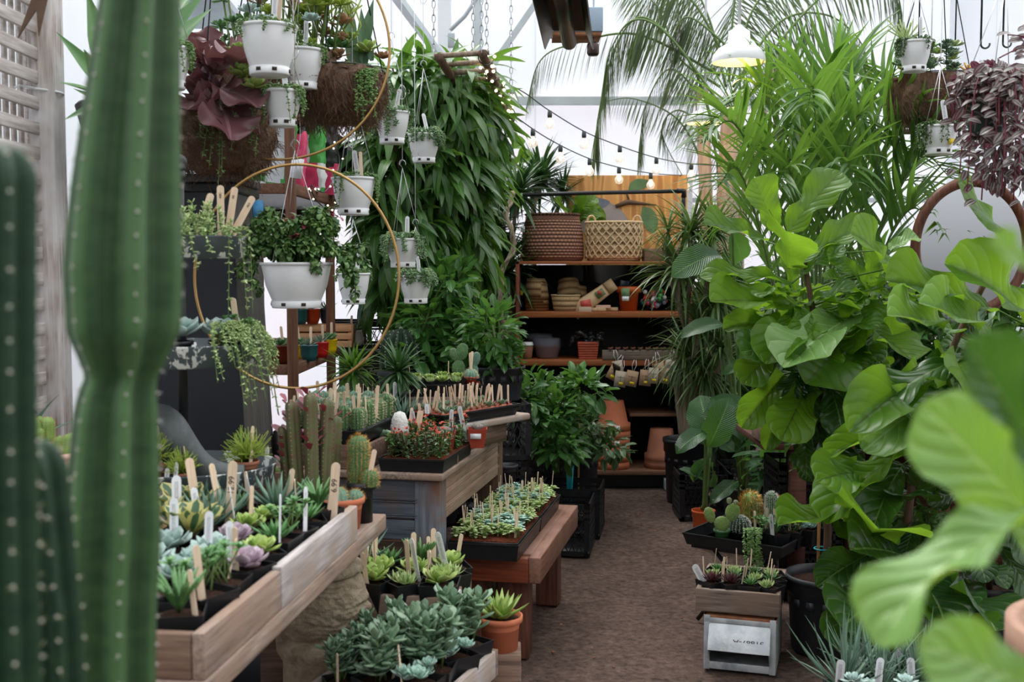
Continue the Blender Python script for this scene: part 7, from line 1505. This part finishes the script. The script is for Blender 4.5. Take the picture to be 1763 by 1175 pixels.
# dark undergrowth against the back wall
for k, (px, Y, rx, ry, py, mt, lab) in enumerate(((1255, 8.4, 60, 150, 620, 'bop', 'dark leafy shrub in the shade right of the shelf unit'), (1370, 8.0, 75, 170, 600, 'alii', 'dark green bush in the shade behind the first fiddle-leaf fig'), (1500, 7.8, 80, 180, 590, 'alii', 'dark green bush in the shade behind the clumping palm'), (1640, 7.6, 85, 150, 640, 'citrus', 'leafy bush against the wall below the mirror'), (1720, 7.0, 55, 170, 600, 'alii', 'leafy bush in the shade at the far right edge'), (850, 8.6, 50, 130, 560, 'alii', 'dark bush in the shade left of the shelf unit behind the yucca'))):
    b = (float(P(px, 600, Y)[0]), Y, 0); shrub('background_shrub', lab, b, .2, .35, [(px, py, Y, rx, ry, .4)], 700, LF['alii'] if mt != 'bop' else LF['bop'], (.2, .32), (mt, 'trunk'), 60+k, 5, .5, shell=.35)
# ---- arched mirror
c_ = P(1672, 425, 4.85); r_ = thing('arched_mirror', 'oval mirror in a walnut frame behind the right fiddle-leaf fig', 'mirror', c_); a = np.linspace(0, 2*PI, 65)[:-1]; rx_, rz_ = .235, .26
m = MB(); G_ = []
for (dx, dy) in ((0, 0), (.012, -.018), (.03, -.02), (.042, -.006), (.04, .012), (0, .012)): G_.append(np.stack([(rx_+dx-.02)*np.cos(a), 0*a+dy, (rz_+dx-.02)*np.sin(a)*1.05], 1))
m.grid(np.stack(G_, 1), cu=True, cv=True); m.build('frame', M['mirror_wood'], r_); m = MB(); m.add(np.vstack([np.stack([(rx_-.015)*np.cos(a), 0*a+.0, (rz_-.015)*np.sin(a)*1.05], 1), [(0, 0, 0)]]), t=[(i, (i+1) % 64, 64) for i in range(64)]); m.build('glass', M['mirror'], r_, smooth=False)
m = MB(); m.box((0, .03, -.29-.2), (.03, .02, 1.0)); m.box((0, .02, -c_[2]+.735), (.3, .12, .03)); m.build('stand', M['mirror_wood'], r_)
# ---- right coir basket, log stand
c3 = P(1612, 150, 5.3); r_, zr = coir('coir_basket', 'wide coir hanging basket of mixed succulents on the right, behind the dotted vine pot', c3, 78/F*5.3, .17, .2, seed=7)
m = MB(); rs = np.random.RandomState(31)
for k in range(34): px = rs.uniform(1545, 1650); rosette(m, P(px, rs.uniform(72, 125), 5.2+rs.uniform(-.1, .1))-c3, 16, LF['eche'], rs.uniform(.03, .05), 0, 1.3, .4, mi=rs.randint(3), rs=rs)
for k in range(20): a_ = P(1560, 70, 5.15)-c3; e_ = a_+np.array((rs.uniform(-.09, .09), 0, rs.uniform(.03, .1))); m.tube([P(1560, 100, 5.15)-c3, a_, e_], .003, 5, m=0)
o2 = MB()
for k in range(20): a_ = P(1668, 125, 5.15)-c3; o2.tube([a_, a_+rdir(1, .1, 1, rs)[0]*.05], .004, 5)
o2.build('orange_pencil_cactus', M['orange_leaf'], r_)
m.build('mixed_succulents', [M['lime_succulent'], M['jade'], M['sedum'], M['orange_leaf']], r_)
for k in range(3): m = MB(); q = P(1575, 205+k*11, 5.6); m.tube([q-(.09, 0, 0), q+(.1, 0, 0)], .013, 10); tag(m.build('log', M['pale_trunk']), ['top', 'middle', 'lowest'][k]+' pale branch of the little log raft under the right coir basket', 'log')
m = MB()
for dx in (-.07, .07):
    q = P(1575, 227, 5.6); m.tube([q+(dx, 0, 0), (q[0]+dx, q[1], RAIL)], .003, 5)
tag(m.build('hanging_wire', M['wire']), 'pair of wires suspending the pale log raft', 'wire')
for k, (px, Y) in enumerate(((1645, 5.4), (1727, 4.2), (1689, 3.9), (1582, 5.0))): q = P(px, 60, Y); m = MB(); m.tube([(q[0], q[1], q[2]-.03), (q[0], q[1], RAIL)], .0035, 5); b_ = np.linspace(-.2, 3.3, 10); m.tube(np.stack([q[0]+.015-.015*np.cos(b_), q[1]+0*b_, q[2]-.03-.015*np.sin(b_)], 1), .0035, 5); tag(m.build('wire_hook', M['dark_wire']), ['long dark wire hook above the orange-tipped succulent', 'dark wire hook at the far top right', 'dark hook left of the far right one', 'short dark hook above the right coir basket'][k], 'hook')
# ---- silver-purple trailing plant
Y = 3.6; c4 = P(1698, 240, Y); r_ = thing('purple_trailing_plant', 'silver and purple striped trailing plant in a dark green hanging pot at the right edge', 'hanging plant', c4)
h = (P(1698, 155, Y)-c4)[2]; Rp = 44/F*Y; m = MB(); m.lathe([(.001, 0), (Rp*.5, 0), (Rp*.62, .02), (Rp*.92, h*.88), (Rp, h*.88), (Rp*1.06, h), (Rp*.94, h), (Rp*.6, .03), (.001, .02)], 32, rib=lambda A: 1+.02*np.sign(np.sin(A*12))); m.build('pot', M['dark_green_plastic'], r_)
put('soil', disc(Rp*.9, h-.02, 'soil'), r_); m = MB(); st = MB(); rs = np.random.RandomState(41)
def tstem(pts, n, s0=.032, s1_=.050):
    s = spline(pts, 30); st.tube(s, .0022, 6); i = np.linspace(3, 29, n).astype(int); d = nrm(np.gradient(s, axis=0)); sd = np.where(np.arange(n) % 2 == 0, 1., -1.)[:, None]*np.array((1., 0, 0)); s = s+rs.normal(0, .012, s.shape); dd = nrm(sd*rs.uniform(.5, 1.1, (n, 1))+rdir(n, -.6, .6, rs)*.6+(0, -.35, -.25)); m.inst(LF['trad'][rs.randint(2)], frames(dd, nrm(rdir(n, 0, 1, rs)*.5+(0, -.9, .7))), s[i], rs.uniform(s0, s1_, n), 0)
for (tx, ty, dy) in ((1650, 165, -.05), (1640, 205, 0), (1648, 250, 0), (1652, 300, -.05), (1665, 330, -.1), (1690, 345, -.1), (1712, 300, -.15), (1725, 330, -.15), (1740, 250, -.2), (1755, 300, -.2), (1770, 340, -.1), (1735, 180, -.2), (1765, 200, -.25), (1780, 250, -.2), (1700, 140, -.15), (1720, 215, -.22), (1745, 345, -.15), (1790, 300, 0), (1760, 150, -.1), (1668, 280, -.12), (1750, 225, -.25), (1730, 275, -.22)):
    e_ = P(tx, ty, Y+dy)-c4; rt = np.array((rs.uniform(-.5, .6)*Rp, rs.uniform(-.7, .2)*Rp, h)); rim = np.array((e_[0]*.6, e_[1]*.6-.02, h+.035)); tstem([rt, rim, (rim+e_)/2+(e_[0]*.15, -.02, .03), e_], 24)
for (tx, ty) in ((1765, 60), (1745, 65), (1720, 100), (1770, 100), (1735, 60), (1780, 40), (1790, 90)): tstem([P(1800, 10, 3.5)-c4, P(1790, 60, 3.5)-c4, P(tx, ty, 3.45)-c4], 8)
bush(m, (0, 0, h+.02), (Rp*1.1, Rp*1.1, .04), 80, LF['trad'], (.04, .055), 0, rs=rs); bush(m, P(1750, 235, Y)-c4, (.13, .1, .17), 420, LF['trad'], (.034, .05), .3, .7, rs=rs)
m.build('leaves', M['trad'], r_); st.build('stems', M['red_leaf'], r_); w = MB()
for k in range(3): a_ = k*2.09+.3; w.tube([(Rp*math.cos(a_), Rp*math.sin(a_), h), (.05, 0, h+.36)], .0013, 5)
w.tube([(.05, 0, h+.36), (.05, 0, RAIL-c4[2])], .002, 5); w.build('hanger_wire', M['wire'], r_)

# ================================================================ fiddle-leaf figs
WF = .92
def fig(name, lab, pot, trunk, leaves, fills, Y, seed, prad=.14, ph=.30, stake=None):
    b = np.array(pot, float); r_ = thing(name, lab, 'fig tree', b); L1 = MB(); rs = np.random.RandomState(seed); st = MB()
    tr = spline([np.array(q)-b for q in trunk], 24); st.tube(tr, np.linspace(.017, .010, 24), 10); st.build('trunk', M['trunk'], r_)
    for (bx, by, tx, ty, wf, dY, ro, mi) in leaves:
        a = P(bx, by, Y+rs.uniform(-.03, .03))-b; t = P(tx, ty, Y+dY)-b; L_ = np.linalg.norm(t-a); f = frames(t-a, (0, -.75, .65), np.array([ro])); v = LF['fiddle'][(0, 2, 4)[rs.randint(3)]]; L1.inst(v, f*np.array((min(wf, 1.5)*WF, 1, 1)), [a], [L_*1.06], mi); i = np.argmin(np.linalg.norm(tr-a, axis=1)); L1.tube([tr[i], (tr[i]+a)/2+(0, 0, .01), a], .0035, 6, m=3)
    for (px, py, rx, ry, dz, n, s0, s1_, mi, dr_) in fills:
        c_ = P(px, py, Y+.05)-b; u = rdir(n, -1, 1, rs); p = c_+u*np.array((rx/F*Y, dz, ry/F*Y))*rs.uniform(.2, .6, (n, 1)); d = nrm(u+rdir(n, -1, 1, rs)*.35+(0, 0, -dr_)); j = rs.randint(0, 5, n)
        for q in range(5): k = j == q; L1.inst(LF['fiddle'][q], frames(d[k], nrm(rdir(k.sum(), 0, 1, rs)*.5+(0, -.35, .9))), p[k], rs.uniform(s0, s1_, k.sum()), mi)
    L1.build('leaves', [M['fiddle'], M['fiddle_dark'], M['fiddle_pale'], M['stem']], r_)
    put('pot', bigpot(prad, ph), r_); put('soil', disc(prad*.93, ph-.03, 'soil', 28), r_)
    return r_
Y = 4.35; px_ = float(P(1420, 1030, Y)[0])
L = [(1333, 398, 1305, 312, 1.5, -.05, -.1, 0), (1357, 400, 1440, 290, 1.0, .0, .1, 0), (1318, 415, 1226, 378, .95, -.15, -.2, 0), (1357, 462, 1362, 392, 1.6, -.25, 0, 0), (1363, 456, 1488, 380, .75, 0, .2, 0), (1363, 488, 1222, 452, .6, -.1, -.3, 0), (1376, 528, 1240, 505, .85, -.2, -.2, 0),
 (1380, 470, 1443, 422, 1.0, -.1, .3, 0), (1521, 465, 1500, 392, 1.6, -.2, 0, 0), (1530, 430, 1578, 400, 1.2, 0, .3, 2), (1474, 540, 1360, 606, .85, -.35, -.3, 2), (1461, 585, 1402, 642, 1.1, -.35, .2, 0), (1486, 562, 1570, 605, 1.1, -.3, .3, 0), (1388, 525, 1458, 482, .9, -.15, .4, 0),
 (1396, 655, 1360, 730, .9, -.3, .1, 0), (1425, 655, 1455, 726, .9, -.3, 0, 1), (1350, 645, 1292, 716, .8, -.2, .2, 0), (1405, 725, 1450, 805, .85, -.3, .1, 1), (1347, 690, 1328, 756, .7, -.2, .1, 0), (1480, 620, 1500, 700, .8, -.25, 0, 1), (1470, 690, 1505, 745, .9, -.2, -.1, 0), (1385, 740, 1392, 810, .9, -.2, .2, 1), (1430, 760, 1425, 832, .9, -.15, .3, 1), (1500, 500, 1560, 520, 1.1, -.2, .3, 0), (1400, 560, 1330, 580, 1.0, -.3, -.3, 0), (1340, 600, 1290, 640, .9, -.2, 0, 0), (1480, 480, 1440, 430, 1.1, -.1, 0, 0), (1440, 560, 1500, 545, .9, -.2, 0, 0), (1350, 560, 1262, 548, .8, -.1, 0, 0), (1355, 610, 1300, 585, .9, -.25, 0, 1)]
FA = fig('fiddle_leaf_fig', 'large fiddle-leaf fig with bright wavy leaves in the big black pot beside the metal bin', (px_, Y, 0), [(px_, Y, .27), P(1425, 900, Y), P(1414, 780, Y), P(1408, 600, Y), P(1385, 450, Y)], L,
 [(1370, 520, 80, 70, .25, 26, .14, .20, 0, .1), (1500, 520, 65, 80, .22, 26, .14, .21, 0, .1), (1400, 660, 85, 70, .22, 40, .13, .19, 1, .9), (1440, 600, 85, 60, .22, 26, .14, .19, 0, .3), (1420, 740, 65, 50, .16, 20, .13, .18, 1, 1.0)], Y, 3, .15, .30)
m = MB(); m.tube([(-.035, -.02, .28), P(1409, 864, Y)-(px_, Y, 0)+(0, -.02, .1)], .006, 8); m.build('bamboo_stake', M['bamboo'], FA)
for py in (945, 810): m = MB(); q = P(1415, py, Y-.02)-(px_, Y, 0); a = np.linspace(0, 2*PI, 16)[:-1]; m.tube(np.stack([q[0]+.03*np.cos(a), q[1]+.028*np.sin(a), q[2]+0*a], 1), .003, 5, closed=True); m.box(q+(.02, -.03, -.03), (.008, .002, .06), rot=(0, .2, 0)); m.box(q+(.03, -.03, .0), (.05, .002, .007)); m.build('teal_tie', M['teal_tape'], FA, label='turquoise tape tie')
Y = 3.85; px_ = float(P(1570, 1080, 3.95)[0])
L = [(1723, 418, 1695, 332, 1.5, -.2, 0, 0), (1765, 560, 1702, 440, .85, -.3, .3, 0), (1705, 537, 1552, 470, .75, -.25, -.1, 0), (1708, 584, 1612, 512, .6, -.35, .1, 2), (1641, 574, 1553, 528, .6, -.35, 0, 2), (1690, 607, 1520, 655, .6, -.25, -.5, 1), (1650, 658, 1526, 732, .75, -.3, .1, 2), (1592, 656, 1506, 684, .7, -.4, 0, 0),
 (1572, 752, 1446, 746, .5, -.2, -.3, 0), (1572, 777, 1424, 838, .8, -.25, -.6, 0), (1487, 894, 1357, 885, .62, -.25, -.5, 0), (1520, 880, 1560, 830, 1.0, -.2, 0, 1), (1482, 985, 1462, 1092, .95, -.3, .1, 1), (1507, 950, 1432, 982, .8, -.2, 0, 1), (1487, 935, 1524, 884, 1.0, -.5, 0, 0), (1560, 960, 1490, 930, .8, -.4, 0, 1), (1555, 800, 1500, 880, .8, -.25, -.4, 1), (1580, 840, 1640, 780, 1.0, -.3, .3, 1), (1575, 1020, 1668, 1052, .75, -.5, .2, 0), (1560, 1000, 1640, 1010, 1.0, -.4, .3, 1), (1640, 1010, 1720, 1055, .8, -.5, .2, 1), (1540, 730, 1600, 700, 1.0, -.3, .3, 1), (1640, 700, 1700, 760, 1.1, -.4, .3, 1), (1620, 620, 1700, 640, 1.0, -.4, .4, 0), (1500, 820, 1440, 800, .8, -.3, 0, 0), (1475, 930, 1452, 915, 1.0, -.2, 0, 1), (1530, 1020, 1480, 1045, 1.1, -.35, 0, 1)]
FB = fig('fiddle_leaf_fig', 'broad dark fiddle-leaf fig filling the right side, nearer than the first', (px_, 3.95, 0), [(px_, 3.95, .25), P(1560, 950, Y), P(1580, 780, Y), P(1640, 600, Y), P(1720, 440, Y)], L,
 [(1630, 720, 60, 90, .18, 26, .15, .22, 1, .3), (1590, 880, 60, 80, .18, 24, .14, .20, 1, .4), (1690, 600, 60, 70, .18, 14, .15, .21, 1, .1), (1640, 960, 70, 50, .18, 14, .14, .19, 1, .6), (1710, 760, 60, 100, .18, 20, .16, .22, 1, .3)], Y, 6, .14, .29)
# third pot
b = (float(P(1705, 1080, 4.1)[0]), 4.12, 0); r_ = thing('fiddle_leaf_fig', 'fiddle-leaf fig in the rightmost black pot, mostly hidden by blurred leaves', 'fig tree', b); put('pot', bigpot(.11, .33), r_); put('soil', disc(.10, .30, 'soil'), r_); st = MB(); st.tube([(0, 0, .3), (.02, 0, .9), (.0, 0, 1.2)], .012); st.build('trunk', M['trunk'], r_)
m = MB(); rs = np.random.RandomState(9); n = 22; m.inst(LF['fiddle'][0], frames(nrm(rdir(n, -.6, .5, rs)), (0, -.4, .9)), np.stack([0*np.arange(n), 0*np.arange(n), np.linspace(.5, 1.2, n)], 1), rs.uniform(.2, .28, n), 0); m.build('leaves', M['fiddle_dark'], r_)
# ---- cactus tray on folding stand
CR = WZ(1345, 944, .377); dl = nrm(np.array((-.335, .24, 0))); dn = np.array((-dl[1]*-1, dl[0]*-1, 0)); dn = np.array((.582, .813, 0)); angC = math.atan2(-dl[1], -dl[0])
cc = CR[:2]+dl[:2]*.215+dn[:2]*.22
tray('black tray of cacti standing on the folding legs right of the path', .44, .45, .05, (cc[0], cc[1], .33), angC)
r_ = thing('folding_stand', 'black folding stand with crossed legs carrying the cactus tray', 'stand', (cc[0], cc[1], 0), angC)
m = MB(); m.box((0, 0, .322), (.38, .4, .012)); m.build('top_frame', M['iron'], r_, bevel=.003)
for y in (-.17, .17):
    for s in (-1, 1): m = MB(); m.tube([(s*.17, y, .006), (s*.06, y, .15), (-s*.10, y, .315)], .009, 8); m.build('leg', M['iron'], r_)
m = MB(); m.box((.02, .02, .14), (.3, .25, .26)); 
def tl(x, y): ca, sa = math.cos(angC), math.sin(angC); return (cc[0]+x*ca-y*sa, cc[1]+x*sa+y*ca)
def cpot(r, h, pm, mb, mats, lab, pos, sc=1, marks=0, name='potted_cactus', lz=.336, square=False):
    Spec(name, 'cactus', [('pot', sqpot(r*2, h) if square else rpot(r, h, pm)), ('soil', disc(r*.9, h-.008, 'gravel')), ('stem', mb.mesh('stem', [M[x] for x in mats]) if isinstance(mb, MB) else mb)]).make(lab, (*pos, lz), 0, sc, None, extra=[mark(STK, r*.5, -r*.5, h)]*0+[mark(STK, r*.5*(-1)**i, -r*.5, h) for i in range(marks)])
def at2(px, py, Y): return tuple(P(px, py, Y)[:2])
cpot(.036, .065, 'green_plastic', opuntia([(0, .088, .034, .032, .012, 0), (-.052, .125, .022, .034, .009, -.35), (.042, .135, .030, .040, .010, .3), (.028, .185, .010, .013, .006, 0), (.055, .178, .010, .010, .006, .4)], dots=150), None, 'bunny-ear cactus with round dotted pads in a small green pot at the tray front', at2(1243, 918, 4.66))
m = MB(); cactus(m, .045, .07, 18, .12, (0, 0, .05), .0075, .010, 6, ar=.0022); cpot(.042, .07, 'black_plastic', m, ('cactus_dark', 'areole', 'white_spine'), 'round white-ribbed cactus in a black pot right of the bunny-ear cactus', at2(1273, 925, 4.68))
m = MB(); cactus(m, .038, .13, 14, .13, (0, 0, .06), .009, .022, 6, ar=.0014); cpot(.042, .07, 'black_plastic', m, ('cactus_lime', 'areole', 'gold_spine'), 'golden-spined round cactus at the back of the tray, left one', at2(1291, 905, 4.82), marks=1)
m = MB(); cactus(m, .028, .10, 12, .13, (-.02, 0, .06), .009, .016, 6, ar=.0014); cactus(m, .03, .12, 12, .13, (.03, 0, .06), .009, .016, 6, ar=.0014, lean=(.3, 0)); cpot(.045, .07, 'black_plastic', m, ('cactus_green', 'areole', 'gold_spine'), 'clump of golden-spined cacti between the round one and the white column', at2(1308, 905, 4.8))
m = MB(); cactus(m, .024, .17, 18, .1, (0, 0, .05), .007, .010, 7, ar=.0022); cpot(.038, .07, 'black_plastic', m, ('cactus_green', 'areole', 'white_spine'), 'woolly white column cactus standing tallest in the tray', at2(1327, 918, 4.68), marks=2)
m = MB(); cactus(m, .030, .13, 8, .25, (0, 0, .06), .012, .006, 3, ar=.001); cpot(.040, .07, 'black_plastic', m, ('cactus_dark', 'areole', 'spine'), 'dark ribbed column cactus at the right back of the tray', at2(1358, 905, 4.75), marks=1)
for k, (px, py, Y, kk) in enumerate(((1316, 945, 4.60), (1338, 948, 4.56), (1362, 945, 4.60), (1385, 942, 4.64), (1405, 940, 4.7))) if 0 else []: pass
for k, (px, Y, kk) in enumerate(((1312, 4.62, 'S'), (1336, 4.58, 'R'), (1362, 4.62, 'S'), (1388, 4.66, 'B'), (1412, 4.7, 'S'))): place(kk, (*at2(px, 930, Y), .334), '{} '+['at the front of the cactus tray, trailing over its edge', 'second from the front corner of the cactus tray', 'in the middle of the right side of the cactus tray', 'in a black pot near the fig leaf on the cactus tray', 'rightmost on the cactus tray'][k], sc=.95, marks=1, mtypes=(STK, LAB))
m = MB(); rs = np.random.RandomState(8); q = P(1300, 915, 4.58)
for k in range(14): px = rs.uniform(1283, 1312); trail(m, [q*0+(P(px, 915, 4.6)-q)*(1, 1, 1), P(px-2, 912, 4.53)-q, P(px-2, 940, 4.5)-q, P(px+rs.uniform(-4, 4), rs.uniform(945, 985), 4.5)-q], LF['bead'][0], .011, 90, r=.001, rs=rs)
tag(m.build('trailing_jade', [M['bead'], M['stem']], loc=q), 'string of beady green leaves hanging over the front of the cactus tray', 'succulent')
# ---- crate on the metal bin
RB = -.30; MBX = np.array(P(1274, 1156, 4.19)); ca, sa = math.cos(RB), math.sin(RB)
wB = .262; dB = .30; c0 = WZ(1213, 1152, 0); c1_ = WZ(1333, 1163, 0); mid = (c0+c1_)/2
cM = mid[:2]+np.array((-sa, ca))*dB/2
r_ = thing('metal_bin', 'worn pale metal bin with a sloping front flap and open mouth under the plank crate', 'bin', (cM[0], cM[1], 0), RB); H = .205; t = .008
for s in (-1, 1): m = MB(); m.box((s*(wB/2-t/2), 0, H/2), (t, dB, H)); m.build('side_plate', M['box_metal'], r_, bevel=.001)
m = MB(); m.box((0, dB/2-t/2, H/2), (wB, t, H)); m.build('back_plate', M['iron'], r_); m = MB(); m.box((0, 0, H-t/2), (wB+.004, dB+.004, t)); m.box((0, -dB/2, H-.007), (wB+.006, .006, .012)); m.build('top_plate', M['rust'], r_, bevel=.001)
m = MB(); m.box((0, 0, .008), (wB, dB, .012)); m.box((0, -dB/2+.004, .016), (wB, .012, .028)); m.build('bottom_plate', M['box_metal'], r_, bevel=.002)
m = MB()
for s in (-1, 1): m.box((s*(wB/2-.012), -dB/2-.001, H/2), (.022, .006, H))
m.box((0, -dB/2-.001, H-.018), (wB, .006, .018)); m.build('front_frame', M['box_metal'], r_, bevel=.001)
for s in (-1, 1):
    m = MB(); m.add([(s*.108, -dB/2, H-.03), (s*.108, -dB/2-.045, H-.118), (s*.108, -dB/2, .03), (s*.112, -dB/2, H-.03), (s*.112, -dB/2-.045, H-.118), (s*.112, -dB/2, .03)], t=[(0, 1, 2), (3, 5, 4)], q=[(0, 1, 4, 3), (1, 2, 5, 4), (2, 0, 3, 5)]); m.build('cheek_plate', M['box_metal'], r_, smooth=False)
fa = math.atan2(.045, .088); m = MB(); m.box((0, -dB/2-.0225, H-.074), (.222, .004, .101), rot=(-fa, 0, 0)); fl_ = m.build('front_flap', M['box_front'], r_, bevel=.0006)
text('51887-A', .032, fl_, (.035, -dB/2-.031, H-.083), (PI/2-fa, PI, 0), 'heater', name='stencilled_number'); m = MB(); m.box((0, 0, .04), (wB-.03, dB-.02, .001)); 
# crate
hC = .085; cW = cM+np.array((ca, sa))*-.01+np.array((-sa, ca))*.03; m = MB()
r_ = plankbox('plank_crate', 'weathered plank crate of houseleeks sitting on the metal bin', .305, .37, hC, (cW[0], cW[1], H+.012), RB, M['grey_wood_x'], M['grey_wood_y'], cat='crate')
m = MB()
for x in (-.1, 0, .1): m.box((x, 0, -.006), (.07, .3, .011))
m.build('runner', M['grey_wood_y'], r_)
def cw(x, y): return (cW[0]+x*ca-y*sa, cW[1]+x*sa+y*ca)
for j, y in enumerate((-.12, -.035, .05)):
    for i, x in enumerate((-.10, -.03, .04, .11)):
        k = 'D' if (j == 0 and i < 2) else ('H' if (i+j) % 2 == 0 else 'T'); place(k, (*cw(x, y), H+.036), '{} in the plank crate on the metal bin, '+['front', 'middle', 'back'][j]+' row, '+['leftmost', 'second from left', 'third from left', 'rightmost'][i], sc=1.0 if k != 'D' else 1.05, marks=1, mtypes=(PIN, STKS))
p = P(1220, 1010, 4.2); o = put('plant_label', LABB, loc=p-(.0, 0, .02), rot=(.1, -.5, .0)); tag(o, 'tall white label leaning left out of the front left corner of the plank crate', 'plant marker'); o.scale = (1.1, 1, 1.1)
# ---- aloes at the bottom right
m = MB(); q = P(1530, 1180, 3.3); plankbox('aloe_crate', 'low crate of spiky blue aloes at the bottom right', .62, .3, .10, (q[0]+.02, 3.32, .06), -.05, M['box_wood_x'], cat='crate', fill='soil'); m.box((q[0]+.02, 3.32, .03), (.5, .25, .058)); tag(m.build('riser_box', M['box_wood_x']), 'wood riser under the aloe crate', 'riser')
for k, (px, Y, sc) in enumerate(((1455, 3.28, 1.0), (1520, 3.3, .95), (1580, 3.32, .95), (1625, 3.36, .8), (1550, 3.42, .9), (1490, 3.42, .8))):
    m = MB(); rs = np.random.RandomState(80+k); spiky(m, (0, 0, .12), 44, [fat(1, .055, .04, 'spear', -.4, 7, 6), fat(1, .055, .04, 'spear', .3, 7, 6)], (.13, .27), .35, 1.5, rs)
    Spec('aloe', 'succulent', [('leaves', m.mesh('leaves', [M['aloe']])), ('pot', sqpot(.10, .13)), ('soil', disc(.045, .12, 'soil'))]).make('spiky blue-green aloe in the bottom right crate, '+['leftmost front', 'second from left in front', 'third from left in front', 'rightmost', 'rear middle', 'rear left'][k]+' one', (*at2(px, 1100, Y), .13), 0, sc, 'spiky aloes in the bottom right crate', extra=[mark(LABB, -.03, -.045, .12)])
for k, (px, py) in enumerate(((1470, 1168), (1560, 1172), (1495, 1178))): q = P(px, py, 3.12); m = MB(); rosette(m, (0, 0, 0), 18, LF['jade'], .04, .1, 1.3, .5, rs=np.random.RandomState(k)); r_ = thing('pale_succulent', ['leftmost', 'rightmost', 'middle'][k]+' plump pale grey rosette peeping in at the bottom edge before the aloes', 'succulent', (q[0], q[1], q[2]-.01)); m.build('leaves', M['echeveria'], r_); put('pot', sqpot(.07, q[2]-.02), r_, loc=(0, 0, -q[2]+.012))
# ---- foreground blurred fiddle leaves and clay urn
c_ = P(1945, 1085, 1.62); m = MB(); hh = c_[2]; m.lathe([(.001, 0), (.13, 0), (.14, .02), (.1, .2), (.13, .5), (.165, hh-.12), (.17, hh-.06), (.185, hh-.05), (.185, hh), (.165, hh), (.15, hh-.1), (.001, hh-.14)], 40)
tag(m.build('clay_urn', M['urn_clay'], loc=(c_[0]+.02, c_[1], 0)), 'out of focus brown clay urn rim at the lower right edge', 'urn')
b = np.array((.55, .95, 0)); r_ = thing('fiddle_leaf_fig', 'very near, strongly blurred fiddle-leaf fig at the lower right', 'fig tree', b); m = MB(); rs = np.random.RandomState(2)
for (bx, by, tx, ty, Y0, Y1, wf, ro, mi, v) in ((1830, 880, 1490, 965, .80, .74, .58, -.75, 2, 1), (1830, 960, 1640, 730, .86, .80, .74, .6, 2, 0), (1800, 820, 1690, 600, .70, .66, .75, .2, 1, 2), (1810, 500, 1722, 415, .62, .60, .7, 0, 2, 2), (1830, 1180, 1535, 1150, .76, .72, .42, -.5, 0, 3), (1850, 1220, 1650, 1120, .72, .66, .62, .3, 2, 0)):
    a = P(bx, by, Y0)-b; t = P(tx, ty, Y1)-b; m.inst(LF['fiddle'][v], frames(t-a, (0, -.8, .6), np.array([ro]))*np.array((wf, 1, 1)), [a], [np.linalg.norm(t-a)*1.05], mi); m.tube([a, (a[0]*.3, a[1]*.3, a[2]-.02), (0, 0, a[2]-.04)], .0035, 6, m=3)
m.build('leaves', [M['fiddle'], M['fiddle_dark'], M['fiddle_pale'], M['stem']], r_); st = MB(); st.tube([(0, 0, .3), (0, 0, 1.7)], .012); st.build('trunk', M['trunk'], r_); put('pot', bigpot(.13, .3), r_)
# litter on the path
m = MB(); rs = np.random.RandomState(5)
for k in range(80):
    p = np.array((rs.uniform(-.3, 1.1), rs.uniform(3.8, 7.3), .004)); 
    if rs.rand() < .6: m.box(p, (rs.uniform(.004, .012), rs.uniform(.004, .01), .005), rot=(0, 0, rs.uniform(0, 3)))
    else: m.inst(LF['small'][0], frames(rdir(1, -.05, .2, rs)), [p], [rs.uniform(.012, .03)], 0)
tag(m.build('path_litter', M['cup_sleeve']), 'scattered chips, pebbles and dry leaf scraps on the dirt path', 'litter', kind='stuff')
